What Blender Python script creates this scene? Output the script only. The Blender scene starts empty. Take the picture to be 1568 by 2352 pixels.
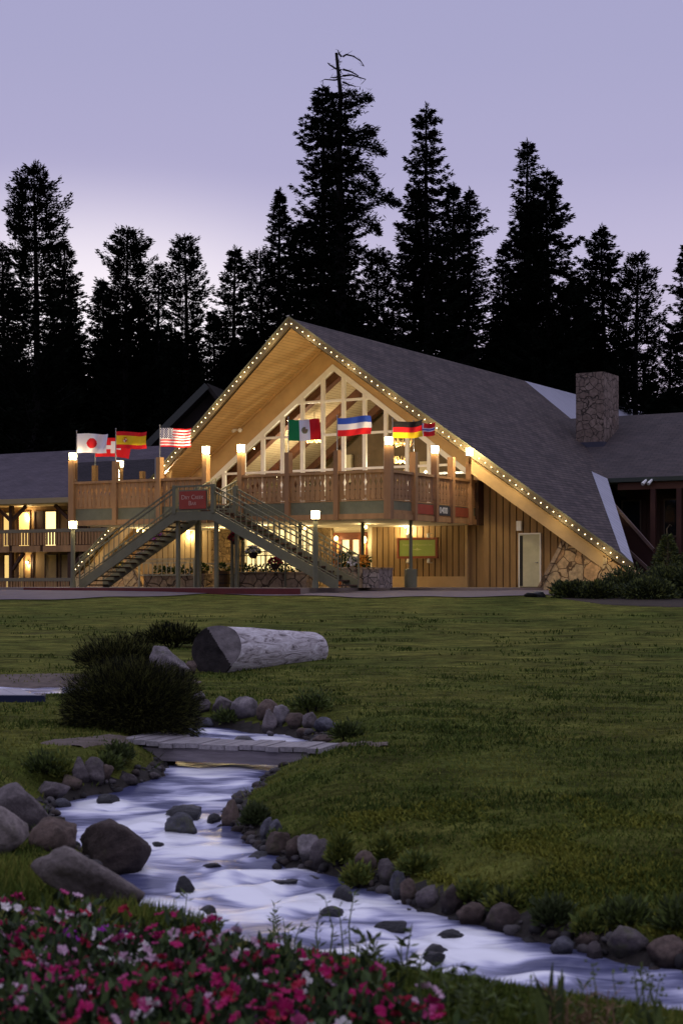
import bpy, bmesh, math, random
import numpy as np
from mathutils import Vector, Matrix, noise as mnoise, Euler

scene = bpy.context.scene
COL = scene.collection
R = math.radians
# ------------------------------------------------------------------ camera, sky, exposure
F, CX, HY = 3664.0, 784.0, 1335.0          # focal length and horizon of the photograph, in units of a 1568 px wide frame
cam_d = bpy.data.cameras.new("camera")
cam = bpy.data.objects.new("camera", cam_d)
COL.objects.link(cam)
cam.location = (0, 0, 0)
cam.rotation_euler = (R(90), 0, 0)
cam_d.sensor_fit = 'HORIZONTAL'
cam_d.sensor_width = 24.0
cam_d.lens = 24.0 * F / 1568.0
cam_d.shift_y = (HY - 1176.0) / 1568.0
cam_d.clip_start = 0.1
cam_d.clip_end = 2000
cam_d.dof.use_dof = True
cam_d.dof.focus_distance = 60
cam_d.dof.aperture_fstop = 4.0
scene.camera = cam

scene.view_settings.view_transform = 'Standard'
scene.view_settings.look = 'None'
scene.view_settings.gamma = 1.0
scene.view_settings.exposure = 0.0
scene.cycles.use_denoising = True
scene.cycles.max_bounces = 6
scene.cycles.transparent_max_bounces = 12
scene.cycles.sample_clamp_indirect = 4.0

def lin(r, g, b):
    f = lambda c: (c / 255 / 12.92) if c / 255 <= 0.04045 else ((c / 255 + 0.055) / 1.055) ** 2.4
    return (f(r), f(g), f(b), 1.0)

world = bpy.data.worlds.new("World")
scene.world = world
world.use_nodes = True
wt = world.node_tree
wt.nodes.clear()
def wn(t, **k):
    n = wt.nodes.new(t)
    for a, b in k.items(): setattr(n, a, b)
    return n
w_out = wn('ShaderNodeOutputWorld'); w_bg = wn('ShaderNodeBackground')
w_tc = wn('ShaderNodeTexCoord'); w_sep = wn('ShaderNodeSeparateXYZ')
wt.links.new(w_tc.outputs['Generated'], w_sep.inputs[0])
w_r = wn('ShaderNodeValToRGB')
els = [(0.0, (60, 55, 70)), (0.04, (214, 196, 220)), (0.12, (214, 200, 224)), (0.17, (202, 193, 221)), (0.21, (190, 184, 216)),
       (0.25, (176, 172, 208)), (0.31, (169, 167, 204)), (0.42, (163, 162, 201)), (0.65, (206, 205, 234)), (1.0, (204, 205, 236))]
cr = w_r.color_ramp
while len(cr.elements) < len(els): cr.elements.new(0.5)
for e, (p, c) in zip(cr.elements, els):
    e.position = p; e.color = lin(*c)
wt.links.new(w_sep.outputs['Z'], w_r.inputs['Fac'])
# afterglow low in the west, left of the lodge
w_sub = wn('ShaderNodeVectorMath', operation='SUBTRACT'); w_sub.inputs[1].default_value = (-0.15, 0.98, 0.145)
w_scl = wn('ShaderNodeVectorMath', operation='MULTIPLY'); w_scl.inputs[1].default_value = (1 / 0.21, 1.0, 1 / 0.10)
w_dot = wn('ShaderNodeVectorMath', operation='LENGTH')
wt.links.new(w_tc.outputs['Generated'], w_sub.inputs[0]); wt.links.new(w_sub.outputs[0], w_scl.inputs[0]); wt.links.new(w_scl.outputs[0], w_dot.inputs[0])
w_mr = wn('ShaderNodeMapRange', interpolation_type='SMOOTHERSTEP')
w_mr.inputs['From Min'].default_value = 0.1; w_mr.inputs['From Max'].default_value = 1.25
w_mr.inputs['To Min'].default_value = 1.0; w_mr.inputs['To Max'].default_value = 0.0
wt.links.new(w_dot.outputs['Value'], w_mr.inputs['Value'])
w_mix = wn('ShaderNodeMixRGB', blend_type='MIX')
w_mix.inputs['Color2'].default_value = lin(252, 243, 252)
wt.links.new(w_mr.outputs[0], w_mix.inputs['Fac']); wt.links.new(w_r.outputs[0], w_mix.inputs['Color1'])
# faint physical sky below the afterglow: the sun is just under the hills
w_sky = wn('ShaderNodeTexSky'); w_sky.sky_type = 'NISHITA'; w_sky.sun_disc = False
w_sky.sun_elevation = R(1.0); w_sky.sun_rotation = R(-10)
w_add = wn('ShaderNodeMixRGB', blend_type='ADD'); w_add.inputs['Fac'].default_value = 0.002
wt.links.new(w_mix.outputs[0], w_add.inputs['Color1']); wt.links.new(w_sky.outputs[0], w_add.inputs['Color2'])
wt.links.new(w_add.outputs[0], w_bg.inputs['Color'])
w_bg.inputs['Strength'].default_value = 1.0
wt.links.new(w_bg.outputs[0], w_out.inputs[0])

# ------------------------------------------------------------------ helpers
WM = {}
I4 = Matrix.Identity(4)

def tag(o, label=None, cat=None, group=None, kind=None):
    if label: o['label'] = label
    if cat: o['category'] = cat
    if group: o['group'] = group
    if kind: o['kind'] = kind
    return o

def thing(name, label, cat, loc=(0, 0, 0), rz=0.0, group=None):
    o = bpy.data.objects.new(name, None)
    o.empty_display_size = 0.2
    COL.objects.link(o)
    o.location = loc; o.rotation_euler = (0, 0, rz)
    WM[o.name] = Matrix.Translation(Vector(loc)) @ Matrix.Rotation(rz, 4, 'Z')
    return tag(o, label, cat, group)

def link_obj(name, data, parent=None, base=None):
    o = bpy.data.objects.new(name, data)
    COL.objects.link(o)
    if parent is not None:
        o.parent = parent; WM[o.name] = WM[parent.name]
    else:
        m = base if base is not None else I4
        o.matrix_world = m; WM[o.name] = m
    return o

class MB:
    def __init__(self, M=None):
        self.v = []; self.f = []; self.m = []; self.M = M
    def add(self, vs, fs, mi=0):
        b = len(self.v)
        if self.M is not None: vs = [self.M @ Vector(p) for p in vs]
        self.v += [tuple(p) for p in vs]
        self.f += [tuple(b + i for i in f) for f in fs]
        self.m += [mi] * len(fs)
        return self
    def box(self, x0, x1, y0, y1, z0, z1, mi=0):
        vs = [(x0, y0, z0), (x1, y0, z0), (x1, y1, z0), (x0, y1, z0), (x0, y0, z1), (x1, y0, z1), (x1, y1, z1), (x0, y1, z1)]
        return self.add(vs, [(0, 3, 2, 1), (4, 5, 6, 7), (0, 1, 5, 4), (1, 2, 6, 5), (2, 3, 7, 6), (3, 0, 4, 7)], mi)
    def bar(self, p, q, w, h, up=(0, 0, 1), mi=0):
        p = Vector(p); q = Vector(q); d = (q - p).normalized(); up = Vector(up)
        s = d.cross(up)
        if s.length < 1e-4: s = d.cross(Vector((1, 0, 0)))
        s.normalize(); u = s.cross(d)
        vs = []
        for e in (p, q):
            for a, b in ((-1, -1), (1, -1), (1, 1), (-1, 1)): vs.append(e + s * (a * w / 2) + u * (b * h / 2))
        return self.add(vs, [(3, 2, 1, 0), (4, 5, 6, 7), (0, 1, 5, 4), (1, 2, 6, 5), (2, 3, 7, 6), (3, 0, 4, 7)], mi)
    def prism(self, poly, ext, mi=0):
        """poly: planar list of 3-D points, ext: extrusion vector"""
        n = len(poly); e = Vector(ext)
        vs = [Vector(p) for p in poly] + [Vector(p) + e for p in poly]
        fs = [tuple(range(n))[::-1], tuple(range(n, 2 * n))] + [(i, (i + 1) % n, n + (i + 1) % n, n + i) for i in range(n)]
        return self.add(vs, fs, mi)
    def tube(self, pts, rad, n=6, mi=0, caps=True):
        pts = [Vector(p) for p in pts]
        if not hasattr(rad, '__len__'): rad = [rad] * len(pts)
        vs = []; fs = []; ref = Vector((0.13, 0.37, 0.92))
        for i, p in enumerate(pts):
            t = (pts[min(i + 1, len(pts) - 1)] - pts[max(i - 1, 0)]).normalized()
            s = t.cross(ref)
            if s.length < 0.05: s = t.cross(Vector((1, 0, 0)))
            s.normalize(); u = t.cross(s)
            for k in range(n):
                a = 2 * math.pi * k / n
                vs.append(p + (s * math.cos(a) + u * math.sin(a)) * rad[i])
        for i in range(len(pts) - 1):
            for k in range(n):
                fs.append((i * n + k, i * n + (k + 1) % n, (i + 1) * n + (k + 1) % n, (i + 1) * n + k))
        if caps:
            fs.append(tuple(range(n))[::-1]); fs.append(tuple(range((len(pts) - 1) * n, len(pts) * n)))
        return self.add(vs, fs, mi)
    def ball(self, c, r, mi=0, nu=8, nv=6, sc=(1, 1, 1)):
        vs = []; fs = []
        c = Vector(c)
        vs.append(c + Vector((0, 0, -r * sc[2])))
        for j in range(1, nv):
            ph = -math.pi / 2 + math.pi * j / nv
            for i in range(nu):
                a = 2 * math.pi * i / nu
                vs.append(c + Vector((r * sc[0] * math.cos(ph) * math.cos(a), r * sc[1] * math.cos(ph) * math.sin(a), r * sc[2] * math.sin(ph))))
        vs.append(c + Vector((0, 0, r * sc[2])))
        for i in range(nu): fs.append((0, 1 + (i + 1) % nu, 1 + i))
        for j in range(nv - 2):
            for i in range(nu):
                a = 1 + j * nu
                fs.append((a + i, a + (i + 1) % nu, a + nu + (i + 1) % nu, a + nu + i))
        a = 1 + (nv - 2) * nu
        for i in range(nu): fs.append((a + i, a + (i + 1) % nu, len(vs) - 1))
        return self.add(vs, fs, mi)
    def build(self, name, mats, parent=None, base=None, smooth=False):
        if not isinstance(mats, (list, tuple)): mats = [mats]
        m = WM[parent.name] if parent is not None else (base if base is not None else I4)
        inv = m.inverted()
        me = bpy.data.meshes.new(name)
        me.from_pydata([inv @ Vector(p) for p in self.v], [], self.f)
        for x in mats: me.materials.append(x)
        me.polygons.foreach_set('material_index', self.m)
        if smooth: me.polygons.foreach_set('use_smooth', [True] * len(self.f))
        me.update()
        return link_obj(name, me, parent, base)

def np_mesh(name, V, Q, mats, parent=None, base=None, mi=None, smooth=False, uv=None):
    m = WM[parent.name] if parent is not None else (base if base is not None else I4)
    inv = np.array(m.inverted())
    V = np.asarray(V, dtype=np.float64)
    V = V @ inv[:3, :3].T + inv[:3, 3]
    Q = np.asarray(Q, dtype=np.int32); k = Q.shape[1]
    me = bpy.data.meshes.new(name)
    me.vertices.add(len(V)); me.vertices.foreach_set('co', V.astype(np.float32).ravel())
    me.loops.add(Q.size); me.loops.foreach_set('vertex_index', Q.ravel())
    me.polygons.add(len(Q)); me.polygons.foreach_set('loop_start', np.arange(0, Q.size, k, dtype=np.int32))
    if not isinstance(mats, (list, tuple)): mats = [mats]
    for x in mats: me.materials.append(x)
    if mi is not None: me.polygons.foreach_set('material_index', np.asarray(mi, dtype=np.int32))
    if smooth: me.polygons.foreach_set('use_smooth', np.ones(len(Q), dtype=bool))
    if uv is not None:
        l = me.uv_layers.new(name='UVMap')
        l.data.foreach_set('uv', np.asarray(uv, dtype=np.float32)[Q.ravel()].ravel())
    me.update(calc_edges=True); me.validate()
    return link_obj(name, me, parent, base)

def leaf_quads(P, D, L, Wd, rng, mid=0.5):
    """diamond leaves: base P, direction D, length L, width Wd"""
    n = len(P)
    D = D / (np.linalg.norm(D, axis=1, keepdims=True) + 1e-9)
    S = np.cross(D, rng.normal(size=(n, 3))); S /= (np.linalg.norm(S, axis=1, keepdims=True) + 1e-9)
    L = np.asarray(L).reshape(-1, 1) * np.ones((n, 1)); Wd = np.asarray(Wd).reshape(-1, 1) * np.ones((n, 1))
    V = np.empty((n, 4, 3))
    V[:, 0] = P; V[:, 1] = P + D * L * mid + S * Wd / 2; V[:, 2] = P + D * L; V[:, 3] = P + D * L * mid - S * Wd / 2
    return V.reshape(-1, 3), np.arange(n * 4).reshape(-1, 4)

def cat_quads(parts):
    Vs = []; Qs = []; b = 0
    for V, Q in parts:
        Vs.append(V); Qs.append(Q + b); b += len(V)
    return np.concatenate(Vs), np.concatenate(Qs)

def children(o): return [c for c in bpy.data.objects if c.parent == o]
def copy_tree(o, parent=None, kids=None):
    c = o.copy(); COL.objects.link(c)
    if parent is not None: c.parent = parent
    for ch in o.children: copy_tree(ch, c)
    return c

# ------------------------------------------------------------------ materials
def nt(name):
    m = bpy.data.materials.new(name); m.use_nodes = True
    t = m.node_tree; b = t.nodes['Principled BSDF']
    return m, t, b

def pbr(name, col, rough=0.7, var=0.0, scale=4.0, bump=0.0, metal=0.0, spec=0.3, col2=None, stretch=(1, 1, 1), detail=6.0, alpha=None):
    m, t, b = nt(name)
    b.inputs['Base Color'].default_value = (*col[:3], 1)
    b.inputs['Roughness'].default_value = rough; b.inputs['Metallic'].default_value = metal
    b.inputs['Specular IOR Level'].default_value = spec
    if var or bump or col2:
        tc = t.nodes.new('ShaderNodeTexCoord'); mp = t.nodes.new('ShaderNodeMapping'); mp.inputs['Scale'].default_value = stretch
        no = t.nodes.new('ShaderNodeTexNoise'); no.inputs['Scale'].default_value = scale; no.inputs['Detail'].default_value = detail; no.inputs['Roughness'].default_value = 0.65
        t.links.new(tc.outputs['Object'], mp.inputs[0]); t.links.new(mp.outputs[0], no.inputs['Vector'])
        mx = t.nodes.new('ShaderNodeMixRGB')
        c2 = col2 if col2 else tuple(max(0, c * (1 - var)) for c in col[:3])
        c1 = col if col2 else tuple(c * (1 + var) for c in col[:3])
        mx.inputs[1].default_value = (*c2[:3], 1); mx.inputs[2].default_value = (*c1[:3], 1)
        rp = t.nodes.new('ShaderNodeMapRange'); rp.inputs['From Min'].default_value = 0.32; rp.inputs['From Max'].default_value = 0.68
        t.links.new(no.outputs['Fac'], rp.inputs['Value']); t.links.new(rp.outputs[0], mx.inputs[0])
        t.links.new(mx.outputs[0], b.inputs['Base Color'])
        if bump:
            bp = t.nodes.new('ShaderNodeBump'); bp.inputs['Strength'].default_value = bump; bp.inputs['Distance'].default_value = 0.05
            t.links.new(no.outputs['Fac'], bp.inputs['Height']); t.links.new(bp.outputs[0], b.inputs['Normal'])
    return m

def emit(name, col, strength):
    m, t, b = nt(name)
    b.inputs['Base Color'].default_value = (*col[:3], 1)
    b.inputs['Emission Color'].default_value = (*col[:3], 1); b.inputs['Emission Strength'].default_value = strength
    return m

def slope_mat(name, c1, c2, mortar, bw, bh, ms, rough=0.85, zmul=1.677, bump=0.4, noisevar=0.25, ax='Y', off=0.5):
    """rows laid along the eaves: brick pattern on (ridge direction, slope distance)"""
    m, t, b = nt(name)
    b.inputs['Roughness'].default_value = rough; b.inputs['Specular IOR Level'].default_value = 0.2
    tc = t.nodes.new('ShaderNodeTexCoord'); sp = t.nodes.new('ShaderNodeSeparateXYZ'); cb = t.nodes.new('ShaderNodeCombineXYZ')
    mu = t.nodes.new('ShaderNodeMath'); mu.operation = 'MULTIPLY'; mu.inputs[1].default_value = zmul
    t.links.new(tc.outputs['Object'], sp.inputs[0]); t.links.new(sp.outputs[ax], cb.inputs[0])
    t.links.new(sp.outputs['Z'], mu.inputs[0]); t.links.new(mu.outputs[0], cb.inputs[1])
    br = t.nodes.new('ShaderNodeTexBrick'); br.inputs['Scale'].default_value = 1.0
    br.inputs['Brick Width'].default_value = bw; br.inputs['Row Height'].default_value = bh; br.inputs['Mortar Size'].default_value = ms
    br.inputs['Color1'].default_value = (*c1, 1); br.inputs['Color2'].default_value = (*c2, 1); br.inputs['Mortar'].default_value = (*mortar, 1)
    br.offset = off
    t.links.new(cb.outputs[0], br.inputs['Vector'])
    no = t.nodes.new('ShaderNodeTexNoise'); no.inputs['Scale'].default_value = 0.9; no.inputs['Detail'].default_value = 8; no.inputs['Roughness'].default_value = 0.7
    t.links.new(tc.outputs['Object'], no.inputs['Vector'])
    mr = t.nodes.new('ShaderNodeMapRange'); mr.inputs['From Min'].default_value = 0.3; mr.inputs['From Max'].default_value = 0.7
    mr.inputs['To Min'].default_value = 1 - noisevar; mr.inputs['To Max'].default_value = 1 + noisevar
    t.links.new(no.outputs['Fac'], mr.inputs['Value'])
    mx = t.nodes.new('ShaderNodeMixRGB'); mx.blend_type = 'MULTIPLY'; mx.inputs[0].default_value = 1
    t.links.new(br.outputs['Color'], mx.inputs[1]); t.links.new(mr.outputs[0], mx.inputs[2]); t.links.new(mx.outputs[0], b.inputs['Base Color'])
    bp = t.nodes.new('ShaderNodeBump'); bp.inputs['Strength'].default_value = bump; bp.inputs['Distance'].default_value = 0.03; bp.invert = True
    t.links.new(br.outputs['Fac'], bp.inputs['Height']); t.links.new(bp.outputs[0], b.inputs['Normal'])
    return m

def stone_mat(name, c1, c2, mortar, scale, mw=0.05, rough=0.9, stretch=(1, 1, 1)):
    m, t, b = nt(name)
    b.inputs['Roughness'].default_value = rough; b.inputs['Specular IOR Level'].default_value = 0.2
    tc = t.nodes.new('ShaderNodeTexCoord'); mp = t.nodes.new('ShaderNodeMapping'); mp.inputs['Scale'].default_value = stretch
    t.links.new(tc.outputs['Object'], mp.inputs[0])
    dn = t.nodes.new('ShaderNodeTexNoise'); dn.inputs['Scale'].default_value = 1.6; dn.inputs['Detail'].default_value = 3
    t.links.new(mp.outputs[0], dn.inputs['Vector'])
    ad = t.nodes.new('ShaderNodeMixRGB'); ad.blend_type = 'ADD'; ad.inputs[0].default_value = 0.35
    t.links.new(mp.outputs[0], ad.inputs[1]); t.links.new(dn.outputs['Color'], ad.inputs[2])
    v1 = t.nodes.new('ShaderNodeTexVoronoi'); v1.inputs['Scale'].default_value = scale
    v2 = t.nodes.new('ShaderNodeTexVoronoi'); v2.feature = 'DISTANCE_TO_EDGE'; v2.inputs['Scale'].default_value = scale
    for v in (v1, v2): t.links.new(ad.outputs[0], v.inputs['Vector'])
    sp = t.nodes.new('ShaderNodeSeparateColor'); t.links.new(v1.outputs['Color'], sp.inputs[0])
    mx = t.nodes.new('ShaderNodeMixRGB'); mx.inputs[1].default_value = (*c1, 1); mx.inputs[2].default_value = (*c2, 1)
    t.links.new(sp.outputs[0], mx.inputs[0])
    no = t.nodes.new('ShaderNodeTexNoise'); no.inputs['Scale'].default_value = 7; no.inputs['Detail'].default_value = 8
    t.links.new(tc.outputs['Object'], no.inputs['Vector'])
    mr = t.nodes.new('ShaderNodeMapRange'); mr.inputs['From Min'].default_value = 0.3; mr.inputs['From Max'].default_value = 0.7; mr.inputs['To Min'].default_value = 0.65; mr.inputs['To Max'].default_value = 1.25
    t.links.new(no.outputs['Fac'], mr.inputs['Value'])
    m2 = t.nodes.new('ShaderNodeMixRGB'); m2.blend_type = 'MULTIPLY'; m2.inputs[0].default_value = 1
    t.links.new(mx.outputs[0], m2.inputs[1]); t.links.new(mr.outputs[0], m2.inputs[2])
    e = t.nodes.new('ShaderNodeMapRange'); e.inputs['From Min'].default_value = mw * 0.4; e.inputs['From Max'].default_value = mw
    t.links.new(v2.outputs['Distance'], e.inputs['Value'])
    m3 = t.nodes.new('ShaderNodeMixRGB'); m3.inputs[1].default_value = (*mortar, 1)
    t.links.new(e.outputs[0], m3.inputs[0]); t.links.new(m2.outputs[0], m3.inputs[2]); t.links.new(m3.outputs[0], b.inputs['Base Color'])
    bp = t.nodes.new('ShaderNodeBump'); bp.inputs['Strength'].default_value = 0.8; bp.inputs['Distance'].default_value = 0.05
    t.links.new(e.outputs[0], bp.inputs['Height']); t.links.new(bp.outputs[0], b.inputs['Normal'])
    return m

def glass_mat(name, tint=(1, 1, 1), refl=0.07):
    m = bpy.data.materials.new(name); m.use_nodes = True; t = m.node_tree; t.nodes.clear()
    o = t.nodes.new('ShaderNodeOutputMaterial'); mx = t.nodes.new('ShaderNodeMixShader')
    tr = t.nodes.new('ShaderNodeBsdfTransparent'); gl = t.nodes.new('ShaderNodeBsdfGlossy'); gl.inputs['Roughness'].default_value = 0.02
    tr.inputs[0].default_value = (*tint, 1)
    lw = t.nodes.new('ShaderNodeFresnel'); lw.inputs['IOR'].default_value = 1.45
    mu = t.nodes.new('ShaderNodeMath'); mu.operation = 'MULTIPLY_ADD'; mu.inputs[1].default_value = 1.0; mu.inputs[2].default_value = refl - 0.04
    t.links.new(lw.outputs[0], mu.inputs[0]); t.links.new(mu.outputs[0], mx.inputs[0])
    t.links.new(tr.outputs[0], mx.inputs[1]); t.links.new(gl.outputs[0], mx.inputs[2]); t.links.new(mx.outputs[0], o.inputs[0])
    return m

M = {}
M['shingle'] = slope_mat('asphalt_shingle', (0.108, 0.083, 0.078), (0.062, 0.049, 0.050), (0.022, 0.018, 0.02), 0.6, 0.21, 0.02, noisevar=0.28)
M['metal_roof'] = slope_mat('standing_seam_metal', (0.42, 0.42, 0.5), (0.38, 0.38, 0.46), (0.2, 0.2, 0.25), 0.45, 30, 0.03, rough=0.35, noisevar=0.1)
M['soffit'] = slope_mat('soffit_planks', (0.60, 0.42, 0.20), (0.53, 0.37, 0.175), (0.27, 0.17, 0.075), 3.2, 0.16, 0.008, rough=0.6, noisevar=0.12)
M['int_ceiling'] = slope_mat('interior_planks', (0.50, 0.40, 0.25), (0.45, 0.36, 0.22), (0.22, 0.15, 0.08), 3.2, 0.16, 0.008, rough=0.6, noisevar=0.12)
M['tan_wall'] = pbr('tan_plywood', (0.50, 0.335, 0.155), 0.7, 0.12, 1.2)
M['siding'] = pbr('board_siding', (0.27, 0.165, 0.068), 0.7, 0.22, 2.5, 0.1, stretch=(1, 1, 0.15))
M['siding_gap'] = pbr('siding_gap', (0.05, 0.028, 0.012), 0.9)
M['rail_wood'] = pbr('railing_wood', (0.36, 0.20, 0.085), 0.7, 0.22, 3.0, 0.1, stretch=(1, 1, 0.2))
M['brown_wood'] = pbr('brown_post_wood', (0.28, 0.15, 0.07), 0.7, 0.2, 3.0, 0.1, stretch=(1, 1, 0.2))
M['dark_wood'] = pbr('dark_wood', (0.06, 0.028, 0.016), 0.7, 0.3, 3.0)
M['green'] = pbr('sage_green_paint', (0.150, 0.145, 0.088), 0.55, 0.12, 2.0)
M['green_panel'] = pbr('sage_panel', (0.165, 0.165, 0.10), 0.6, 0.18, 1.5)
M['fascia'] = pbr('fascia_paint', (0.16, 0.12, 0.065), 0.6, 0.15, 2.0)
M['white_trim'] = pbr('cream_trim', (0.82, 0.80, 0.72), 0.5, 0.06, 3.0)
M['cream'] = pbr('cream_ceiling', (0.62, 0.54, 0.36), 0.8, 0.06, 1.0)
M['red'] = pbr('red_sign_paint', (0.32, 0.05, 0.03), 0.6, 0.1, 3.0)
M['red_kerb'] = pbr('red_kerb_paint', (0.12, 0.022, 0.020), 0.7, 0.2, 3.0)
M['pale_letter'] = pbr('pale_lettering', (0.55, 0.34, 0.26), 0.6)
M['white'] = pbr('white_paint', (0.78, 0.78, 0.76), 0.5)
M['pale_door'] = pbr('pale_door_paint', (0.48, 0.46, 0.30), 0.5, 0.12, 2.0)
M['flagstone'] = stone_mat('flagstone', (0.58, 0.34, 0.15), (0.50, 0.38, 0.21), (0.14, 0.085, 0.045), 2.0, 0.04)
M['flagstone_pale'] = stone_mat('pale_flagstone', (0.36, 0.26, 0.16), (0.28, 0.2, 0.13), (0.08, 0.055, 0.035), 2.0, 0.055)
M['fieldstone'] = stone_mat('fieldstone', (0.25, 0.19, 0.16), (0.17, 0.125, 0.105), (0.05, 0.04, 0.035), 2.9, 0.05)
M['veneer'] = stone_mat('stone_veneer', (0.36, 0.24, 0.11), (0.22, 0.15, 0.075), (0.12, 0.08, 0.04), 3.0, 0.05)
M['glass'] = glass_mat('window_glass', refl=0.045)
M['screen_glass'] = glass_mat('windscreen_glass', (0.8, 0.82, 0.8), refl=0.14)
M['black_metal'] = pbr('black_iron', (0.02, 0.02, 0.02), 0.5)
M['grey_metal'] = pbr('grey_metal', (0.25, 0.25, 0.26), 0.4, metal=0.8)
M['lamp_glow'] = emit('lamp_glow', (1.0, 0.86, 0.5), 9.0)
M['bulb_glow'] = emit('bulb_glow', (1.0, 0.80, 0.42), 7.0)
M['sconce_glow'] = emit('sconce_glow', (1.0, 0.74, 0.3), 7.0)
M['lit_window'] = emit('lit_window', (1.0, 0.82, 0.42), 1.1)
M['lit_window_dim'] = emit('lit_window_dim', (1.0, 0.62, 0.2), 0.22)
M['curtain'] = pbr('curtain', (0.5, 0.36, 0.16), 0.9, 0.1, 3.0)
M['curtain_bright'] = emit('curtain_bright', (1.0, 0.78, 0.32), 2.0)
M['curtain_lit'] = emit('curtain_lit', (1.0, 0.68, 0.22), 0.85)
M['asphalt'] = pbr('driveway_asphalt', (0.13, 0.105, 0.115), 0.9, 0.15, 1.5, 0.1)
M['concrete'] = pbr('patio_concrete', (0.24, 0.19, 0.16), 0.9, 0.12, 1.5)
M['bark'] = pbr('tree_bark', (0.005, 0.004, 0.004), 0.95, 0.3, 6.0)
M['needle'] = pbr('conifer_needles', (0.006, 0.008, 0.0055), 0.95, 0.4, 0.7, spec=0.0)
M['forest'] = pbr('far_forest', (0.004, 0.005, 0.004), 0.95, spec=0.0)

def point(name, loc, energy, col=(1.0, 0.78, 0.42), r=0.1, parent=None):
    l = bpy.data.lights.new(name, 'POINT'); l.energy = energy; l.color = col; l.shadow_soft_size = r
    o = bpy.data.objects.new(name, l); COL.objects.link(o)
    if parent is not None:
        o.parent = parent; o.location = WM[parent.name].inverted() @ Vector(loc)
    else: o.location = loc
    return o
# ------------------------------------------------------------------ the lodge: local axes x along the front, y along the ridge
TH = R(-30.38)
BM = Matrix.Translation((-0.367, 70.66, 0)) @ Matrix.Rotation(TH, 4, 'Z')
CT, ST = math.cos(TH), math.sin(TH)
def a_of(px, s):
    r = (px - CX) / F; d0 = 70.66 + CT * s; x0 = -0.367 - ST * s
    return (r * d0 - x0) / (CT - r * ST)
def depth(a, s): return 70.66 + ST * a + CT * s
def P(px, py, s):
    a = a_of(px, s); return Vector((a, s, (HY - py) / F * depth(a, s)))
def s_of(px, a):
    r = (px - CX) / F
    return (r * (70.66 + ST * a) + 0.367 - CT * a) / (-ST - r * CT)
def Bthing(name, label, cat, a, s, z, group=None):
    return thing(name, label, cat, BM @ Vector((a, s, z)), TH, group)

TP = 0.742; RZ = 11.15
def roofz(a): return RZ - TP * abs(a)
G0 = -0.25                                   # ground at the lodge

lodge = Bthing('ski_lodge', 'big A-frame timber lodge with a lit triangular window wall and stone chimney', 'lodge', 0, 0, 0)
def LB(): return MB(BM)

# --- roof: shingled slopes, metal edges, plank soffit
TK = 0.42
rp = [(0, -3.61), (14.15, -0.6), (8.43, 11.48), (5.9, 15.6), (3.3, 19.7), (0, 20.86)]
m = LB()
up = [(a, s, roofz(a)) for a, s in rp]
m.add(up, [tuple(range(len(up)))])
lp = [(-a, s) for a, s in rp]
m.add([(a, s, roofz(a)) for a, s in lp], [tuple(range(len(lp)))[::-1]])
roof = m.build('roof', M['shingle'], lodge)
m = LB()
mp_ = [(0, 20.86), (3.3, 19.7), (8.6, 19.6), (8.6, 40), (0, 40)]
m.add([(a, s, roofz(a)) for a, s in mp_], [tuple(range(5))])
m.add([(-a, s, roofz(a)) for a, s in mp_], [tuple(range(5))[::-1]])
m.build('rear_metal_roof', M['metal_roof'], lodge)
for sg in (1, -1):
    m = LB()
    q = [(14.15, -0.6), (8.43, 11.48), (8.02, 10.49), (13.45, -0.18)]
    v = [(sg * a, s, roofz(a) + 0.015) for a, s in q]
    m.add(v, [(0, 1, 2, 3) if sg > 0 else (3, 2, 1, 0)])
    m.build('metal_flashing', M['metal_roof'], lodge)
m = LB()
for sg in (1, -1):
    q = [(0, -3.5), (14.0, -0.55), (8.1, 11.2), (3.3, 19.5), (0, 20.8)]
    v = [(sg * a, s, roofz(a) - TK) for a, s in q]
    m.add(v, [tuple(range(5)) if sg < 0 else tuple(range(5))[::-1]])
m.build('soffit', M['soffit'], lodge)
# rake fascias
for sg in (1, -1):
    m = LB()
    A = Vector((0, -3.61, RZ)); B = Vector((sg * 14.15, -0.6, roofz(14.15)))
    n = (B - A).cross(Vector((0, 0, 1))).normalized()
    if n.y > 0: n = -n
    m.prism([A + n * 0.05 + Vector((0, 0, 0.03)), B + n * 0.05 + Vector((0, 0, 0.03)), B + n * 0.05 - Vector((0, 0, 0.36)), A + n * 0.05 - Vector((0, 0, 0.36))], -n * 0.12)
    m.build('rake_fascia', M['fascia'], lodge)
    m = LB()
    m.prism([A + n * 0.09 + Vector((0, 0, 0.07)), B + n * 0.09 + Vector((0, 0, 0.07)), B + n * 0.09 - Vector((0, 0, 0.01)), A + n * 0.09 - Vector((0, 0, 0.01))], -n * 0.04)
    m.build('drip_edge', M['green'], lodge)
# deep tan boards below the rakes towards their feet
for sg in (1, -1):
    m = LB()
    def rk(a): return -3.61 + (abs(a) / 14.15) * 3.01
    q = []
    A1, B1 = 7.6, 13.2
    q = [(sg * A1, rk(A1) + 0.25, roofz(A1) - 0.40), (sg * B1, rk(B1) + 0.25, roofz(B1) - 0.40), (sg * B1, rk(B1) + 0.25, max(roofz(B1) - 1.1, 0.1)), (sg * A1, rk(A1) + 0.25, roofz(A1) - 1.1)]
    m.prism(q, (0, 0.12, 0))
    m.build('barge_board', M['tan_wall'], lodge)

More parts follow.
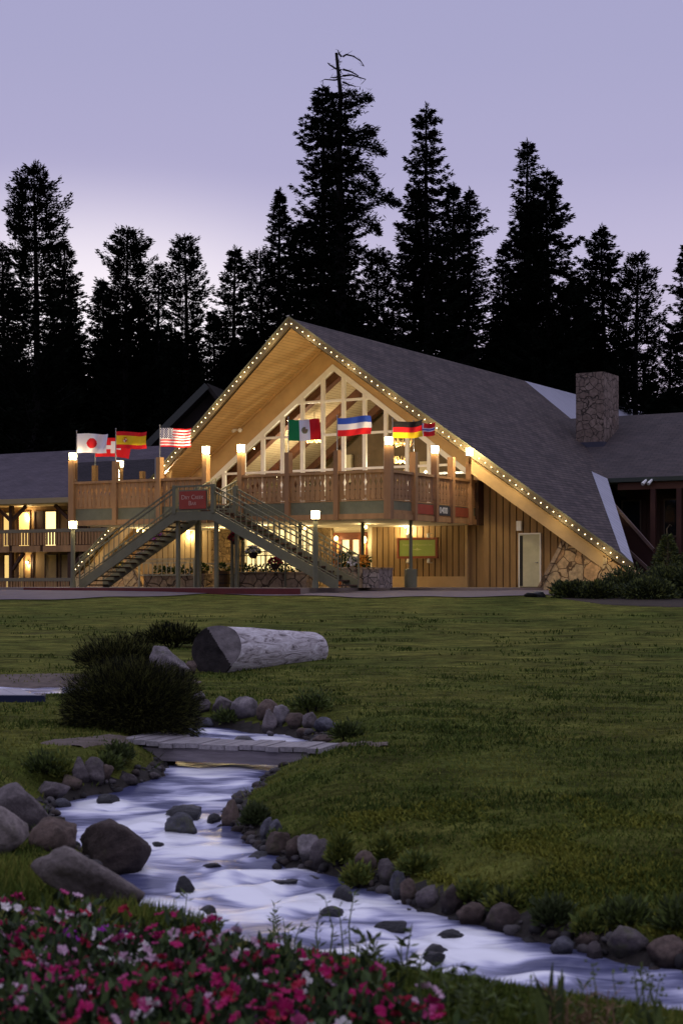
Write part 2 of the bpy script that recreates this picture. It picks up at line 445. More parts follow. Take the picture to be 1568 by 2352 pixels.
# --- front wall above and beside the window
def wallcols(m, bps, lo, hi, y0=0.0, th=0.15):
    for a0, a1 in zip(bps[:-1], bps[1:]):
        l0, l1, h0, h1 = lo(a0 + 1e-6), lo(a1 - 1e-6), hi(a0), hi(a1)
        if h0 <= l0 and h1 <= l1: continue
        m.prism([(a0, y0, l0), (a1, y0, l1), (a1, y0, max(h1, l1)), (a0, y0, max(h0, l0))], (0, th, 0))
WZ = 9.62
def hi_(a): return roofz(a) - TK + 0.05
def lo_(a): return WZ - TP * abs(a) if abs(a) < 6.6 else 3.0
m = LB(); wallcols(m, [-10.3, -8, -6.6, -3.3, 0, 3.3, 6.6, 7.35], lo_, hi_)
m.build('gable_wall', M['tan_wall'], lodge)
# trim strip where soffit meets wall
m = LB()
m.bar((-0.6, -0.05, hi_(0.6) - 0.1), (-9.8, -0.05, hi_(9.8) - 0.1), 0.1, 0.12)
m.build('soffit_moulding', M['tan_wall'], lodge)
# board siding
def siding(m, a0, a1, z0f, z1f, s=0.0, w=0.28):
    n = int((a1 - a0) / w)
    for i in range(n):
        b0 = a0 + (a1 - a0) * i / n; b1 = a0 + (a1 - a0) * (i + 1) / n - 0.05
        l0, l1 = z0f(b0), z0f(b1)
        h0, h1 = z1f(b0), z1f(b1)
        if h0 > l0 + 0.02 and h1 > l1 + 0.02:
            m.prism([(b0, s - 0.04, l0), (b1, s - 0.04, l1), (b1, s - 0.04, h1), (b0, s - 0.04, h0)], (0, 0.035, 0))
    l = z0f(a0); 
    m.prism([(a0, s, z0f(a0)), (a1, s, z0f(a1)), (a1, s, z1f(a1)), (a0, s, z1f(a0))], (0, 0.1, 0), mi=1)
DA0, DA1 = a_of(1195, -0.05), a_of(1240, -0.05)
DZ1 = (HY - 1228) / F * depth(DA0, 0)
m = LB()
siding(m, 7.36, 10.4, lambda a: G0 if not (DA0 - 0.1 < a < DA1 + 0.0) else DZ1 + 0.06, lambda a: min(hi_(a), 9), w=0.28)
siding(m, 10.4, 12.3, lambda a: G0, hi_, w=0.28)
m.build('siding_wall', [M['siding'], M['siding_gap']], lodge)
m = LB()
A2 = a_of(855, 0.0)
siding(m, A2, 6.5, lambda a: 0.2, lambda a: 2.6, w=0.27)
siding(m, 6.62, 7.36, lambda a: G0, lambda a: 2.6, s=0.12, w=0.27)
m.build('siding_wall', [M['siding'], M['siding_gap']], lodge)
m = LB(); m.box(A2, 6.5, -0.09, 0.0, G0, 0.2); m.box(6.5, 6.62, -0.09, 0.1, G0, 2.5)
m.build('wall_plinth', M['tan_wall'], lodge)
door = LB(); door.box(DA0, DA1, -0.09, -0.05, G0 + 0.02, DZ1)
door_o = door.build('door', M['pale_door'], lodge)
m = LB(); m.box(DA0 - 0.02, DA0 + 0.12, -0.10, -0.091, G0 + 0.05, DZ1 - 0.05); m.build('door_gap', M['black_metal'], door_o)
m = LB(); m.box(DA0 - 0.07, DA0 - 0.021, -0.11, 0, G0, DZ1 + 0.06); m.box(DA1, DA1 + 0.05, -0.11, 0, G0, DZ1 + 0.06); m.box(DA0 - 0.02, DA1, -0.11, 0, DZ1 + 0.002, DZ1 + 0.06)
m.build('door_frame', M['white_trim'], door_o)
m = LB(); m.box(DA1 - 0.12, DA1 - 0.08, -0.14, -0.09, 0.75, 0.79); m.box(DA1 - 0.2, DA1 - 0.08, -0.15, -0.135, 0.76, 0.78); m.build('handle', M['grey_metal'], door_o)

# --- big window wall
win = LB()
FW = 0.17
FL = 3.05
verts_a = [-5.85, -4.77, -3.71, -2.66, -1.6, -0.53, 0.53, 1.6, 2.66, 3.71, 4.77, 5.85]
wz = lambda a: WZ - TP * abs(a)
for sg in (1, -1):
    A = Vector((0, -0.06, WZ - 0.02)); B = Vector((sg * 6.75, -0.06, wz(6.75)))
    win.prism([A + Vector((0, 0, 0.02)), B, B - Vector((0, 0, 0.26)), A - Vector((0, 0, 0.26))], (0, 0.16, 0))
for a in verts_a:
    win.box(a - FW / 2, a + FW / 2, -0.05, 0.09, FL, wz(abs(a) + FW / 2) - 0.05)
def hbar(z, h=0.1):
    aw = (WZ - 0.12 - z) / TP
    xs = [-aw] + [a for a in verts_a if abs(a) < aw] + [aw]
    for p, q in zip(xs[:-1], xs[1:]):
        win.box(p + (FW / 2 if p in verts_a else 0), q - (FW / 2 if q in verts_a else 0), -0.04, 0.08, z - h / 2, z + h / 2)
for z in (4.95, 6.5, 8.0): hbar(z)
winf = win.build('gable_window', M['white_trim'], lodge)
m = LB()
m.add([(-6.6, 0.03, wz(6.6)), (0, 0.03, WZ), (6.6, 0.03, wz(6.6)), (6.6, 0.03, FL), (-6.6, 0.03, FL)], [(4, 3, 2, 1, 0)])
m.build('window_pane', M['glass'], winf)
# --- great room behind the window
m = LB()
m.box(-9.0, 9.0, 0.2, 9.6, 2.75, 3.0)
m.build('room_floor', M['dark_wood'], lodge)
room_wall = pbr('room_wall', (0.14, 0.095, 0.055), 0.8, 0.25, 1.0)
m = LB()
m.add([(-8.9, 9.4, 3), (8.9, 9.4, 3), (8.9, 9.4, 3.6), (0, 9.4, 10.4), (-8.9, 9.4, 3.6)], [(0, 1, 2, 3, 4)])
m.build('room_back_wall', room_wall, lodge)
m = LB()
for sg in (1, -1):
    m.add([(0, 0.16, RZ - TK - 0.08), (sg * 9.0, 0.16, RZ - TK - 0.08 - TP * 9.0), (sg * 9.0, 9.5, RZ - TK - 0.08 - TP * 9.0), (0, 9.5, RZ - TK - 0.08)], [(0, 1, 2, 3)])
m.build('room_ceiling', M['int_ceiling'], lodge)
beam_m = pbr('room_beam', (0.10, 0.040, 0.020), 0.7, 0.2, 2.0)
m = LB()
for s in (2.4, 5.4, 8.4):
    for sg in (1, -1):
        z0 = RZ - TK - 0.1
        m.prism([(0, s, z0), (sg * 8.9, s, z0 - TP * 8.9), (sg * 8.9, s, z0 - TP * 8.9 - 0.36), (0, s, z0 - 0.42)], (0, 0.4, 0))
m.build('room_beam', beam_m, lodge)
m = LB()
m.box(-6, -1, 9.1, 9.3, 3.0, 4.6); m.box(2.0, 6.5, 9.0, 9.3, 3.0, 5.0, 1); m.box(-4.9, -4.3, 9.0, 9.2, 5.0, 6.4, 2); m.box(-0.4, 0.2, 9.0, 9.2, 5.3, 5.9, 2)
m.box(-6.6, 6.6, 4.6, 4.75, 4.9, 5.0, 3)
for k in range(5): m.box(-4.5 + 2.1 * k, -3.4 + 2.1 * k, 3.0, 4.0, 3.0, 3.75, 0)
m.build('room_furniture', [M['dark_wood'], pbr('bar_counter', (0.1, 0.06, 0.035), 0.5), M['cream'], M['grey_metal']], lodge)

# --- ground floor behind the deck
m = LB()
m.box(-12.6, a_of(350, 0), 0, 0.15, G0, 2.75)
m.build('lower_wall', M['tan_wall'], lodge)
m = LB()
siding(m, a_of(350, 0), a_of(492, 0), lambda a: G0, lambda a: 2.7, w=0.3)
m.build('siding_wall', [pbr('pale_siding', (0.38, 0.27, 0.13), 0.7, 0.12, 2.0), M['siding_gap']], lodge)
m = LB(); m.box(a_of(492, 0), a_of(563, 0), -0.25, 0.15, G0, 2.7)
m.build('stone_wall', M['veneer'], lodge)
m = LB(); m.box(a_of(729, 0), a_of(766, 0), -0.25, 0.15, G0, 2.7)
m.build('stone_wall', M['veneer'], lodge)
# glazed lobby between the stone panels: bright lit windows
L0, L1 = a_of(563, 0) + 0.01, a_of(729, 0) - 0.01
lw = LB()
n = 7
for i in range(n + 1):
    x = L0 + (L1 - L0) * i / n
    lw.box(x - 0.04, x + 0.04, -0.05, 0.1, G0, 2.5)
for z in (0.55, 1.6, 2.35): 
    for i in range(n):
        x0 = L0 + (L1 - L0) * i / n + 0.04; x1 = L0 + (L1 - L0) * (i + 1) / n - 0.04
        lw.box(x0, x1, -0.04, 0.09, z - 0.03, z + 0.03)
lob = lw.build('lobby_window', M['white_trim'], lodge)
m = LB(); m.box(L0, L1, 0.11, 0.13, 0.5, 2.36)
m.build('lit_blind', M['lit_window'], lob)
m = LB(); m.box(L0, L1, 0.02, 0.12, 2.5, 2.75); m.box(L0, L1, 0.11, 0.15, G0, 0.5)
m.build('window_panel', M['tan_wall'], lob)
# entrance
E0, E1 = a_of(767, 0) + 0.01, a_of(846, 0)
ztop = (HY - 1223) / F * depth(0.9, 0)
ent = LB()
red_wood = pbr('entrance_wood', (0.16, 0.045, 0.015), 0.5, 0.2, 3.0)
ent.box(E0, E1, -0.1, 0.05, ztop - 0.32, ztop)
xs = [E0, (E0 * 2 + E1) / 3 - 0.25, (E0 + E1) / 2, (E0 + 2 * E1) / 3 + 0.2, E1]
for i, x in enumerate(xs):
    w = 0.11 if i in (0, 4) else 0.06
    ent.box(max(x - w, E0), min(x + w, E1), -0.08, 0.05, G0, ztop - 0.32)
ent.box(E0 + 0.11, E1 - 0.11, -0.06, 0.04, 0.62, 0.72); ent.box(E0 + 0.11, E1 - 0.11, -0.06, 0.04, G0, 0.0)
eo = ent.build('entrance_window', red_wood, lodge)
m = LB(); m.box(xs[1], xs[3], 0.06, 0.09, G0, ztop - 0.32); m.build('lit_pane', M['lit_window'], eo)
m = LB(); m.box(E0, xs[1] - 0.01, 0.06, 0.09, G0, ztop - 0.32); m.box(xs[3] + 0.01, E1, 0.06, 0.09, G0, ztop - 0.32); m.build('dim_pane', M['lit_window_dim'], eo)
m = LB(); m.box(E0, E1, -0.02, 0.15, ztop + 0.002, 2.75); m.box(E1 + 0.002, A2 - 0.002, -0.06, 0.15, G0, 2.75); m.box(E0, E1, -0.08, 0.0, ztop + 0.1, ztop + 0.22)
m.build('entrance_trim', M['cream'], lodge)

# --- stone pier under the right foot, and its twin on the left
for sg in (1, -1):
    m = LB()
    b0, t0, b1 = 10.05, 11.45, 14.75
    tz = roofz(t0) - 0.72
    poly = [(sg * b0, -0.62, G0 - 0.3), (sg * t0, -0.62, tz), (sg * 14.1, -0.62, roofz(14.1) - 0.42), (sg * b1, -0.62, G0 - 0.3)]
    m.prism(poly, (0, 1.1, 0))
    po = m.build('stone_pier', M['flagstone'], lodge)
    m = LB()
    m.bar((sg * (b0 - 0.06), -0.62, G0 - 0.3), (sg * (t0 - 0.06), -0.62, tz + 0.02), 0.14, 0.16)
    m.build('pier_coping', M['flagstone_pale'], po)
# --- chimney
ch = LB()
ch.box(5.3, 6.78, 15.25, 17.4, 7.05, 10.58)
cho = ch.build('chimney', M['fieldstone'], lodge)
m = LB(); m.box(5.28, 6.8, 15.22, 17.42, 5.0, 7.05); m.build('chimney_flashing', pbr('lead_flashing', (0.05, 0.05, 0.075), 0.5), cho)
# small utility box beside the door
m = LB(); p = P(1194, 1208, -0.05); m.box(p.x - 0.11, p.x + 0.11, -0.2, -0.04, p.z - 0.2, p.z + 0.2); m.build('utility_box', M['white_trim'], lodge)

# ------------------------------------------------------------------ deck
DS = -8.1
DL, DR = -8.02, 7.23
deck = Bthing('balcony_deck', 'raised timber deck with cut-out railings wrapping the front of the lodge', 'deck', 0, DS, G0)
ZT, ZB, ZG0, ZG1, ZU = 4.21, 3.12, 2.57, 3.05, 2.36
m = LB(); m.box(DL, DR, DS + 0.1, -0.12, ZU + 0.1, ZU + 0.35); m.build('deck_floor', M['rail_wood'], deck)
m = LB(); m.box(DL + 0.1, DR - 0.1, DS + 0.2, -0.14, ZU, ZU + 0.09); m.build('deck_ceiling', M['cream'], deck)
posts = [(167, 5.12), (266, 5.0), (367, 5.08), (473, 5.1), (553.5, 5.1), (662, 5.02), (774, 5.02), (890, 5.1)]
pa = [a_of(px, DS) for px, _ in posts]
pa[-1] = DR
for (px, zt), a in zip(posts, pa):
    m = LB(); w = 0.1 if px not in (167, 890) else 0.14
    m.box(a - w, a + w, DS - 0.13, DS + 0.15, ZU - 0.02, zt)
    m.build('deck_post', M['brown_wood'] if px > 600 else M['rail_wood'], deck)
def board(m, x0, x1, z0, z1, y, th, notch=True):
    """one railing board with saw-cut notches on both edges; x0..x1 along the rail"""
    if not notch:
        m.add([], []); 
    w = 0.016; pts_l = []; pts_r = []
    h = z1 - z0
    cuts = [(0.14, 0.04, 0.035), (0.38, 0.04, 0.035), (0.66, 0.055, 0.15)]
    for c, dx, hz in cuts:
        zc = z0 + h * c
        pts_l += [(x0 + w, zc - hz), (x0 + w + dx, zc), (x0 + w, zc + hz)]
        pts_r += [(x1 - w, zc - hz), (x1 - w - dx, zc), (x1 - w, zc + hz)]
    poly = [(x0 + w, z0)] + pts_l + [(x0 + w, z1), (x1 - w, z1)] + pts_r[::-1] + [(x1 - w, z0)]
    return poly
def rail_panel(p, q, mat, step=0.235, slats=False, ztop=ZT, zbot=ZB):
    """p, q: (a,s) ends; boards hang between a bottom and top rail"""
    p = Vector((p[0], p[1], 0)); q = Vector((q[0], q[1], 0)); L = (q - p).length; d = (q - p) / L
    nrm = Vector((d.y, -d.x, 0))
    m = LB()
    n = max(1, round(L / step))
    for i in range(n):
        poly = board(m, L * i / n, L * (i + 1) / n, zbot, ztop - 0.1, 0, 0.03)
        m.prism([p + d * x + Vector((0, 0, z)) for x, z in poly], -nrm * 0.03)
    m.bar(p + Vector((0, 0, ztop - 0.05)) , q + Vector((0, 0, ztop - 0.05)), 0.16, 0.1)
    m.bar(p - nrm * 0.06 + Vector((0, 0, zbot + 0.12)), q - nrm * 0.06 + Vector((0, 0, zbot + 0.12)), 0.06, 0.1)
    m.build('railing_panel', mat, deck)
def fascia_panel(p, q, green, zoff=0):
    p = Vector((p[0], p[1], 0)); q = Vector((q[0], q[1], 0)); d = (q - p).normalized(); nrm = Vector((d.y, -d.x, 0))
    m = LB()
    m.bar(p - nrm * 0.05 + Vector((0, 0, (ZG0 + ZG1) / 2)), q - nrm * 0.05 + Vector((0, 0, (ZG0 + ZG1) / 2)), 0.05, ZG1 - ZG0)
    m.build('fascia_panel', green, deck)
    m = LB()
    m.bar(p + Vector((0, 0, (ZU + ZG0) / 2 - 0.002)), q + Vector((0, 0, (ZU + ZG0) / 2 - 0.002)), 0.12, ZG0 - ZU - 0.004)
    m.build('rim_beam', M['rail_wood'], deck)
    m = LB()
    m.bar(p - nrm * 0.03 + Vector((0, 0, ZG1 + 0.03)), q - nrm * 0.03 + Vector((0, 0, ZG1 + 0.03)), 0.06, 0.05)
    m.build('fascia_trim', M['rail_wood'], deck)
for i in range(len(pa) - 1):
    a0, a1 = pa[i] + 0.1, pa[i + 1] - 0.1
    if i != 3: rail_panel((a0, DS), (a1, DS), M['rail_wood'] if i < 5 else M['rail_wood'])
    fascia_panel((a0, DS), (a1, DS), M['green_panel'])
# right side of the deck
sidepx = [949.5, 998.5, 1036, 1078, 1114]
ss = [s_of(px, DR) for px in sidepx]
ss[-1] = -0.3
side_z = [5.0, 5.05, 5.02, 4.95, 4.21]
for s, z, px in zip(ss, side_z, sidepx):
    m = LB(); w = 0.1 if px != 1114 else 0.3
    m.box(DR - 0.13, DR + 0.13, s - w, s + w, ZU - 0.02, z)
    m.build('deck_post', M['brown_wood'] if px != 1114 else M['dark_wood'], deck)
prev = DS + 0.15
for s, px in zip(ss, sidepx):
    rail_panel((DR, prev), (DR, s - 0.15), M['brown_wood'], step=0.3)
    fascia_panel((DR, prev), (DR, s - 0.15), M['green_panel'])
    prev = s + 0.15
# left side of the terrace
lpx = [218, 275.5, 327, 378]
ls = [s_of(px, DL) for px in lpx]
for s, z in zip(ls, (5.0, 5.0, 4.95, 4.9)):
    m = LB(); m.box(DL - 0.1, DL + 0.1, s - 0.1, s + 0.1, ZU, z); m.build('deck_post', M['rail_wood'], deck)
prev = DS + 0.15
for s in ls + [-0.3]:
    rail_panel((DL, s - 0.14), (DL, prev), M['rail_wood'], step=0.3)
    prev = s + 0.14
# glass windscreens over the rail of the left terrace
for i in (0, 1):
    m = LB(); m.box(pa[i] + 0.16, pa[i + 1] - 0.16, DS - 0.01, DS + 0.01, ZT + 0.0, ZT + 0.82)
    m.build('windscreen', M['screen_glass'], deck)
m = LB(); m.box(pa[2] - 0.24, pa[2] - 0.17, DS - 0.03, DS + 0.03, ZT, ZT + 0.84)
m.build('windscreen_bracket', M['grey_metal'], deck)
# support columns under the deck
for px, s, r_ in ((957, -5.8, 0.07), (832.4, -5.0, 0.075), (689, -6.5, 0.075), (557.5, -6.5, 0.075), (533.5, -7.6, 0.075), (451, -7.6, 0.075)):
    a = a_of(px, s) if px != 957 else 6.95
    m = LB(); m.tube([(a, s, G0), (a, s, ZU)], r_, 10)
    co = m.build('support_column', M['green'], deck, smooth=False)
    if px == 957:
        m = LB(); m.tube([(a, s, G0), (a, s, G0 + 0.72), (a, s, G0 + 0.73)], [0.25, 0.25, 0.1], 16, caps=True); m.build('column_sleeve', M['green'], co, smooth=False)
# number boards on the side fascia
def side_board(i, mat, name, w=0.78):
    s0 = ([DS] + ss)[i]; s1 = ss[i]
    m = LB(); c = (s0 + s1) / 2; l = (s1 - s0) * 0.40
    m.box(DR + 0.0, DR + 0.03, c - l, c + l, ZG0 + 0.06, ZG1 - 0.04)
    return m, c
m, c = side_board(1, None, ''); s1o = m.build('sign_board', M['red'], base=BM)
tag(s1o, 'blank red board on the deck side nearest the corner, left of the number board', 'sign board')
m, c = side_board(2, None, ''); nb = m.build('number_board', pbr('number_board_grey', (0.05, 0.05, 0.055), 0.6), base=BM)
tag(nb, 'dark grey board with white house number 10400 on the deck side', 'number sign')
def text(body, size, mat, Mx, parent, name='lettering', small=False, align='CENTER', ext=0.004):
    cu = bpy.data.curves.new(name, 'FONT'); cu.body = body.lower() if False else body
    cu.size = size; cu.align_x = align; cu.align_y = 'CENTER'; cu.extrude = ext
    if small:
        cu.small_caps_scale = 0.72
        for f, chh in zip(cu.body_format, body): f.use_small_caps = chh.islower()
    tmp = bpy.data.objects.new(name + '_curve', cu); COL.objects.link(tmp)
    dgr = bpy.context.evaluated_depsgraph_get()
    me = bpy.data.meshes.new_from_object(tmp.evaluated_get(dgr)); me.name = name
    bpy.data.objects.remove(tmp); bpy.data.curves.remove(cu)
    me.materials.clear(); me.materials.append(mat)
    o = bpy.data.objects.new(name, me); COL.objects.link(o)
    if parent is not None:
        o.parent = parent
        l = WM[parent.name].inverted() @ Mx
        o.matrix_local = l
    else: o.matrix_world = Mx
    return o
FRONT = Matrix.Rotation(R(90), 4, 'X')                     # text standing upright facing -y
SIDE = Matrix.Rotation(R(90), 4, 'Z') @ FRONT              # facing +x
t_ = text('10400', 0.36, M['white'], BM @ Matrix.Translation((DR + 0.036, c - 0.12, (ZG0 + ZG1) / 2 + 0.01)) @ SIDE, nb, ext=0.003)
m, c = side_board(3, None, ''); o = m.build('sign_board', pbr('brick_red_board', (0.25, 0.06, 0.03), 0.6, 0.1), base=BM)
tag(o, 'blank brownish red board on the deck side, right of the number board', 'sign board')

# ------------------------------------------------------------------ outside staircase
SN, SF = -10.7, -9.2
LA0, LA1 = a_of(402, SN), a_of(490, SN)
ZL = 2.66
stair = Bthing('staircase', 'sage green open-riser staircase in two flights meeting at a landing before the deck', 'staircase', (LA0 + LA1) / 2, SN, G0)
m = LB(); m.box(LA0, LA1, SN + 0.05, DS - 0.16, ZL - 0.06, ZL); m.build('landing', M['dark_wood'], stair)
m = LB(); m.box(LA0 - 0.02, LA1 + 0.02, SN - 0.05, SN + 0.05, ZL - 0.32, ZL + 0.02); m.build('landing_fascia', M['green'], stair)
AL, AR = a_of(183, SN), a_of(776, SN)
def flight(aT, aB, sgn):
    zT, zB = ZL, G0
    for s in (SN, SF):
        m = LB(); m.prism([(aT, s - 0.04, zT + 0.03), (aB, s - 0.04, zB + 0.28), (aB, s - 0.04, zB), (aB - sgn * 0.28, s - 0.04, zB), (aT, s - 0.04, zT - 0.34)], (0, 0.08, 0))
        m.build('stringer', M['green'], stair)
        m = LB()
        n = int(abs(aB - aT) / 0.24)
        dirv = Vector((aB - aT, 0, zB + 0.28 - zT - 0.03))
        for k in range(n + 1):
            t = k / n; b = Vector((aT, s, zT + 0.03)) + dirv * t
            big = k in (0, n)
            m.box(b.x - (0.03 if big else 0.013), b.x + (0.03 if big else 0.013), s - 0.013, s + 0.013, b.z, b.z + (0.92 if not big else 0.98))
        for h in (0.94, 0.76):
            m.bar(Vector((aT, s, zT + 0.03 + h)), Vector((aB, s, zB + 0.28 + h)), 0.05, 0.05)
        m.bar(Vector((aT, s, zT + 0.11)), Vector((aB, s, zB + 0.36)), 0.035, 0.035)
        m.build('handrail', M['green'], stair)
    m = LB(); n = 16
    for k in range(1, n + 1):
        t = k / (n + 0.5); a = aT + (aB - aT) * t; z = zT + (zB - zT) * t
        m.box(a - 0.15, a + 0.15, SN + 0.05, SF - 0.05, z - 0.02, z + 0.03)
    m.build('tread', M['dark_wood'], stair)
flight(LA0, AL, -1); flight(LA1, AR, 1)
for a, s in ((LA0, SN), (LA1, SN), (LA0, SF), (LA1, SF)):
    m = LB(); z1 = ZL + 1.1 if s == SN else ZL - 0.06
    m.box(a - 0.065, a + 0.065, s - 0.065 + (0.2 if s == SN else 0.1), s + 0.065 + (0.2 if s == SN else 0.1), G0, ZL - 0.07); m.box(a - 0.08, a + 0.08, s - 0.08, s + 0.08, ZL - 0.05, ZL + 1.05)
    m.build('landing_post', M['green'], stair)
m = LB()
for z in (ZL + 1.0, ZL + 0.12): m.bar((LA0, SN, z), (LA1, SN, z), 0.06, 0.07)
for k in range(1, 8):
    a = LA0 + (LA1 - LA0) * k / 8; m.box(a - 0.013, a + 0.013, SN - 0.013, SN + 0.013, ZL + 0.1, ZL + 1.0)
m.build('landing_rail', M['green'], stair)
# short flight from the landing up to the deck
m = LB()
for k in range(2): m.box(pa[3] + 0.2, pa[4] - 0.2, SF + 0.1 + 0.3 * k, SF + 0.4 + 0.3 * k, ZL + 0.1 + 0.15 * k, ZL + 0.15 + 0.15 * k)
m.build('tread', M['dark_wood'], stair)
m = LB()
for a in (pa[3] + 0.2, pa[4] - 0.15):
    for h in (0.95, 0.75, 0.2): m.bar((a, SF, ZL + h), (a, DS + 0.4, ZL + 0.55 + h), 0.05, 0.05)
    for k in range(6):
        s = SF + (DS + 0.4 - SF) * k / 5; z = ZL + 0.55 * k / 5
        m.box(a - 0.013, a + 0.013, s - 0.013, s + 0.013, z + 0.1, z + 0.95)
m.build('handrail', M['green'], stair)
# bar sign on the landing
q0, q1 = P(413, 1129, SN - 0.1), P(473, 1168, SN - 0.1)
sg_ = Bthing('bar_sign', 'red board with pale lettering hung on the landing rail of the green stairs', 'sign', (q0.x + q1.x) / 2, SN - 0.1, q1.z)
m = LB(); m.box(q0.x, q1.x, SN - 0.13, SN - 0.09, q1.z, q0.z); so = m.build('board', M['red'], sg_)
m = LB(); m.box(q0.x - 0.06, q1.x + 0.06, SN - 0.088, SN - 0.07, q1.z - 0.06, q0.z + 0.05); m.build('back_board', M['green'], sg_)
cx = (q0.x + q1.x) / 2
text('Dry Creek', 0.25, M['pale_letter'], BM @ Matrix.Translation((cx, SN - 0.135, q0.z - 0.24)) @ FRONT, so, small=True)
text('Bar', 0.25, M['pale_letter'], BM @ Matrix.Translation((cx, SN - 0.135, q0.z - 0.47)) @ FRONT, so, small=True)
# ------------------------------------------------------------------ lamps
LAMPW = 90
def lantern(parent, a, s, z, w=0.11, h=0.32, e=LAMPW, cap=True):
    m = LB(); m.prism([(a - w * 0.92, s - w * 0.92, z), (a + w * 0.92, s - w * 0.92, z), (a + w * 0.92, s + w * 0.92, z), (a - w * 0.92, s + w * 0.92, z)], (0, 0, 0.03)); m.build('lamp_base', M['black_metal'], parent)
    m = LB()
    vs = [(a - w * 0.92, s - w * 0.92, z + 0.035), (a + w * 0.92, s - w * 0.92, z + 0.035), (a + w * 0.92, s + w * 0.92, z + 0.035), (a - w * 0.92, s + w * 0.92, z + 0.035),
          (a - w, s - w, z + h), (a + w, s - w, z + h), (a + w, s + w, z + h), (a - w, s + w, z + h)]
    m.add(vs, [(0, 3, 2, 1), (4, 5, 6, 7), (0, 1, 5, 4), (1, 2, 6, 5), (2, 3, 7, 6), (3, 0, 4, 7)])
    g_ = m.build('lamp_shade', M['lamp_glow'], parent); g_.visible_shadow = True
    m = LB(); m.prism([(a - w * 1.1, s - w * 1.1, z + h + 0.003), (a + w * 1.1, s - w * 1.1, z + h + 0.003), (a + w * 1.1, s + w * 1.1, z + h + 0.003), (a - w * 1.1, s + w * 1.1, z + h + 0.003)], (0, 0, 0.025)); m.build('lamp_cap', M['black_metal'], parent)
    # light leaves on all sides of the shade
    for dx, dy in ((0, -1), (0, 1), (-1, 0), (1, 0)):
        point('lamp_light', BM @ Vector((a + dx * (w + 0.1), s + dy * (w + 0.1), z + h * 0.6)), e / 4, r=0.05, parent=parent)
def deck_lamp(a, s, z, label, e=LAMPW):
    t = Bthing('post_lamp', label, 'lamp', a, s, z, 'lit lanterns on the deck posts')
    lantern(t, a, s, z + 0.002, e=e)
deck_lamp(pa[0], DS, 5.12, 'lit lantern on the left corner post of the deck, below the white flag')
deck_lamp(pa[3], DS, 5.1, 'lit lantern on the deck post left of the stair opening', e=LAMPW * 4.5)
deck_lamp(pa[4], DS, 5.1, 'lit lantern on the deck post right of the stair opening', e=LAMPW * 3)
deck_lamp(pa[7], DS, 5.1, 'lit lantern on the thick front corner post of the deck', e=LAMPW * 1.7)
deck_lamp(DR, ss[1], 5.05, 'lit lantern on the deck side post above the number board', e=LAMPW * 1.5)
la_ = a_of(1078, -2.75)
m = LB(); m.bar((DR, ss[3], 4.9), (la_, -2.75, 5.0), 0.07, 0.07); m.build('lamp_bracket', M['brown_wood'], deck)
deck_lamp(la_, -2.75, 5.03, 'lit lantern on the rearmost deck side post, touching the right roof edge', e=LAMPW * 2.2)
deck_lamp(DL, ls[1], 5.0, 'lit lantern on the rear terrace rail, just right of the red and yellow flag post')
deck_lamp(DL, ls[3], 4.9, 'lit lantern on the rear terrace rail where the left roof edge comes down', e=LAMPW * 4.5)
for px, py, lab in ((167.5, 1216, 'tall green lamp post with lit lantern at the foot of the left stair flight'), (724, 1194, 'tall green lamp post with lit lantern beside the right stair flight')):
    s = SN - 0.35; a = a_of(px, s); z = (HY - py) / F * depth(a, s)
    t = Bthing('lamp_post', lab, 'lamp post', a, s, G0, 'lamp posts by the stairs')
    m = LB(); m.tube([(a, s, G0), (a, s, z)], [0.095, 0.085], 10); m.tube([(a, s, G0 + 0.001), (a, s, G0 + 0.25)], [0.13, 0.11], 10)
    m.build('pole', M['green'], t)
    lantern(t, a, s, z + 0.002, w=0.115, h=0.32)
def wall_lamp(px, py, s, lab, e, r=0.09, grp=None, off=0.12, glow='sconce_glow', rr=None, sc=1.3):
    p = P(px, py, s)
    t = Bthing('wall_lamp', lab, 'lamp', p.x, s, p.z, grp)
    m = LB(); m.box(p.x - 0.05, p.x + 0.05, s - 0.03, s, p.z - 0.1, p.z + 0.12); m.box(p.x - 0.02, p.x + 0.02, s - off, s - 0.03, p.z + r * sc + 0.005, p.z + r * sc + 0.03); m.build('bracket', M['black_metal'], t)
    m = LB(); m.ball((p.x, s - off, p.z), r, nu=10, nv=8, sc=(1, 1, sc)); m.build('lamp_shade', M[glow], t, smooth=True)
    point('lamp_light', BM @ Vector((p.x, s - off - r - 0.08, p.z)), e * 0.65, r=0.05, parent=t)
    point('lamp_light', BM @ Vector((p.x, s - off, p.z - r * sc - 0.1)), e * 0.35, r=0.05, parent=t)
wall_lamp(938, 1206, -0.06, 'bright wall lamp over the green sign on the vertical siding', 330, off=0.3, r=0.1)
wall_lamp(775, 1237, -0.1, 'small lit sconce left of the glazed entrance', 14, grp='entrance sconces')
wall_lamp(840, 1240, -0.1, 'small lit sconce on the red post right of the glazed entrance', 14, grp='entrance sconces', sc=1.7)
wall_lamp(436, 1223, -0.06, 'round wall lamp on pale siding behind the landing posts', 90)
def ceil_lamp(px, py, s, lab, e):
    p = P(px, py, s)
    t = Bthing('ceiling_lamp', lab, 'lamp', p.x, s, ZU, 'lamps under the deck ceiling')
    m = LB(); m.tube([(p.x, s, ZU - 0.001), (p.x, s, ZU - 0.05)], 0.1, 10); m.build('fixture', M['white'], t)
    m = LB(); m.ball((p.x, s, ZU - 0.12), 0.07, nu=10, nv=6); m.build('bulb', M['sconce_glow'], t, smooth=True)
    point('lamp_light', BM @ Vector((p.x, s, ZU - 0.35)), e, r=0.08, parent=t)
ceil_lamp(317, 1217, -4, 'left bulb of the pair glowing through the left stair railing', 30)
ceil_lamp(330, 1217, -4, 'right bulb of the pair glowing through the left stair railing', 30)
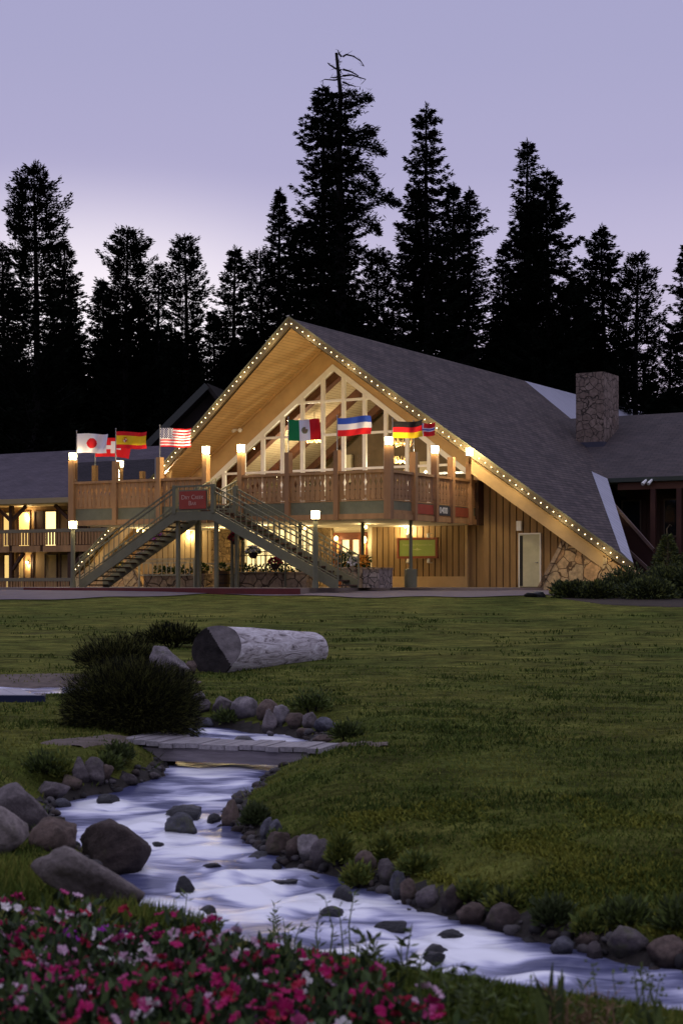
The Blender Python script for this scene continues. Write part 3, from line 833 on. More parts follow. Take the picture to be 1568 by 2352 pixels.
ceil_lamp(600, 1215, -4.5, 'ceiling lamp under the deck behind the right stair flight', 90)
ceil_lamp(700, 1212, -3.0, 'ceiling lamp under the deck near the stone wall panel', 60)
ceil_lamp(500, 1214, -3.0, 'ceiling lamp under the deck in front of the stone veneer panel', 75)
ceil_lamp(840, 1205, -3.5, 'ceiling lamp under the deck in front of the entrance', 50)
# flood light high on the gable wall where soffit meets wall
p = P(545, 986, -0.3)
t = Bthing('floodlight', 'twin floodlight under the soffit left of the big window', 'floodlight', p.x, -0.1, p.z)
m = LB(); m.box(p.x - 0.1, p.x + 0.1, -0.12, 0.0, p.z - 0.05, p.z + 0.1); m.build('bracket', M['tan_wall'], t)
m = LB()
for dx in (-0.13, 0.13): m.tube([(p.x + dx, -0.15, p.z), (p.x + dx * 1.5, -0.38, p.z - 0.06)], [0.05, 0.1], 8)
m.build('lamp_head', M['white_trim'], t)

# ------------------------------------------------------------------ string lights along both rakes
def light_string(sg, n, lab):
    t = Bthing('light_string', lab, 'string lights', 0, -3.7, RZ, 'fairy lights along the roof edge')
    A = Vector((0, -3.66, RZ - 0.17)); B = Vector((sg * 14.15, -0.65, roofz(14.15) - 0.17))
    nn = (B - A).cross(Vector((0, 0, 1))).normalized(); nn = nn if nn.y < 0 else -nn
    m = LB(); pts = []
    for i in range(2 * n + 1):
        q = A + (B - A) * (i / (2 * n)) + nn * 0.055
        q.z += -0.035 if i % 2 == 0 else 0.0
        pts.append(q)
    m.tube(pts, 0.008, 4); m.build('cable', M['green'], t)
    m = LB(); m.ball((0, 0, 0), 0.042, nu=6, nv=5)
    b0 = None
    for i in range(n):
        q = A + (B - A) * ((i + 0.5) / n) + nn * 0.07
        if b0 is None:
            m = MB(); m.ball((0, 0, 0), 0.023, nu=6, nv=5); b0 = m.build('bulb', M['bulb_glow'], None); b0.parent = t; bo = b0
        else:
            bo = b0.copy(); COL.objects.link(bo); bo.parent = t
        bo.location = WM[t.name].inverted() @ (BM @ q)
        if i % 7 == 3: point('bulb_light', BM @ (q + nn * 0.3 - Vector((0, 0, 0.22))), 11, r=0.05, parent=t)
light_string(1, 57, 'string of small warm bulbs along the long right roof edge of the lodge')
light_string(-1, 58, 'string of small warm bulbs along the left roof edge of the lodge')

# ------------------------------------------------------------------ antler chandeliers in the great room
def chandelier(px, py, s, r, tiers, lab, e):
    p = P(px, py, s)
    t = Bthing('antler_chandelier', lab, 'chandelier', p.x, s, p.z)
    rng = random.Random(int(px))
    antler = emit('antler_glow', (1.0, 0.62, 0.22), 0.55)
    m = LB()
    m.tube([(p.x, s, p.z), (p.x, s, roofz(p.x) - 0.7)], 0.02, 4)
    m.build('chain', M['black_metal'], t)
    m = LB(); b = LB()
    for k in range(tiers):
        zc = p.z - 0.75 * k; rr = r * (1 if k % 2 else 0.8)
        for i in range(12):
            a = 2 * math.pi * i / 12 + rng.random() * 0.4
            q0 = Vector((p.x, s, zc)); q1 = q0 + Vector((math.cos(a) * rr * 0.7, math.sin(a) * rr * 0.7, -0.18 + rng.random() * 0.1)); q2 = q0 + Vector((math.cos(a + 0.3) * rr, math.sin(a + 0.3) * rr, 0.1 + rng.random() * 0.25))
            m.tube([q0, q1, q2], [0.03, 0.028, 0.008], 4)
            for _ in range(2): m.tube([q1, q1 + Vector((rng.uniform(-.2, .2), rng.uniform(-.2, .2), rng.uniform(.1, .35)))], [0.022, 0.006], 4)
            if i % 2 == 0: b.ball(q1 + Vector((0, 0, 0.1)), 0.035, nu=5, nv=4)
    m.build('antlers', antler, t); b.build('bulbs', M['bulb_glow'], t)
    point('lamp_light', BM @ Vector((p.x, s, p.z - 0.9)), e, col=(1.0, 0.84, 0.55), r=0.25, parent=t)
chandelier(722, 1008, 3.8, 0.62, 1, 'glowing antler chandelier behind the middle panes of the window wall', 620)
chandelier(925, 1018, 2.0, 0.55, 3, 'tall tiered antler chandelier glowing behind the right panes', 480)

# ------------------------------------------------------------------ hanging sign on the siding
q0, q1 = P(917, 1241, -0.35), P(1000, 1277, -0.35)
sb = Bthing('wall_sign', 'framed light green sign with faint lettering on the siding behind a column', 'sign', (q0.x + q1.x) / 2, -0.35, q1.z)
green_sign = pbr('lime_sign_paint', (0.30, 0.40, 0.09), 0.5, 0.05)
m = LB(); m.box(q0.x, q1.x, -0.36, -0.3, q1.z, q0.z); so = m.build('board', green_sign, sb)
m = LB(); e = 0.1
m.box(q0.x - e, q1.x + e, -0.4, -0.28, q0.z, q0.z + e); m.box(q0.x - e, q1.x + e, -0.4, -0.28, q1.z - e, q1.z)
m.box(q0.x - e, q0.x, -0.4, -0.28, q1.z + 0.001, q0.z - 0.001); m.box(q1.x, q1.x + e, -0.4, -0.28, q1.z + 0.001, q0.z - 0.001)
m.build('frame', pbr('sign_frame', (0.24, 0.06, 0.025), 0.5), sb)
for dx in (0.25, 0.82):
    for z, sgn in ((q0.z + 0.1, 1), (q1.z - 0.12, -1)):
        x = q0.x + (q1.x - q0.x) * dx
        m = LB(); m.tube([(x, -0.38, z), (x, -0.42, z + sgn * 0.17)], [0.055, 0.07], 8); m.tube([(x, -0.05, z + sgn * 0.16), (x, -0.42, z + sgn * 0.17)], 0.015, 4); m.build('sign_lamp', M['white_trim'], sb)
cx = (q0.x + q1.x) / 2; cz = (q0.z + q1.z) / 2
lm = pbr('sign_lettering', (0.50, 0.55, 0.22), 0.5)
text('Mammoth Mountain Inn', 0.145, lm, BM @ Matrix.Translation((cx, -0.365, cz + 0.14)) @ FRONT, so, ext=0.002)
m = LB(); m.add([(cx - 0.24, -0.366, cz - 0.06), (cx, -0.366, cz - 0.1), (cx + 0.24, -0.366, cz - 0.06), (cx + 0.06, -0.366, cz - 0.03), (cx, -0.366, cz + 0.02), (cx - 0.06, -0.366, cz - 0.03)], [(0, 1, 2, 3, 4, 5)])
m.build('emblem', lm, so)

# ------------------------------------------------------------------ flags
fm = {}
def cm(c):
    k = tuple(c)
    if k not in fm: fm[k] = pbr('flag_cloth_%d' % len(fm), tuple(lin(*c)[:3]), 0.85)
    return fm[k]
WHT, RED, BLU, YEL, BLK, GRN, BRN = (215, 212, 222), (205, 25, 35), (45, 75, 170), (228, 190, 30), (28, 25, 28), (25, 120, 70), (120, 105, 85)
NAVY = (40, 42, 95)
def flag(a, s, zbase, px1, y0, y1, ytop, colf, lab, seed, nx=60, ny=38, droop=0.0):
    d = depth(a, s)
    zt = (HY - ytop) / F * d; z0 = (HY - y0) / F * d; z1 = (HY - y1) / F * d
    wpt = BM @ Vector((a, s, 0))
    L = (px1 - CX) / F * d - wpt.x
    t = Bthing('flag', lab, 'flag', a, s, zbase, 'national flags along the deck')
    m = LB(); m.tube([(a, s, zbase), (a, s, zt)], [0.022, 0.016], 6); m.ball((a, s, zt + 0.02), 0.035, nu=6, nv=5)
    m.build('flag_pole', M['grey_metal'], t)
    rng = random.Random(seed); ph = rng.random() * 6
    V = []; Q = []; mi = []; mats = []
    for j in range(ny + 1):
        for i in range(nx + 1):
            u = i / nx; v = j / ny
            amp = 0.10 * u
            yy = amp * math.sin(u * 7.5 - v * 1.4 + ph) + 0.05 * u * math.sin(u * 15 + v * 3 + ph)
            z = z0 + (z1 - z0) * v + 0.05 * math.sin(u * 5 + ph) * u - droop * u * u
            V.append((wpt.x + 0.02 + L * u * (0.97 + 0.03 * math.cos(v * 3 + ph)), wpt.y + yy, z))
    for j in range(ny):
        for i in range(nx):
            k = j * (nx + 1) + i
            Q.append((k, k + 1, k + nx + 2, k + nx + 1))
            c = cm(colf((i + 0.5) / nx, (j + 0.5) / ny))
            if c not in mats: mats.append(c)
            mi.append(mats.index(c))
    np_mesh('flag_cloth', V, Q, mats, parent=t, mi=mi, smooth=True)
def japan(u, v): return RED if ((u - 0.5) * 1.5) ** 2 + (v - 0.5) ** 2 < 0.072 else WHT
def spain(u, v):
    if abs(v - 0.5) > 0.25: return RED
    if ((u - 0.3) / 0.06) ** 2 + ((v - 0.52) / 0.11) ** 2 < 1: return (175, 60, 40) if (u < 0.3) == (v < 0.5) else (225, 200, 190)
    if abs(abs(u - 0.3) - 0.095) < 0.012 and abs(v - 0.53) < 0.11: return (190, 110, 60)
    if abs(u - 0.3) < 0.05 and 0.34 < v < 0.39: return (180, 70, 40)
    return YEL
def usa(u, v):
    if u < 0.42 and v < 0.54:
        i = u / 0.42 * 11; j = v / 0.54 * 9
        return WHT if (int(i) + int(j)) % 2 == 0 and 0.15 < i % 1 < 0.85 else NAVY
    return RED if int(v * 13) % 2 == 0 else WHT
def swiss(u, v):
    x, y = abs(u - 0.5) * 1.4, abs(v - 0.5)
    return WHT if (x < 0.1 and y < 0.32) or (y < 0.1 and x < 0.32) else RED
def mexico(u, v):
    if u < 0.333: return GRN
    if u > 0.667: return RED
    e = ((u - 0.5) / 0.1) ** 2 + ((v - 0.5) / 0.16) ** 2
    return (BRN if e < 0.6 else (110, 125, 85)) if e < 1 and not (v < 0.45 and u > 0.54) else WHT
def tri(u, v): return BLU if v < 0.333 else (WHT if v < 0.667 else RED)
def german(u, v): return BLK if v < 0.333 else (RED if v < 0.667 else YEL)
def norway(u, v):
    x, y = abs(u - 0.36) * 1.4, abs(v - 0.5)
    return BLU if min(x, y) < 0.06 else (WHT if min(x, y) < 0.12 else RED)
flag(pa[0] + 0.05, DS + 0.2, 4.9, 247, 996, 1040, 991, japan, 'white flag with a red disc flying above the left corner of the deck', 1, droop=-0.02)
flag(DL, ls[0], 5.0, 300, 1006, 1049, 1003, swiss, 'red flag with white cross partly hidden behind the red and yellow flag', 2, droop=0.05)
flag(pa[1], DS, 5.0, 338, 991, 1030, 986, spain, 'red and yellow striped flag with a small crest', 3)
flag(pa[2], DS, 5.08, 440, 983, 1026, 978, usa, 'starred and striped flag beside the left roof edge', 4)
flag(pa[5], DS, 5.02, 736, 964, 1012, 960, mexico, 'green, white and red vertically striped flag before the window wall', 5, droop=0.0)
flag(pa[6], DS, 5.02, 852, 960, 1002, 956, tri, 'blue, white and red horizontally striped flag before the window wall', 6, droop=-0.1)
flag(a_of(901, -7.2), -7.2, 4.2, 972, 968, 1006, 963, german, 'black, red and yellow striped flag by the front corner of the deck', 7, droop=-0.05)
flag(DR, ss[0], 5.0, 1000, 972, 1002, 968, norway, 'red flag with a blue and white cross near the right roof edge', 8, droop=-0.05)

# ------------------------------------------------------------------ left guest wing
wing = Bthing('guest_wing', 'two-storey guest wing with balconies and lit curtained rooms left of the lodge', 'building', -20, 3.6, -0.5)
WA0, WA1 = -46.0, -12.6
SW, SB = 3.8, 2.2
m = LB()
m.add([(WA0, 1.7, 4.22), (WA1, 1.7, 4.22), (WA1 + 0.5, 10.0, 7.47), (WA0, 10.0, 7.47)], [(0, 1, 2, 3)])
m.add([(WA0, 10.0, 7.47), (WA1 + 0.5, 10.0, 7.47), (WA1 + 0.5, 18, 4.2), (WA0, 18, 4.2)], [(0, 1, 2, 3)])
m.build('roof', slope_mat('wing_shingle', (0.1, 0.082, 0.1), (0.075, 0.062, 0.078), (0.035, 0.03, 0.035), 0.5, 0.17, 0.012, zmul=2.7, ax='X', noisevar=0.2), wing)
m = LB(); m.box(WA0, WA1, 1.62, 1.72, 3.98, 4.24); m.build('eave_fascia', pbr('wing_fascia', (0.30, 0.24, 0.13), 0.6), wing)
m = LB(); m.box(WA0, WA1, 1.73, SW, 3.94, 3.98); m.build('eave_soffit', M['tan_wall'], wing)
m = LB(); m.box(WA0, WA1, SW, SW + 0.2, -0.6, 4.1); m.build('wall', M['siding'], wing)
wz0 = {1: (1.75, 3.72), 0: (-0.4, 1.45)}
def floor_items(lv, items):
    z0, z1 = wz0[lv]
    for px0, px1, kind in items:
        a0, a1 = a_of(px0, SW), a_of(px1, SW)
        if kind == 'post':
            m = LB(); m.box(a0, a1, SW - 0.06, SW, z0, z1); m.build('mullion', M['cream'], wing); continue
        m = LB()
        for x in (a0, a1 - 0.06): m.box(x, x + 0.06, SW - 0.07, SW - 0.001, z0, z1)
        m.box(a0 + 0.06, a1 - 0.06, SW - 0.07, SW - 0.001, z1 - 0.07, z1)
        fo = m.build('window', M['dark_wood'], wing)
        n = max(4, int((a1 - a0) / 0.055)); V = []; Q = []
        for i in range(n + 1):
            x = a0 + 0.06 + (a1 - a0 - 0.12) * i / n; y = SW - 0.035 + (0.025 if i % 2 else 0)
            for z in (z0, z1 - 0.07): V.append(BM @ Vector((x, y, z)))
        Q = [(2 * i, 2 * i + 2, 2 * i + 3, 2 * i + 1) for i in range(n)]
        np_mesh('curtain', [tuple(v) for v in V], Q, {'bright': M['curtain_bright'], 'lit': M['curtain_lit'], 'dull': M['curtain'], 'dark': M['dark_wood']}[kind], parent=fo)
floor_items(1, [(-160, -130, 'lit'), (-90, -60, 'dull'), (-40, -12, 'bright'), (8, 34, 'lit'), (43, 71, 'lit'), (80, 102, 'dark'), (104, 132, 'bright'), (138, 166, 'dull'), (172, 200, 'dark'), (206, 236, 'dull')])
floor_items(0, [(-150, -120, 'dull'), (-80, -50, 'lit'), (-40, -12, 'dull'), (10, 27, 'lit'), (43, 58, 'dull'), (72, 78, 'dark'), (104, 133, 'dull'), (140, 168, 'dull'), (172, 190, 'dark'), (196, 225, 'dull')])
m = LB()
m.box(WA0, WA1, SB, SW - 0.08, 1.55, 1.75); m.box(WA0, WA1, SB, SW - 0.08, -0.62, -0.45)
m.build('balcony_floor', M['dark_wood'], wing)
def wing_rail(zt, zb):
    m = LB(); n = int((WA1 - WA0) / 0.2)
    for i in range(n):
        a = WA0 + 0.2 * i; m.box(a, a + 0.125, SB - 0.06, SB - 0.03, zb, zt - 0.16)
    m.build('balcony_railing', M['rail_wood'], wing)
    m = LB(); m.box(WA0, WA1, SB - 0.08, SB + 0.02, zt - 0.18, zt); m.build('balcony_top_rail', pbr('rail_cap', (0.2, 0.17, 0.11), 0.6), wing)
wing_rail(2.68, 1.86); wing_rail(0.17, -0.62)
m = LB()
for k in range(16): m.box(WA0 + 2.1 * k + 0.1, WA0 + 2.1 * k + 2.0, SB - 0.05, SB - 0.01, 1.5, 1.83)
m.build('rim_beam', M['rail_wood'], wing)
for px in (25, -120, 160):
    a = a_of(px, SB + 0.1)
    m = LB(); m.bar((a, SB + 0.15, 1.75), (a, SB + 0.15, 4.0), 0.2, 0.2, up=(0, 1, 0)); m.bar((a + 0.1, SB + 0.15, 3.2), (a + 1.0, SB + 0.15, 3.9), 0.14, 0.16); m.bar((a - 0.1, SB + 0.15, 3.2), (a - 1.0, SB + 0.15, 3.9), 0.14, 0.16)
    m.bar((a, SB + 0.15, -0.6), (a, SB + 0.15, 1.5), 0.2, 0.2, up=(0, 1, 0)); m.bar((a + 0.1, SB + 0.15, 0.6), (a + 0.8, SB + 0.15, 1.45), 0.14, 0.14)
    m.build('timber_post', M['dark_wood'], wing)
for px, py, lab in ((66, 1183, 'upper lit wall lamp between curtained windows of the left wing'), (66, 1292, 'lower lit wall lamp between curtained windows of the left wing')):
    wall_lamp(px, py, SW, lab, 60, grp='balcony wall lamps of the left wing', r=0.08, sc=1.0)
wall_lamp(-60, 1183, SW, 'wall lamp beside the lit room at the far left of the upper balcony', 26, grp='balcony wall lamps of the left wing', r=0.08, sc=1.0)

# ------------------------------------------------------------------ right wing
rw = Bthing('side_wing', 'dark brown wing with a low shingled roof behind the chimney on the right', 'building', 14, 12, -0.3)
m = LB()
m.add([(8.42, 11.5, 4.9), (26, 11.5, 4.9), (26, 19, 8.7), (3.3, 19, 8.7)], [(0, 1, 2, 3)])
m.add([(3.3, 19, 8.7), (26, 19, 8.7), (26, 27, 4.9), (3.3, 27, 4.9)], [(0, 1, 2, 3)])
m.build('roof', slope_mat('side_shingle', (0.085, 0.068, 0.068), (0.062, 0.052, 0.055), (0.03, 0.025, 0.028), 0.5, 0.17, 0.012, zmul=2.2, ax='X', noisevar=0.2), rw)
m = LB(); m.box(8.5, 26, 11.42, 11.5, 4.72, 4.92); m.build('gutter', pbr('dark_green_gutter', (0.04, 0.05, 0.04), 0.5), rw)
m = LB(); m.box(8.9, 26, 11.6, 11.8, 4.35, 4.7); m.build('eave_beam', pbr('red_brown_beam', (0.09, 0.035, 0.02), 0.7), rw)
m = LB(); siding(m, 8.6, 26, lambda a: -0.4, lambda a: 4.5, s=13.6, w=0.35); m.build('wall', [pbr('dark_siding', (0.05, 0.024, 0.017), 0.8), M['siding_gap']], rw)
for px in (1500, 1560):
    a = a_of(px, 11.7); m = LB(); m.box(a - 0.12, a + 0.12, 11.6, 11.8, -0.4, 4.35); m.build('timber_post', pbr('wing_post', (0.06, 0.022, 0.016), 0.7), rw)
for px0, px1 in ((1425, 1470), (1522, 1556)):
    a0, a1 = a_of(px0, 13.4), a_of(px1, 13.4)
    m = LB()
    for x in (a0, a1 - 0.06): m.box(x, x + 0.06, 13.48, 13.55, 2.2, 3.9)
    m.box(a0, a1, 13.47, 13.54, 2.1, 2.2); m.box(a0, a1, 13.47, 13.54, 3.9, 3.98)
    wo = m.build('window', pbr('wing_window_frame', (0.1, 0.07, 0.05), 0.6), rw)
    m = LB(); m.box(a0 + 0.06, a1 - 0.06, 13.5, 13.52, 2.2, 3.9); m.build('pane', pbr('dark_pane', (0.012, 0.013, 0.016), 0.1, spec=0.5), wo)
m = LB()
for o_ in (0, 1):
    p, q = (P(1408, 1158, 9.0), P(1500, 1262, 8.5)) if o_ == 0 else (P(1440, 1262, 8.6), P(1500, 1318, 8.2))
    m.bar(p, q, 0.08, 0.14)
m.build('stair_handrail', pbr('handrail_brown', (0.13, 0.085, 0.08), 0.6), rw)
m = LB(); p = P(1408, 1164, 9.1); q = P(1500, 1268, 8.6)
m.prism([p, q, (q.x, q.y, -0.4), (p.x, p.y, -0.4)], (0, 0.1, 0)); m.build('stair_side_panel', pbr('stair_panel', (0.035, 0.012, 0.012), 0.8), rw)
p = P(1482, 1106, 11.3)
t = Bthing('floodlight', 'unlit twin floodlight under the eave of the dark right wing', 'floodlight', p.x, 11.4, p.z)
m = LB()
for dx in (0, 0.28): m.tube([(p.x + dx, 11.5, p.z + 0.12), (p.x + dx - 0.12, 11.2, p.z - 0.12)], [0.05, 0.09], 8)
m.build('lamp_head', M['white'], t)
m = LB(); m.box(p.x - 0.02, p.x + 0.3, 11.5, 11.6, p.z + 0.08, p.z + 0.2); m.build('bracket', M['dark_wood'], t)

# ------------------------------------------------------------------ dark cabin among the trees
cab = thing('cabin', 'dark gabled cabin standing among the trees behind the left roof edge', 'cabin', at0 := Vector((-9.0, 96, 0)), R(-12))
cw = pbr('cabin_wall', (0.02, 0.016, 0.014), 0.9); cf = pbr('cabin_fascia', (0.05, 0.055, 0.05), 0.7)
CM = Matrix.Translation(at0) @ Matrix.Rotation(R(-12), 4, 'Z')
m = MB(CM); m.prism([(-4.2, 0, 0), (4.2, 0, 0), (4.2, 0, 7.2), (1.2, 0, 11.3), (-4.2, 0, 6.4)], (0, 8, 0)); m.build('wall', cw, cab)
m = MB(CM)
m.prism([(1.2, -0.8, 11.8), (-4.8, -0.8, 6.2), (-4.8, -0.8, 5.85), (1.2, -0.8, 11.45)], (0, 9.6, 0)); m.prism([(1.2, -0.8, 11.8), (4.8, -0.8, 7.2), (4.8, -0.8, 6.85), (1.2, -0.8, 11.45)], (0, 9.6, 0))
m.build('roof', cw, cab)
m = MB(CM); m.bar((1.2, -0.86, 11.65), (-4.8, -0.86, 6.05), 0.1, 0.4); m.build('fascia', cf, cab)
# ------------------------------------------------------------------ ground, stream
def zw(d): return np.interp(d, [0, 8.5, 12, 16.4, 17.3, 22, 26], [-2.38, -2.37, -2.32, -2.26, -2.14, -2.11, -1.8])
def base_z(x, d):
    z = np.interp(d, [0, 5, 8, 11, 15, 19, 25, 31, 36, 45, 50, 54, 57, 60, 63, 90, 110, 160, 300], [-1.70, -1.75, -1.85, -1.92, -1.86, -1.79, -1.74, -1.6, -1.45, -1.08, -.84, -.63, -.50, -.41, -.385, -.36, 1, 8, 10])
    z = z - 0.014 * np.clip(-x, 0, 15) * np.clip((d - 38) / 15, 0, 1) * np.clip((62 - d) / 6, 0, 1)
    z = z + 0.012 * np.sin(x * 1.3 + d * 0.7) + 0.02 * np.sin(x * 0.37 - d * 0.23 + 1) * np.clip((70 - d) / 30, 0, 1)
    return z
rows = [(1672, 415, 520), (1680, 418, 560), (1690, 424, 650), (1700, 428, 705), (1715, 420, 722), (1740, 405, 700), (1770, 385, 655), (1785, 375, 608), (1800, 300, 578), (1820, 185, 548), (1840, 145, 532),
        (1865, 128, 516), (1900, 138, 518), (1930, 150, 560), (1960, 190, 602), (1990, 235, 655), (2020, 258, 765), (2050, 280, 865), (2090, 300, 965), (2130, 320, 1090), (2170, 400, 1255), (2210, 500, 1425), (2250, 620, 1610),
        (2300, 790, 1830), (2352, 1000, 2080), (2450, 1400, 2560), (2600, 2050, 3300)]
def depth_w(py):
    d = 10.0
    for _ in range(40): d = float(-zw(d) * F / (py - HY))
    return d
SL = []; SR = []
for py, xl, xr in rows:
    d = depth_w(py); SL.append(((xl - CX) / F * d, d)); SR.append(((xr - CX) / F * d, d))
SL = np.array(SL); SR = np.array(SR)
# densify along the stream and make the banks a little ragged
def dens(A, n):
    t = np.concatenate([[0], np.cumsum(np.linalg.norm(np.diff((SL + SR) / 2, axis=0), axis=1))]); tt = np.linspace(0, t[-1], n)
    return np.stack([np.interp(tt, t, A[:, 0]), np.interp(tt, t, A[:, 1])], 1), tt
NS = 330
SLd, ts = dens(SL, NS); SRd, _ = dens(SR, NS)
poly_stream = np.concatenate([SL, SR[::-1]])
pond = np.array([(-20, 25.4), (-5.0, 25.5), (-3.9, 25.9), (-3.6, 26.5), (-4.3, 27.3), (-7, 27.5), (-20, 27.6)])
def sdist(x, d, poly):
    """signed distance to a polygon, negative inside"""
    x = np.asarray(x, float); d = np.asarray(d, float)
    best = np.full(x.shape, 1e9); ins = np.zeros(x.shape, bool)
    n = len(poly)
    for i in range(n):
        ax, ay = poly[i]; bx, by = poly[(i + 1) % n]
        ex, ey = bx - ax, by - ay
        t = np.clip(((x - ax) * ex + (d - ay) * ey) / (ex * ex + ey * ey + 1e-12), 0, 1)
        best = np.minimum(best, (x - ax - t * ex) ** 2 + (d - ay - t * ey) ** 2)
        c = ((ay > d) != (by > d)) & (x < (bx - ax) * (d - ay) / (by - ay + 1e-12) + ax)
        ins ^= c
    r = np.sqrt(best)
    return np.where(ins, -r, r)
def sm(t): t = np.clip(t, 0, 1); return t * t * (3 - 2 * t)
def terrain(x, d, full=False):
    x = np.asarray(x, float); d = np.asarray(d, float)
    b = base_z(x, d)
    sd = sdist(x, d, poly_stream)
    cx = np.interp(d, (SL[::-1, 1]), ((SL + SR) / 2)[::-1, 0])
    right = x > cx
    w = np.where(right, sm((sd - 0.25) / np.interp(d, [8, 12, 16, 22], [2.6, 1.8, 1.0, 1.2])), sm((sd - 0.12) / 0.75))
    bank = zw(d) + np.interp(sd, [0, 0.1, 0.4, 1.0], [-0.03, 0.08, 0.19, 0.28])
    z = np.where(sd < 0, zw(d) - 0.03 - 0.25 * np.clip(-sd / 0.4, 0, 1), bank + (b - bank) * w)
    sp = sdist(x, d, pond)
    z = np.where(sp < 0, -1.80 - 0.15 * np.clip(-sp / 0.5, 0, 1) , z + (-1.80 - z) * (1 - sm(sp / 1.1)) * (sd > 0.3))
    if full: return z, sd, sp
    return z
def T(x, d): return float(terrain(np.array([x]), np.array([d]))[0])
DD = np.geomspace(3.6, 90, 1400)
def ray(px, py, zoff=0.0):
    """ground point under a pixel of the photograph"""
    z = (HY - py) / F * DD; x = (px - CX) / F * DD
    g_, sd_, _ = terrain(x, DD, True); g_ = np.where(sd_ < 0, zw(DD), g_) + zoff
    k = np.argmax(z <= g_)
    if not (z <= g_).any(): k = len(DD) - 1
    return Vector((x[k], DD[k], g_[k]))

xs = np.concatenate([-np.geomspace(14, 320, 26)[::-1], np.arange(-13.9, 13.95, 0.11), np.geomspace(14.1, 320, 26)])
ds = np.concatenate([[-60, -30, -12, -4, 0, 2], np.arange(3, 30, 0.1), np.arange(30, 72, 0.4), np.geomspace(73, 320, 24)])
XX, YY = np.meshgrid(xs, ds)
ZZ, SD, SP = terrain(XX.ravel(), YY.ravel(), True)
rg = np.random.default_rng(3)
near = np.clip((40 - YY.ravel()) / 30, 0, 1)
ZZ = ZZ + rg.normal(0, 0.006, ZZ.shape) * near
V = np.stack([XX.ravel(), YY.ravel(), ZZ], 1)
nx, ny = len(xs), len(ds)
I = np.arange(nx * ny).reshape(ny, nx)
Q = np.stack([I[:-1, :-1].ravel(), I[:-1, 1:].ravel(), I[1:, 1:].ravel(), I[1:, :-1].ravel()], 1)
mn = np.minimum(SD, SP)[Q].mean(1)
def grass_mat():
    m, t, b = nt('lawn_grass')
    b.inputs['Roughness'].default_value = 0.95; b.inputs['Specular IOR Level'].default_value = 0.03
    tc = t.nodes.new('ShaderNodeTexCoord')
    def noise(sc, det, st=(1, 1, 1)):
        mp = t.nodes.new('ShaderNodeMapping'); mp.inputs['Scale'].default_value = st
        n = t.nodes.new('ShaderNodeTexNoise'); n.inputs['Scale'].default_value = sc; n.inputs['Detail'].default_value = det; n.inputs['Roughness'].default_value = 0.7
        t.links.new(tc.outputs['Object'], mp.inputs[0]); t.links.new(mp.outputs[0], n.inputs['Vector']); return n
    n1 = noise(0.28, 4); n2 = noise(2.6, 8, (0.55, 1, 1)); n3 = noise(16, 6, (0.6, 1, 1))
    r1 = t.nodes.new('ShaderNodeValToRGB'); r1.color_ramp.elements[0].position = 0.36; r1.color_ramp.elements[1].position = 0.64
    r1.color_ramp.elements[0].color = (0.088, 0.110, 0.022, 1); r1.color_ramp.elements[1].color = (0.164, 0.164, 0.036, 1)
    t.links.new(n1.outputs['Fac'], r1.inputs[0])
    def mul(src, n, lo, hi, fl, fh):
        mr = t.nodes.new('ShaderNodeMapRange'); mr.inputs['From Min'].default_value = fl; mr.inputs['From Max'].default_value = fh; mr.inputs['To Min'].default_value = lo; mr.inputs['To Max'].default_value = hi
        t.links.new(n.outputs['Fac'], mr.inputs['Value'])
        x = t.nodes.new('ShaderNodeMixRGB'); x.blend_type = 'MULTIPLY'; x.inputs[0].default_value = 1
        t.links.new(src, x.inputs[1]); t.links.new(mr.outputs[0], x.inputs[2]); return x.outputs[0]
    c = mul(r1.outputs[0], n2, 0.45, 1.45, 0.35, 0.65); c = mul(c, n3, 0.6, 1.35, 0.35, 0.65); n5 = noise(0.9, 5, (0.5, 1.3, 1)); c = mul(c, n5, 0.7, 1.25, 0.36, 0.64)
    # bare, trodden patches
    n4 = noise(0.45, 5); r4 = t.nodes.new('ShaderNodeMapRange'); r4.inputs['From Min'].default_value = 0.63; r4.inputs['From Max'].default_value = 0.75; r4.inputs['To Max'].default_value = 0.6
    t.links.new(n4.outputs['Fac'], r4.inputs['Value'])
    x = t.nodes.new('ShaderNodeMixRGB'); x.inputs[2].default_value = (0.085, 0.062, 0.04, 1); t.links.new(r4.outputs[0], x.inputs[0]); t.links.new(c, x.inputs[1])
    t.links.new(x.outputs[0], b.inputs['Base Color'])
    ma = t.nodes.new('ShaderNodeMath'); ma.operation = 'ADD'; t.links.new(n2.outputs['Fac'], ma.inputs[0]); t.links.new(n3.outputs['Fac'], ma.inputs[1])
    bp = t.nodes.new('ShaderNodeBump'); bp.inputs['Strength'].default_value = 0.9; bp.inputs['Distance'].default_value = 0.12
    t.links.new(ma.outputs[0], bp.inputs['Height']); t.links.new(bp.outputs[0], b.inputs['Normal'])
    return m
M['grass'] = grass_mat()
M['mud'] = pbr('bank_mud', (0.026, 0.021, 0.017), 0.8, 0.5, 9.0, 0.8)
M['dirt'] = pbr('trodden_dirt', (0.12, 0.092, 0.075), 0.95, 0.35, 5.0, 0.4)
mi = np.where(mn < 0.17, 1, 0)
dist_p = SP[Q].mean(1); yq = V[Q][:, :, 1].mean(1); xq = V[Q][:, :, 0].mean(1)
mi = np.where((dist_p < 1.3) & (yq > 26.5) & (SD[Q].mean(1) > 0.3), 2, mi)
lawn = np_mesh('lawn', V, Q, [M['grass'], M['mud'], M['dirt']], mi=mi, smooth=True)
tag(lawn, 'wide mown lawn rising from the stream to the lodge', 'lawn', kind='structure')

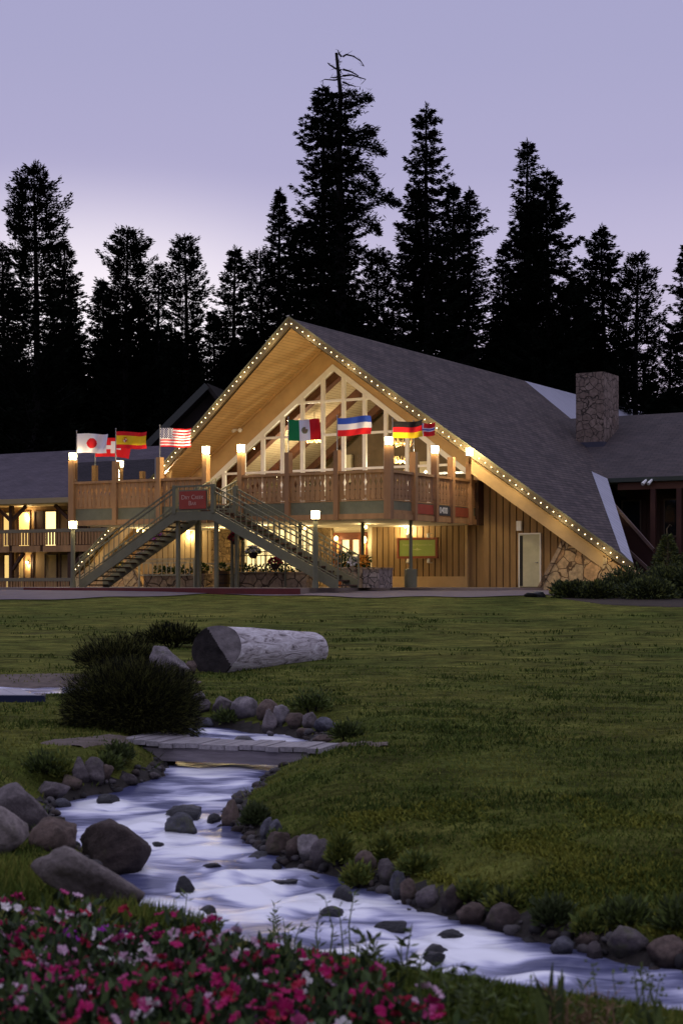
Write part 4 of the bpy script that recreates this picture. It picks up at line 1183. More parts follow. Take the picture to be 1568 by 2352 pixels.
# water: milky from the long exposure, with darker glides
def water_mat():
    m, t, b = nt('milky_stream_water')
    uv = t.nodes.new('ShaderNodeUVMap'); uv.uv_map = 'UVMap'
    def noise(st, sc, det, dist=0.0):
        mp = t.nodes.new('ShaderNodeMapping'); mp.inputs['Scale'].default_value = st
        n = t.nodes.new('ShaderNodeTexNoise'); n.inputs['Scale'].default_value = sc; n.inputs['Detail'].default_value = det; n.inputs['Roughness'].default_value = 0.55; n.inputs['Distortion'].default_value = dist
        t.links.new(uv.outputs[0], mp.inputs[0]); t.links.new(mp.outputs[0], n.inputs['Vector']); return n
    n6 = noise((3.0, 5.5, 1), 2.2, 3, 0.6)
    n1 = noise((1.2, 0.9, 1), 1.3, 1.5, 0.5); n2 = noise((2.0, 2.4, 1), 2.0, 2, 0.7)
    ad = t.nodes.new('ShaderNodeMath'); ad.operation = 'MULTIPLY_ADD'; ad.inputs[1].default_value = 0.6
    t.links.new(n2.outputs['Fac'], ad.inputs[0]); mr1 = t.nodes.new('ShaderNodeMapRange'); mr1.inputs['From Min'].default_value = 0.35; mr1.inputs['From Max'].default_value = 0.65; mr1.inputs['To Min'].default_value = 0.27; mr1.inputs['To Max'].default_value = 0.71; t.links.new(n1.outputs['Fac'], mr1.inputs['Value']); t.links.new(mr1.outputs[0], ad.inputs[2])
    at = t.nodes.new('ShaderNodeAttribute'); at.attribute_name = 'foam_shade'
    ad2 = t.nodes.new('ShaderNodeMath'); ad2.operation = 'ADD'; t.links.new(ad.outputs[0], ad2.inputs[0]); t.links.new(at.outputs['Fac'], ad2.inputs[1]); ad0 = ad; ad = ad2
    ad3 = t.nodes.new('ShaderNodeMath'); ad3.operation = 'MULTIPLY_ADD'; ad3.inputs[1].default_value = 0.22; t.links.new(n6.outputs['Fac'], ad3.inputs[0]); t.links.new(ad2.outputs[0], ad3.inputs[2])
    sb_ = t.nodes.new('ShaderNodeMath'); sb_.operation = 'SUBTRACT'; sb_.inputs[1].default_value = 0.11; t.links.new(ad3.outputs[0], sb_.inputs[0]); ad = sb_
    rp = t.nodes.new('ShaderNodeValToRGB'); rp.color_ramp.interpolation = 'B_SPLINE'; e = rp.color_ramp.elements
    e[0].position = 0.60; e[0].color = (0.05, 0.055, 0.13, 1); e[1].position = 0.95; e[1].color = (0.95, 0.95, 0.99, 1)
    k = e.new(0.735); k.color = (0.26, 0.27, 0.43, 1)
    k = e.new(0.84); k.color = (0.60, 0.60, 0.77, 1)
    t.links.new(ad.outputs[0], rp.inputs[0]); t.links.new(rp.outputs[0], b.inputs['Base Color'])
    b.inputs['Roughness'].default_value = 0.28; b.inputs['Specular IOR Level'].default_value = 0.9; b.inputs['IOR'].default_value = 1.33
    bp = t.nodes.new('ShaderNodeBump'); bp.inputs['Strength'].default_value = 0.45; bp.inputs['Distance'].default_value = 0.08
    t.links.new(ad.outputs[0], bp.inputs['Height']); t.links.new(bp.outputs[0], b.inputs['Normal'])
    return m
M['water'] = water_mat()
NC = 60
# water piles up against the stones standing in it and dips behind them
STONES = [(419, 1884, 85), (414, 1925, 74), (250, 1850, 61), (259, 2012, 168), (492, 1893, 36), (360, 1948, 32), (424, 2054, 49), (487, 1999, 46), (652, 2039, 64), (473, 2105, 46), (787, 2077, 48), (763, 2109, 58), (896, 2141, 77),
          (1034, 2160, 75), (1003, 2203, 66), (996, 2216, 56), (715, 2026, 50), (600, 1978, 80), (560, 2060, 90), (680, 2090, 80), (540, 2020, 70), (860, 2180, 90), (1120, 2200, 110), (1250, 2260, 100), (720, 2150, 90), (330, 1900, 60), (470, 1960, 70), (600, 2015, 60)]
SP3 = []
for px, py, w in STONES:
    d = depth_w(py); SP3.append(((px - CX) / F * d, d + 0.03, w / 2 / F * d))
SPA = np.array(SP3)
def ring(x, y):
    r = np.hypot(x - SPA[:, 0], y - SPA[:, 1]) - SPA[:, 2] * 1.05
    return float(0.10 * np.exp(-(r.min() / 0.05) ** 2))
def hump(x, y):
    dx = x - SPA[:, 0]; dy = y - SPA[:, 1]; r = SPA[:, 2]
    # the stream runs towards the viewer and to the right
    fx, fy = 0.35, -0.94
    al = dx * fx + dy * fy; ac = dx * fy - dy * fx
    up_ = 0.030 * np.exp(-((al + r * 0.5) / (r * 1.1)) ** 2 - (ac / (r * 1.5)) ** 2)
    dn_ = -0.035 * np.exp(-((al - r * 1.9) / (r * 1.2)) ** 2 - (ac / (r * 1.3)) ** 2)
    dn2 = 0.022 * np.exp(-((al - r * 4.0) / (r * 1.2)) ** 2 - (ac / (r * 1.6)) ** 2)
    return float(np.clip((up_ + dn_ + dn2).sum(), -0.05, 0.05))
Vw = []; UVw = []; FO = []
rngw = np.random.default_rng(5)
for i in range(NS):
    for j in range(NC + 1):
        u = -0.12 + 1.24 * j / NC
        p = SLd[i] * (1 - u) + SRd[i] * u
        h = 0.014 * math.sin(p[0] * 7 + 2.1 * math.sin(p[1] * 2.3)) * math.sin(p[1] * 5 + p[0] * 2) + 0.012 * mnoise.noise(Vector((p[0] * 2.2, p[1] * 2.2, 0)))
        z = float(zw(p[1])) + h + hump(p[0], p[1])
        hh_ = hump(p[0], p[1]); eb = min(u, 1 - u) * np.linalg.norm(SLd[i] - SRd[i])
        FO.append(hh_ * 5.0 - 0.16 * math.exp(-(max(eb, 0) / 0.17) ** 2) + ring(p[0], p[1]) - 0.30 * math.exp(-((p[1] - 16.75) / 0.16) ** 2) + 0.05 * math.exp(-((p[1] - 17.6) / 0.5) ** 2) + 0.03)  # foam mixed with painted shade: bank reflections, troughs behind stones, the cascade's shadow
        Vw.append((p[0], p[1], z)); UVw.append((p[0] * 0.5, p[1] * 1.15))
I = np.arange(NS * (NC + 1)).reshape(NS, NC + 1)
Qw = np.stack([I[:-1, :-1].ravel(), I[1:, :-1].ravel(), I[1:, 1:].ravel(), I[:-1, 1:].ravel()], 1)
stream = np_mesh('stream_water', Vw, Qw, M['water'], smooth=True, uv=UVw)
fa = stream.data.attributes.new('foam_shade', 'FLOAT', 'POINT'); fa.data.foreach_set('value', np.array(FO, dtype=np.float32))
tag(stream, 'milky white stream winding between the boulders', 'stream', kind='structure')
cen = pond.mean(0)
Vp = [(-20 + 17 * i / 60, 25.0 + 3.0 * j / 14, -1.825 + 0.012 * math.sin(i * 1.7 + j) ) for j in range(15) for i in range(61)]
I = np.arange(15 * 61).reshape(15, 61)
Qp = np.stack([I[:-1, :-1].ravel(), I[:-1, 1:].ravel(), I[1:, 1:].ravel(), I[1:, :-1].ravel()], 1)
pw = np_mesh('pond_water', Vp, Qp, M['water'], smooth=True, uv=[(v[0] * 0.5, v[1] * 1.15) for v in Vp])
tag(pw, 'shallow rippled water behind the plank walkway on the left', 'pond', kind='structure')

# driveway draped over the ground in front of the lodge
def front_edge(x):
    px = CX + x / 57 * F
    py = np.interp(px, [-600, 0, 200, 480, 850, 1230, 1330], [1386, 1381, 1376, 1365, 1374, 1371, 1358])
    return 0, py
Vd = []; nxd, nyd = 90, 16
for i in range(nxd):
    x = -34 + 41.4 * i / (nxd - 1)
    px0 = CX + x / 57.0 * F
    py = float(np.interp(px0, [-600, 0, 200, 480, 850, 1230, 1400], [1386, 1381, 1376, 1366, 1374, 1371, 1350])) + 1.5 * math.sin(x * 1.7)
    p = ray(px0, py); d0 = p.y; x0 = p.x
    for j in range(nyd):
        d = d0 + (68 - d0) * (j / (nyd - 1)); xx = x0 + (x * 68 / 57 - x0) * (j / (nyd - 1))
        Vd.append((xx, d, T(xx, d) + 0.03))
I = np.arange(nxd * nyd).reshape(nxd, nyd)
Qd = np.stack([I[:-1, :-1].ravel(), I[1:, :-1].ravel(), I[1:, 1:].ravel(), I[:-1, 1:].ravel()], 1)
dw = np_mesh('driveway', Vd, Qd, M['asphalt'], smooth=True)
tag(dw, 'grey driveway between the lawn and the lodge', 'driveway', kind='structure')
m = LB(); m.box(-9.5, 5.6, -12.0, 0.0, G0 - 0.3, G0); m.box(5.6, 10.3, -5.0, 0.0, G0 - 0.3, G0 - 0.01)
o = m.build('patio', M['concrete']); tag(o, 'concrete patio under and in front of the deck', 'patio', kind='structure')
m = LB(); m.box(-7.2, 5.75, -12.14, -12.0, G0 - 0.32, G0 - 0.015)
o = m.build('kerb', M['red_kerb']); tag(o, 'red painted kerb in front of the staircase', 'kerb', kind='structure')
# dirt bed at the right and path ends at the bridge
def drape(name, pts, mat, label, cat, off=0.02, n=24):
    """patch draped on the ground, outline given by photo pixels"""
    P2 = [ray(px, py) for px, py in pts]
    poly = np.array([(p.x, p.y) for p in P2])
    x0, y0 = poly.min(0); x1, y1 = poly.max(0)
    V = []; Q = []; idx = {}
    X, Y = np.meshgrid(np.linspace(x0, x1, n * 2), np.linspace(y0, y1, n))
    s = sdist(X.ravel(), Y.ravel(), poly)
    # feathered rim: sinks below ground outside the outline
    wob = np.array([0.06 * mnoise.noise(Vector((a * 3, b * 3, 5))) for a, b in zip(X.ravel(), Y.ravel())])
    Z = terrain(X.ravel(), Y.ravel()) + np.where(s + wob < 0, off, off - 0.25 * np.clip((s + wob) * 4, 0, 1))
    Vv = np.stack([X.ravel(), Y.ravel(), Z], 1)
    I = np.arange(n * n * 2).reshape(n, n * 2)
    Qq = np.stack([I[:-1, :-1].ravel(), I[:-1, 1:].ravel(), I[1:, 1:].ravel(), I[1:, :-1].ravel()], 1)
    keep = s[Qq].min(1) < 0.15
    o = np_mesh(name, Vv, Qq[keep], mat, smooth=True)
    return tag(o, label, cat, kind='structure')
drape('planting_bed', [(1235, 1362), (1290, 1376), (1390, 1390), (1640, 1398), (1640, 1372), (1400, 1370), (1290, 1364)], pbr('bed_earth', (0.034, 0.024, 0.017), 0.95, 0.4, 4.0, 0.4), 'bare earth bed under the shrubs at the right end of the lodge', 'flower bed')
drape('footpath', [(90, 1711), (180, 1718), (290, 1716), (300, 1695), (200, 1697), (120, 1702)], M['dirt'], 'worn dirt path leading to the left end of the footbridge', 'path', n=16)
drape('footpath', [(735, 1712), (745, 1724), (880, 1717), (890, 1709), (800, 1710)], M['dirt'], 'worn dirt path leaving the right end of the footbridge', 'path', n=16)

# ------------------------------------------------------------------ patio: planters, railings, baskets
leaf_g = pbr('leaf_green', (0.05, 0.085, 0.02), 0.8, 0.4, 5.0, spec=0.15)
def foliage(name, c, r, n, rng, mat, parent, ll=0.12, lw=0.06, base=None):
    u = rng.normal(size=(n, 3)); u /= np.linalg.norm(u, axis=1, keepdims=True); q = u * (rng.random((n, 1)) ** 0.4)
    P_ = np.array(c) + q * np.array(r)
    V, Qx = leaf_quads(P_, u + rng.normal(0, 0.5, (n, 3)), ll * (0.6 + 0.8 * rng.random(n)), lw, rng)
    return np_mesh(name, V, Qx, mat, parent=parent, base=base)
rng0 = np.random.default_rng(11)
def wv(a, s, z): return tuple(BM @ Vector((a, s, z)))
petal = {}
def petal_mat(k, c):
    if k not in petal: petal[k] = pbr('petals_' + k, c, 0.7, 0.15, 8.0)
    return petal[k]
petal_mat('orange', (0.75, 0.30, 0.03)); petal_mat('white', (0.75, 0.7, 0.68)); petal_mat('purple', (0.30, 0.04, 0.30)); petal_mat('magenta', (0.46, 0.012, 0.13)); petal_mat('pink', (0.50, 0.07, 0.22)); petal_mat('pale', (0.60, 0.40, 0.50)); petal_mat('crimson', (0.38, 0.012, 0.045)); petal_mat('yellow', (0.7, 0.5, 0.05)); petal_mat('violet', (0.36, 0.03, 0.36))
def planter(a0, a1, s0, s1, z1, mat, label, ends=None):
    t = Bthing('stone_planter', label, 'planter', (a0 + a1) / 2, (s0 + s1) / 2, G0)
    m = LB(); m.box(a0, a1, s0, s1, G0, z1); m.build('stone_wall', mat, t)
    m = LB(); m.box(a0 - 0.03, a1 + 0.03, s0 - 0.03, s1 + 0.03, z1 + 0.002, z1 + 0.07); m.build('coping', M['flagstone_pale'], t)
    return t
PS = -7.4
def zpx(px, py, s): return P(px, py, s).z
p1 = planter(a_of(330, PS), a_of(468, PS), PS, PS + 0.6, zpx(400, 1322, PS), M['flagstone_pale'], 'low pale flagstone planter wall behind the left stair flight')
p2 = planter(a_of(533, PS), a_of(704, PS), PS, PS + 0.6, zpx(600, 1318, PS), M['flagstone_pale'], 'low flagstone planter wall behind the right stair flight')
p3 = planter(a_of(784, -7.6), a_of(832, -7.6), -7.6, -6.6, zpx(800, 1307, -7.6), M['flagstone_pale'], 'brown stone planter with orange and white flowers before the entrance')
p4 = planter(a_of(833, -7.8), a_of(869, -7.8), -7.8, -6.7, zpx(850, 1308, -7.8), stone_mat('grey_stone', (0.34, 0.28, 0.24), (0.24, 0.19, 0.165), (0.06, 0.05, 0.045), 3.4), 'pale grey stone planter at the right end of the low walls')
def plant_row(t_a0, t_a1, s, z, label, kind, seed, n=260, h=0.25):
    rng = np.random.default_rng(seed)
    t = Bthing('flowering_plant', label, 'plant', (t_a0 + t_a1) / 2, s, z)
    c = ((t_a0 + t_a1) / 2, s, z + h * 0.5)
    u = rng.uniform(-1, 1, (n, 3)); P_ = np.array([wv(c[0] + x[0] * (t_a1 - t_a0) / 2, c[1] + x[1] * 0.25, c[2] + x[2] * h * 0.55) for x in u])
    V, Qx = leaf_quads(P_, rng.normal(size=(n, 3)) + np.array([0, 0, 0.6]), 0.16, 0.09, rng); np_mesh('foliage', V, Qx, leaf_g, parent=t)
    for kk, nn in kind:
        uu = rng.uniform(-1, 1, (nn, 3)); P_ = np.array([wv(c[0] + x[0] * (t_a1 - t_a0) / 2, c[1] - 0.2 + x[1] * 0.1, c[2] + 0.06 + x[2] * h * 0.55) for x in uu])
        V, Qx = leaf_quads(P_, rng.normal(size=(nn, 3)), 0.11, 0.1, rng); np_mesh('blossoms', V, Qx, petal[kk], parent=t)
plant_row(a_of(350, PS), a_of(466, PS), PS + 0.3, zpx(400, 1322, PS) + 0.08, 'dark green bedding plants along the left planter wall', [('white', 8)], 1)
plant_row(a_of(545, PS), a_of(690, PS), PS + 0.3, zpx(600, 1318, PS) + 0.08, 'dark green bedding plants along the planter wall behind the right stair flight', [('yellow', 8)], 2)
plant_row(a_of(772, -7.2), a_of(810, -7.2), -7.1, zpx(800, 1307, -7.2) + 0.08, 'bushy green plant with orange blossoms in the brown planter', [('orange', 24)], 3, h=0.5)
plant_row(a_of(812, -7.2), a_of(832, -7.2), -7.3, zpx(800, 1307, -7.2) + 0.08, 'small white flowering plant between two orange ones', [('white', 60)], 4, n=90, h=0.32)
plant_row(a_of(832, -7.2), a_of(852, -7.2), -7.3, zpx(850, 1308, -7.2) + 0.08, 'rounded orange flowering plant on the pale grey planter', [('orange', 150)], 5, n=110, h=0.36)
def patio_rail(px0, px1, s, z0, z1, label, mat):
    a0, a1 = a_of(px0, s), a_of(px1, s)
    t = Bthing('patio_railing', label, 'railing', (a0 + a1) / 2, s, z0)
    m = LB()
    for z in (z0, z1 - 0.16, z1): m.bar((a0, s, z), (a1, s, z), 0.04, 0.04)
    n = int((a1 - a0) / 0.22)
    for k in range(n + 1): m.box(a0 + (a1 - a0) * k / n - 0.013, a0 + (a1 - a0) * k / n + 0.013, s - 0.013, s + 0.013, z0, z1 - 0.16)
    for k in range(n * 2): m.tube([(a0 + (a1 - a0) * (k + 0.5) / (2 * n) + 0.05 * math.cos(q * 1.2566), s, z1 - 0.08 + 0.05 * math.sin(q * 1.2566)) for q in range(6)], 0.009, 3, caps=False)
    m.build('bars', mat, t)
    m = LB()
    for a in (a0, a1): m.box(a - 0.03, a + 0.03, s - 0.03, s + 0.03, G0, z1 + 0.03)
    m.build('rail_post', mat, t)
patio_rail(320, 446, PS - 0.15, zpx(400, 1321, PS - .15), zpx(400, 1284, PS - .15), 'pale patio railing with ring frieze above the left planter wall', pbr('pale_green_paint', (0.42, 0.40, 0.26), 0.5))
patio_rail(545, 655, PS - 0.15, zpx(600, 1315, PS - .15), zpx(600, 1267, PS - .15), 'dark patio railing with ring frieze above the right planter wall', M['green'])
patio_rail(464, 530, -6.0, zpx(500, 1345, -6), zpx(500, 1294, -6), 'short pale patio railing in front of the stone veneer panel', pbr('pale_rail_paint', (0.42, 0.40, 0.26), 0.5))
def basket(px, py, s, kind, label, seed, r=0.24, hang=True):
    p = P(px, py, s); rng = np.random.default_rng(seed)
    t = Bthing('hanging_basket', label, 'flower basket', p.x, s, p.z)
    m = LB(); m.tube([(p.x, s, p.z - 0.26), (p.x, s, p.z - 0.2), (p.x, s, p.z - 0.02)], [0.08, 0.16, 0.22], 10); m.build('pot', pbr('dark_pot', (0.04, 0.025, 0.02), 0.8), t)
    m = LB()
    for k in range(3): m.tube([(p.x + 0.2 * math.cos(k * 2.1), s + 0.2 * math.sin(k * 2.1), p.z), (p.x, s, min(p.z + 0.7, ZU - 0.01))], 0.006, 3)
    m.tube([(p.x, s, p.z + 0.69), (p.x, s, max(p.z + 0.7, ZU))], 0.006, 3)
    m.build('chain', M['black_metal'], t)
    n = 150; u = rng.normal(size=(n, 3)); u /= np.linalg.norm(u, axis=1, keepdims=True); u[:, 2] = np.abs(u[:, 2]) * 0.8 - 0.2
    V, Qx = leaf_quads(np.array([wv(p.x + x[0] * r, s + x[1] * r, p.z + x[2] * r) for x in u]), u, 0.12, 0.07, rng); np_mesh('foliage', V, Qx, leaf_g, parent=t)
    n = 110; u = rng.normal(size=(n, 3)); u /= np.linalg.norm(u, axis=1, keepdims=True); u[:, 2] = np.abs(u[:, 2]) * 0.9 - 0.15; u *= 1.15
    V, Qx = leaf_quads(np.array([wv(p.x + x[0] * r, s + x[1] * r, p.z + x[2] * r) for x in u]), rng.normal(size=(n, 3)), 0.11, 0.1, rng); np_mesh('blossoms', V, Qx, petal[kind], parent=t)
basket(364, 1240, -7.8, 'purple', 'hanging basket of purple flowers behind the left stair flight', 1, r=0.3)
basket(540, 1236, -8.4, 'crimson', 'hanging basket of dark red flowers just below the head of the right stair flight', 2)
basket(581, 1268, -7.6, 'white', 'hanging basket of white flowers behind the right stair flight', 3)
basket(632, 1293, -8.2, 'crimson', 'hanging basket with reddish trailing flowers low behind the right stair flight', 4)
basket(276, 1302, -8.0, 'yellow', 'basket of yellow flowers behind the lower left stair treads', 5)
basket(326, 1278, -8.2, 'pale', 'basket of pale flowers behind the middle of the left stair treads', 6, r=0.2)
# wooden barrel planters by the posts
for px, lab in ((462, 'dark wooden tub with small flowers left of the landing post'), (512, 'dark wooden tub right of the landing post before the stone panel')):
    s = -7.0; a = a_of(px, s)
    t = Bthing('wooden_tub', lab, 'planter', a, s, G0)
    m = LB(); m.tube([(a, s, G0), (a, s, G0 + 0.35), (a, s, G0 + 0.68)], [0.26, 0.31, 0.28], 14); m.build('barrel', pbr('tub_wood', (0.1, 0.06, 0.03), 0.8, 0.2, 4), t)
    m = LB(); m.tube([(a, s, G0 + 0.15), (a, s, G0 + 0.19)], 0.31, 14, caps=False); m.tube([(a, s, G0 + 0.5), (a, s, G0 + 0.54)], 0.315, 14, caps=False); m.build('hoop', M['black_metal'], t)
    rng = np.random.default_rng(px); n = 90; u = rng.normal(size=(n, 3)); u /= np.linalg.norm(u, axis=1, keepdims=True); u[:, 2] = np.abs(u[:, 2])
    V, Qx = leaf_quads(np.array([wv(a + x[0] * 0.25, s + x[1] * 0.25, G0 + 0.68 + x[2] * 0.25) for x in u]), u, 0.14, 0.08, rng); np_mesh('foliage', V, Qx, leaf_g, parent=t)
    if px == 462:
        u = rng.normal(size=(30, 3)); u /= np.linalg.norm(u, axis=1, keepdims=True); u[:, 2] = np.abs(u[:, 2])
        V, Qx = leaf_quads(np.array([wv(a + x[0] * 0.28, s + x[1] * 0.28, G0 + 0.7 + x[2] * 0.26) for x in u]), rng.normal(size=(30, 3)), 0.09, 0.08, rng); np_mesh('blossoms', V, Qx, petal['yellow'], parent=t)
# ------------------------------------------------------------------ rocks
def rock_mat(name, c1, c2, wet=False):
    m, t, b = nt(name)
    b.inputs['Roughness'].default_value = 0.35 if wet else 0.85; b.inputs['Specular IOR Level'].default_value = 0.5 if wet else 0.25
    tc = t.nodes.new('ShaderNodeTexCoord'); oi = t.nodes.new('ShaderNodeObjectInfo')
    ad = t.nodes.new('ShaderNodeVectorMath'); ad.operation = 'ADD'
    sc = t.nodes.new('ShaderNodeMath'); sc.operation = 'MULTIPLY'; sc.inputs[1].default_value = 37.0
    t.links.new(oi.outputs['Random'], sc.inputs[0]); t.links.new(tc.outputs['Object'], ad.inputs[0]); t.links.new(sc.outputs[0], ad.inputs[1])
    n1 = t.nodes.new('ShaderNodeTexNoise'); n1.inputs['Scale'].default_value = 3.5; n1.inputs['Detail'].default_value = 8; n1.inputs['Roughness'].default_value = 0.65; n1.inputs['Distortion'].default_value = 0.6
    n2 = t.nodes.new('ShaderNodeTexNoise'); n2.inputs['Scale'].default_value = 28; n2.inputs['Detail'].default_value = 6; n2.inputs['Roughness'].default_value = 0.8
    n3 = t.nodes.new('ShaderNodeTexVoronoi'); n3.inputs['Scale'].default_value = 5
    for n in (n1, n2, n3): t.links.new(ad.outputs[0], n.inputs['Vector'])
    mr = t.nodes.new('ShaderNodeMapRange'); mr.inputs['From Min'].default_value = 0.36; mr.inputs['From Max'].default_value = 0.64; t.links.new(n1.outputs['Fac'], mr.inputs['Value'])
    mx = t.nodes.new('ShaderNodeMixRGB'); mx.inputs[1].default_value = (*c1, 1); mx.inputs[2].default_value = (*c2, 1); t.links.new(mr.outputs[0], mx.inputs[0])
    m2 = t.nodes.new('ShaderNodeMapRange'); m2.inputs['From Min'].default_value = 0.3; m2.inputs['From Max'].default_value = 0.7; m2.inputs['To Min'].default_value = 0.55; m2.inputs['To Max'].default_value = 1.35; t.links.new(n2.outputs['Fac'], m2.inputs['Value'])
    mu = t.nodes.new('ShaderNodeMixRGB'); mu.blend_type = 'MULTIPLY'; mu.inputs[0].default_value = 1; t.links.new(mx.outputs[0], mu.inputs[1]); t.links.new(m2.outputs[0], mu.inputs[2])
    rv = t.nodes.new('ShaderNodeMapRange'); rv.inputs['To Min'].default_value = 0.75; rv.inputs['To Max'].default_value = 1.25; t.links.new(oi.outputs['Random'], rv.inputs['Value'])
    m4 = t.nodes.new('ShaderNodeMixRGB'); m4.blend_type = 'MULTIPLY'; m4.inputs[0].default_value = 1; t.links.new(mu.outputs[0], m4.inputs[1]); t.links.new(rv.outputs[0], m4.inputs[2])
    # lichen in patches, and a wet dark band where the stone meets water or soil
    n5 = t.nodes.new('ShaderNodeTexNoise'); n5.inputs['Scale'].default_value = 2.2; n5.inputs['Detail'].default_value = 7; n5.inputs['Roughness'].default_value = 0.75; t.links.new(ad.outputs[0], n5.inputs['Vector'])
    l5 = t.nodes.new('ShaderNodeMapRange'); l5.inputs['From Min'].default_value = 0.56; l5.inputs['From Max'].default_value = 0.66; l5.inputs['To Max'].default_value = 0.0 if wet else 0.55; t.links.new(n5.outputs['Fac'], l5.inputs['Value'])
    x5 = t.nodes.new('ShaderNodeMixRGB'); x5.inputs[2].default_value = (0.12, 0.125, 0.055, 1); t.links.new(l5.outputs[0], x5.inputs[0]); t.links.new(m4.outputs[0], x5.inputs[1])
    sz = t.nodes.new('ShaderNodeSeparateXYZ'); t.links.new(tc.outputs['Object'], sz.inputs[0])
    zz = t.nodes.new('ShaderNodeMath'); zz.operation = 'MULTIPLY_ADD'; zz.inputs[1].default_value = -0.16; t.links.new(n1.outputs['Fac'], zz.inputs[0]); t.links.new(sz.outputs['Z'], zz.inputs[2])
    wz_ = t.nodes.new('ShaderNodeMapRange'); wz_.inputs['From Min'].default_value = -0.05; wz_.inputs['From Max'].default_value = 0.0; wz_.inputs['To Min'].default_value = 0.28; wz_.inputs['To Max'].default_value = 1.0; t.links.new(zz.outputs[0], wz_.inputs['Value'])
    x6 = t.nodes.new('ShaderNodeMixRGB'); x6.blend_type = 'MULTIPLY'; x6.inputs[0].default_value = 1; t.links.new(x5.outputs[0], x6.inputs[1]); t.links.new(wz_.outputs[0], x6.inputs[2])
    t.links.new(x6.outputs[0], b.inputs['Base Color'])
    ma = t.nodes.new('ShaderNodeMath'); ma.operation = 'MULTIPLY_ADD'; ma.inputs[1].default_value = 0.25; t.links.new(n2.outputs['Fac'], ma.inputs[0]); t.links.new(n1.outputs['Fac'], ma.inputs[2])
    bp = t.nodes.new('ShaderNodeBump'); bp.inputs['Strength'].default_value = 0.9; bp.inputs['Distance'].default_value = 0.08; t.links.new(ma.outputs[0], bp.inputs['Height']); t.links.new(bp.outputs[0], b.inputs['Normal'])
    return m
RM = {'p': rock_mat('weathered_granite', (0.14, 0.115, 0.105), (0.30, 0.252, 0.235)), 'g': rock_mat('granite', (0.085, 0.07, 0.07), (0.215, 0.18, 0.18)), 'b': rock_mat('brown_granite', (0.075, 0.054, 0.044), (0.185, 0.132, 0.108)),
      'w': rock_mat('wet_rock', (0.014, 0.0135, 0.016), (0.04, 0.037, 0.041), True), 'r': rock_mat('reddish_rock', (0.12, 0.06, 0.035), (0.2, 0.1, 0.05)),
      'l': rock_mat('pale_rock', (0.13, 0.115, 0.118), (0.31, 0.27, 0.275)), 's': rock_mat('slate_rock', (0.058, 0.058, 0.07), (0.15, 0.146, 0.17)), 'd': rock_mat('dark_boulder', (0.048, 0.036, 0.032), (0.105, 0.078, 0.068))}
def rock(px0, py0, px1, py1, mat, label, seed, zoff=None, dep=0.85, rot=None, sink=0.3, cuts=7, base_py=None, skew=0.0, group=None, name='rock'):
    pc = (px0 + px1) / 2; pb = base_py if base_py else py1
    g_ = ray(pc, pb)
    d = g_.y + 0.0
    w = (px1 - px0) / F * d; h = (py1 - py0) / F * d
    rng = random.Random(seed)
    bm = bmesh.new(); bmesh.ops.create_icosphere(bm, subdivisions=4, radius=1.0)
    off = Vector((rng.uniform(-50, 50), rng.uniform(-50, 50), rng.uniform(-50, 50)))
    planes = []
    for _ in range(cuts):
        n = Vector((rng.gauss(0, 1), rng.gauss(0, 1), rng.gauss(0, 0.8))).normalized(); planes.append((n, rng.uniform(0.46, 0.82)))
    for v in bm.verts:
        p = v.co.copy()
        p *= 1 + 0.22 * mnoise.noise(v.co * 1.1 + off)
        for n, c in planes:
            k = p.dot(n) - c
            if k > 0: p -= n * k * 0.92
        p *= 1 + 0.085 * mnoise.noise(v.co * 3.1 + off) + 0.035 * mnoise.noise(v.co * 8 + off)
        v.co = p
    # normalise to the box seen in the photograph
    co = [v.co.copy() for v in bm.verts]
    lo = Vector((min(c[i] for c in co) for i in range(3))); hi = Vector((max(c[i] for c in co) for i in range(3)))
    dy = w * dep
    for v in bm.verts:
        q = Vector(((v.co.x - lo.x) / (hi.x - lo.x) - 0.5, (v.co.y - lo.y) / (hi.y - lo.y) - 0.5, (v.co.z - lo.z) / (hi.z - lo.z)))
        z = -h * sink + q.z * h * (1 + sink)
        v.co = Vector((q.x * w + skew * w * (q.z - 0.5), q.y * dy, z))
    me = bpy.data.meshes.new(name); bm.to_mesh(me); bm.free()
    me.polygons.foreach_set('use_smooth', [True] * len(me.polygons)); me.materials.append(RM[mat])
    o = bpy.data.objects.new(name, me); COL.objects.link(o)
    o.location = (g_.x, g_.y + dy * 0.32, g_.z)
    return tag(o, label, 'boulder' if w > 0.3 else 'rock', group)
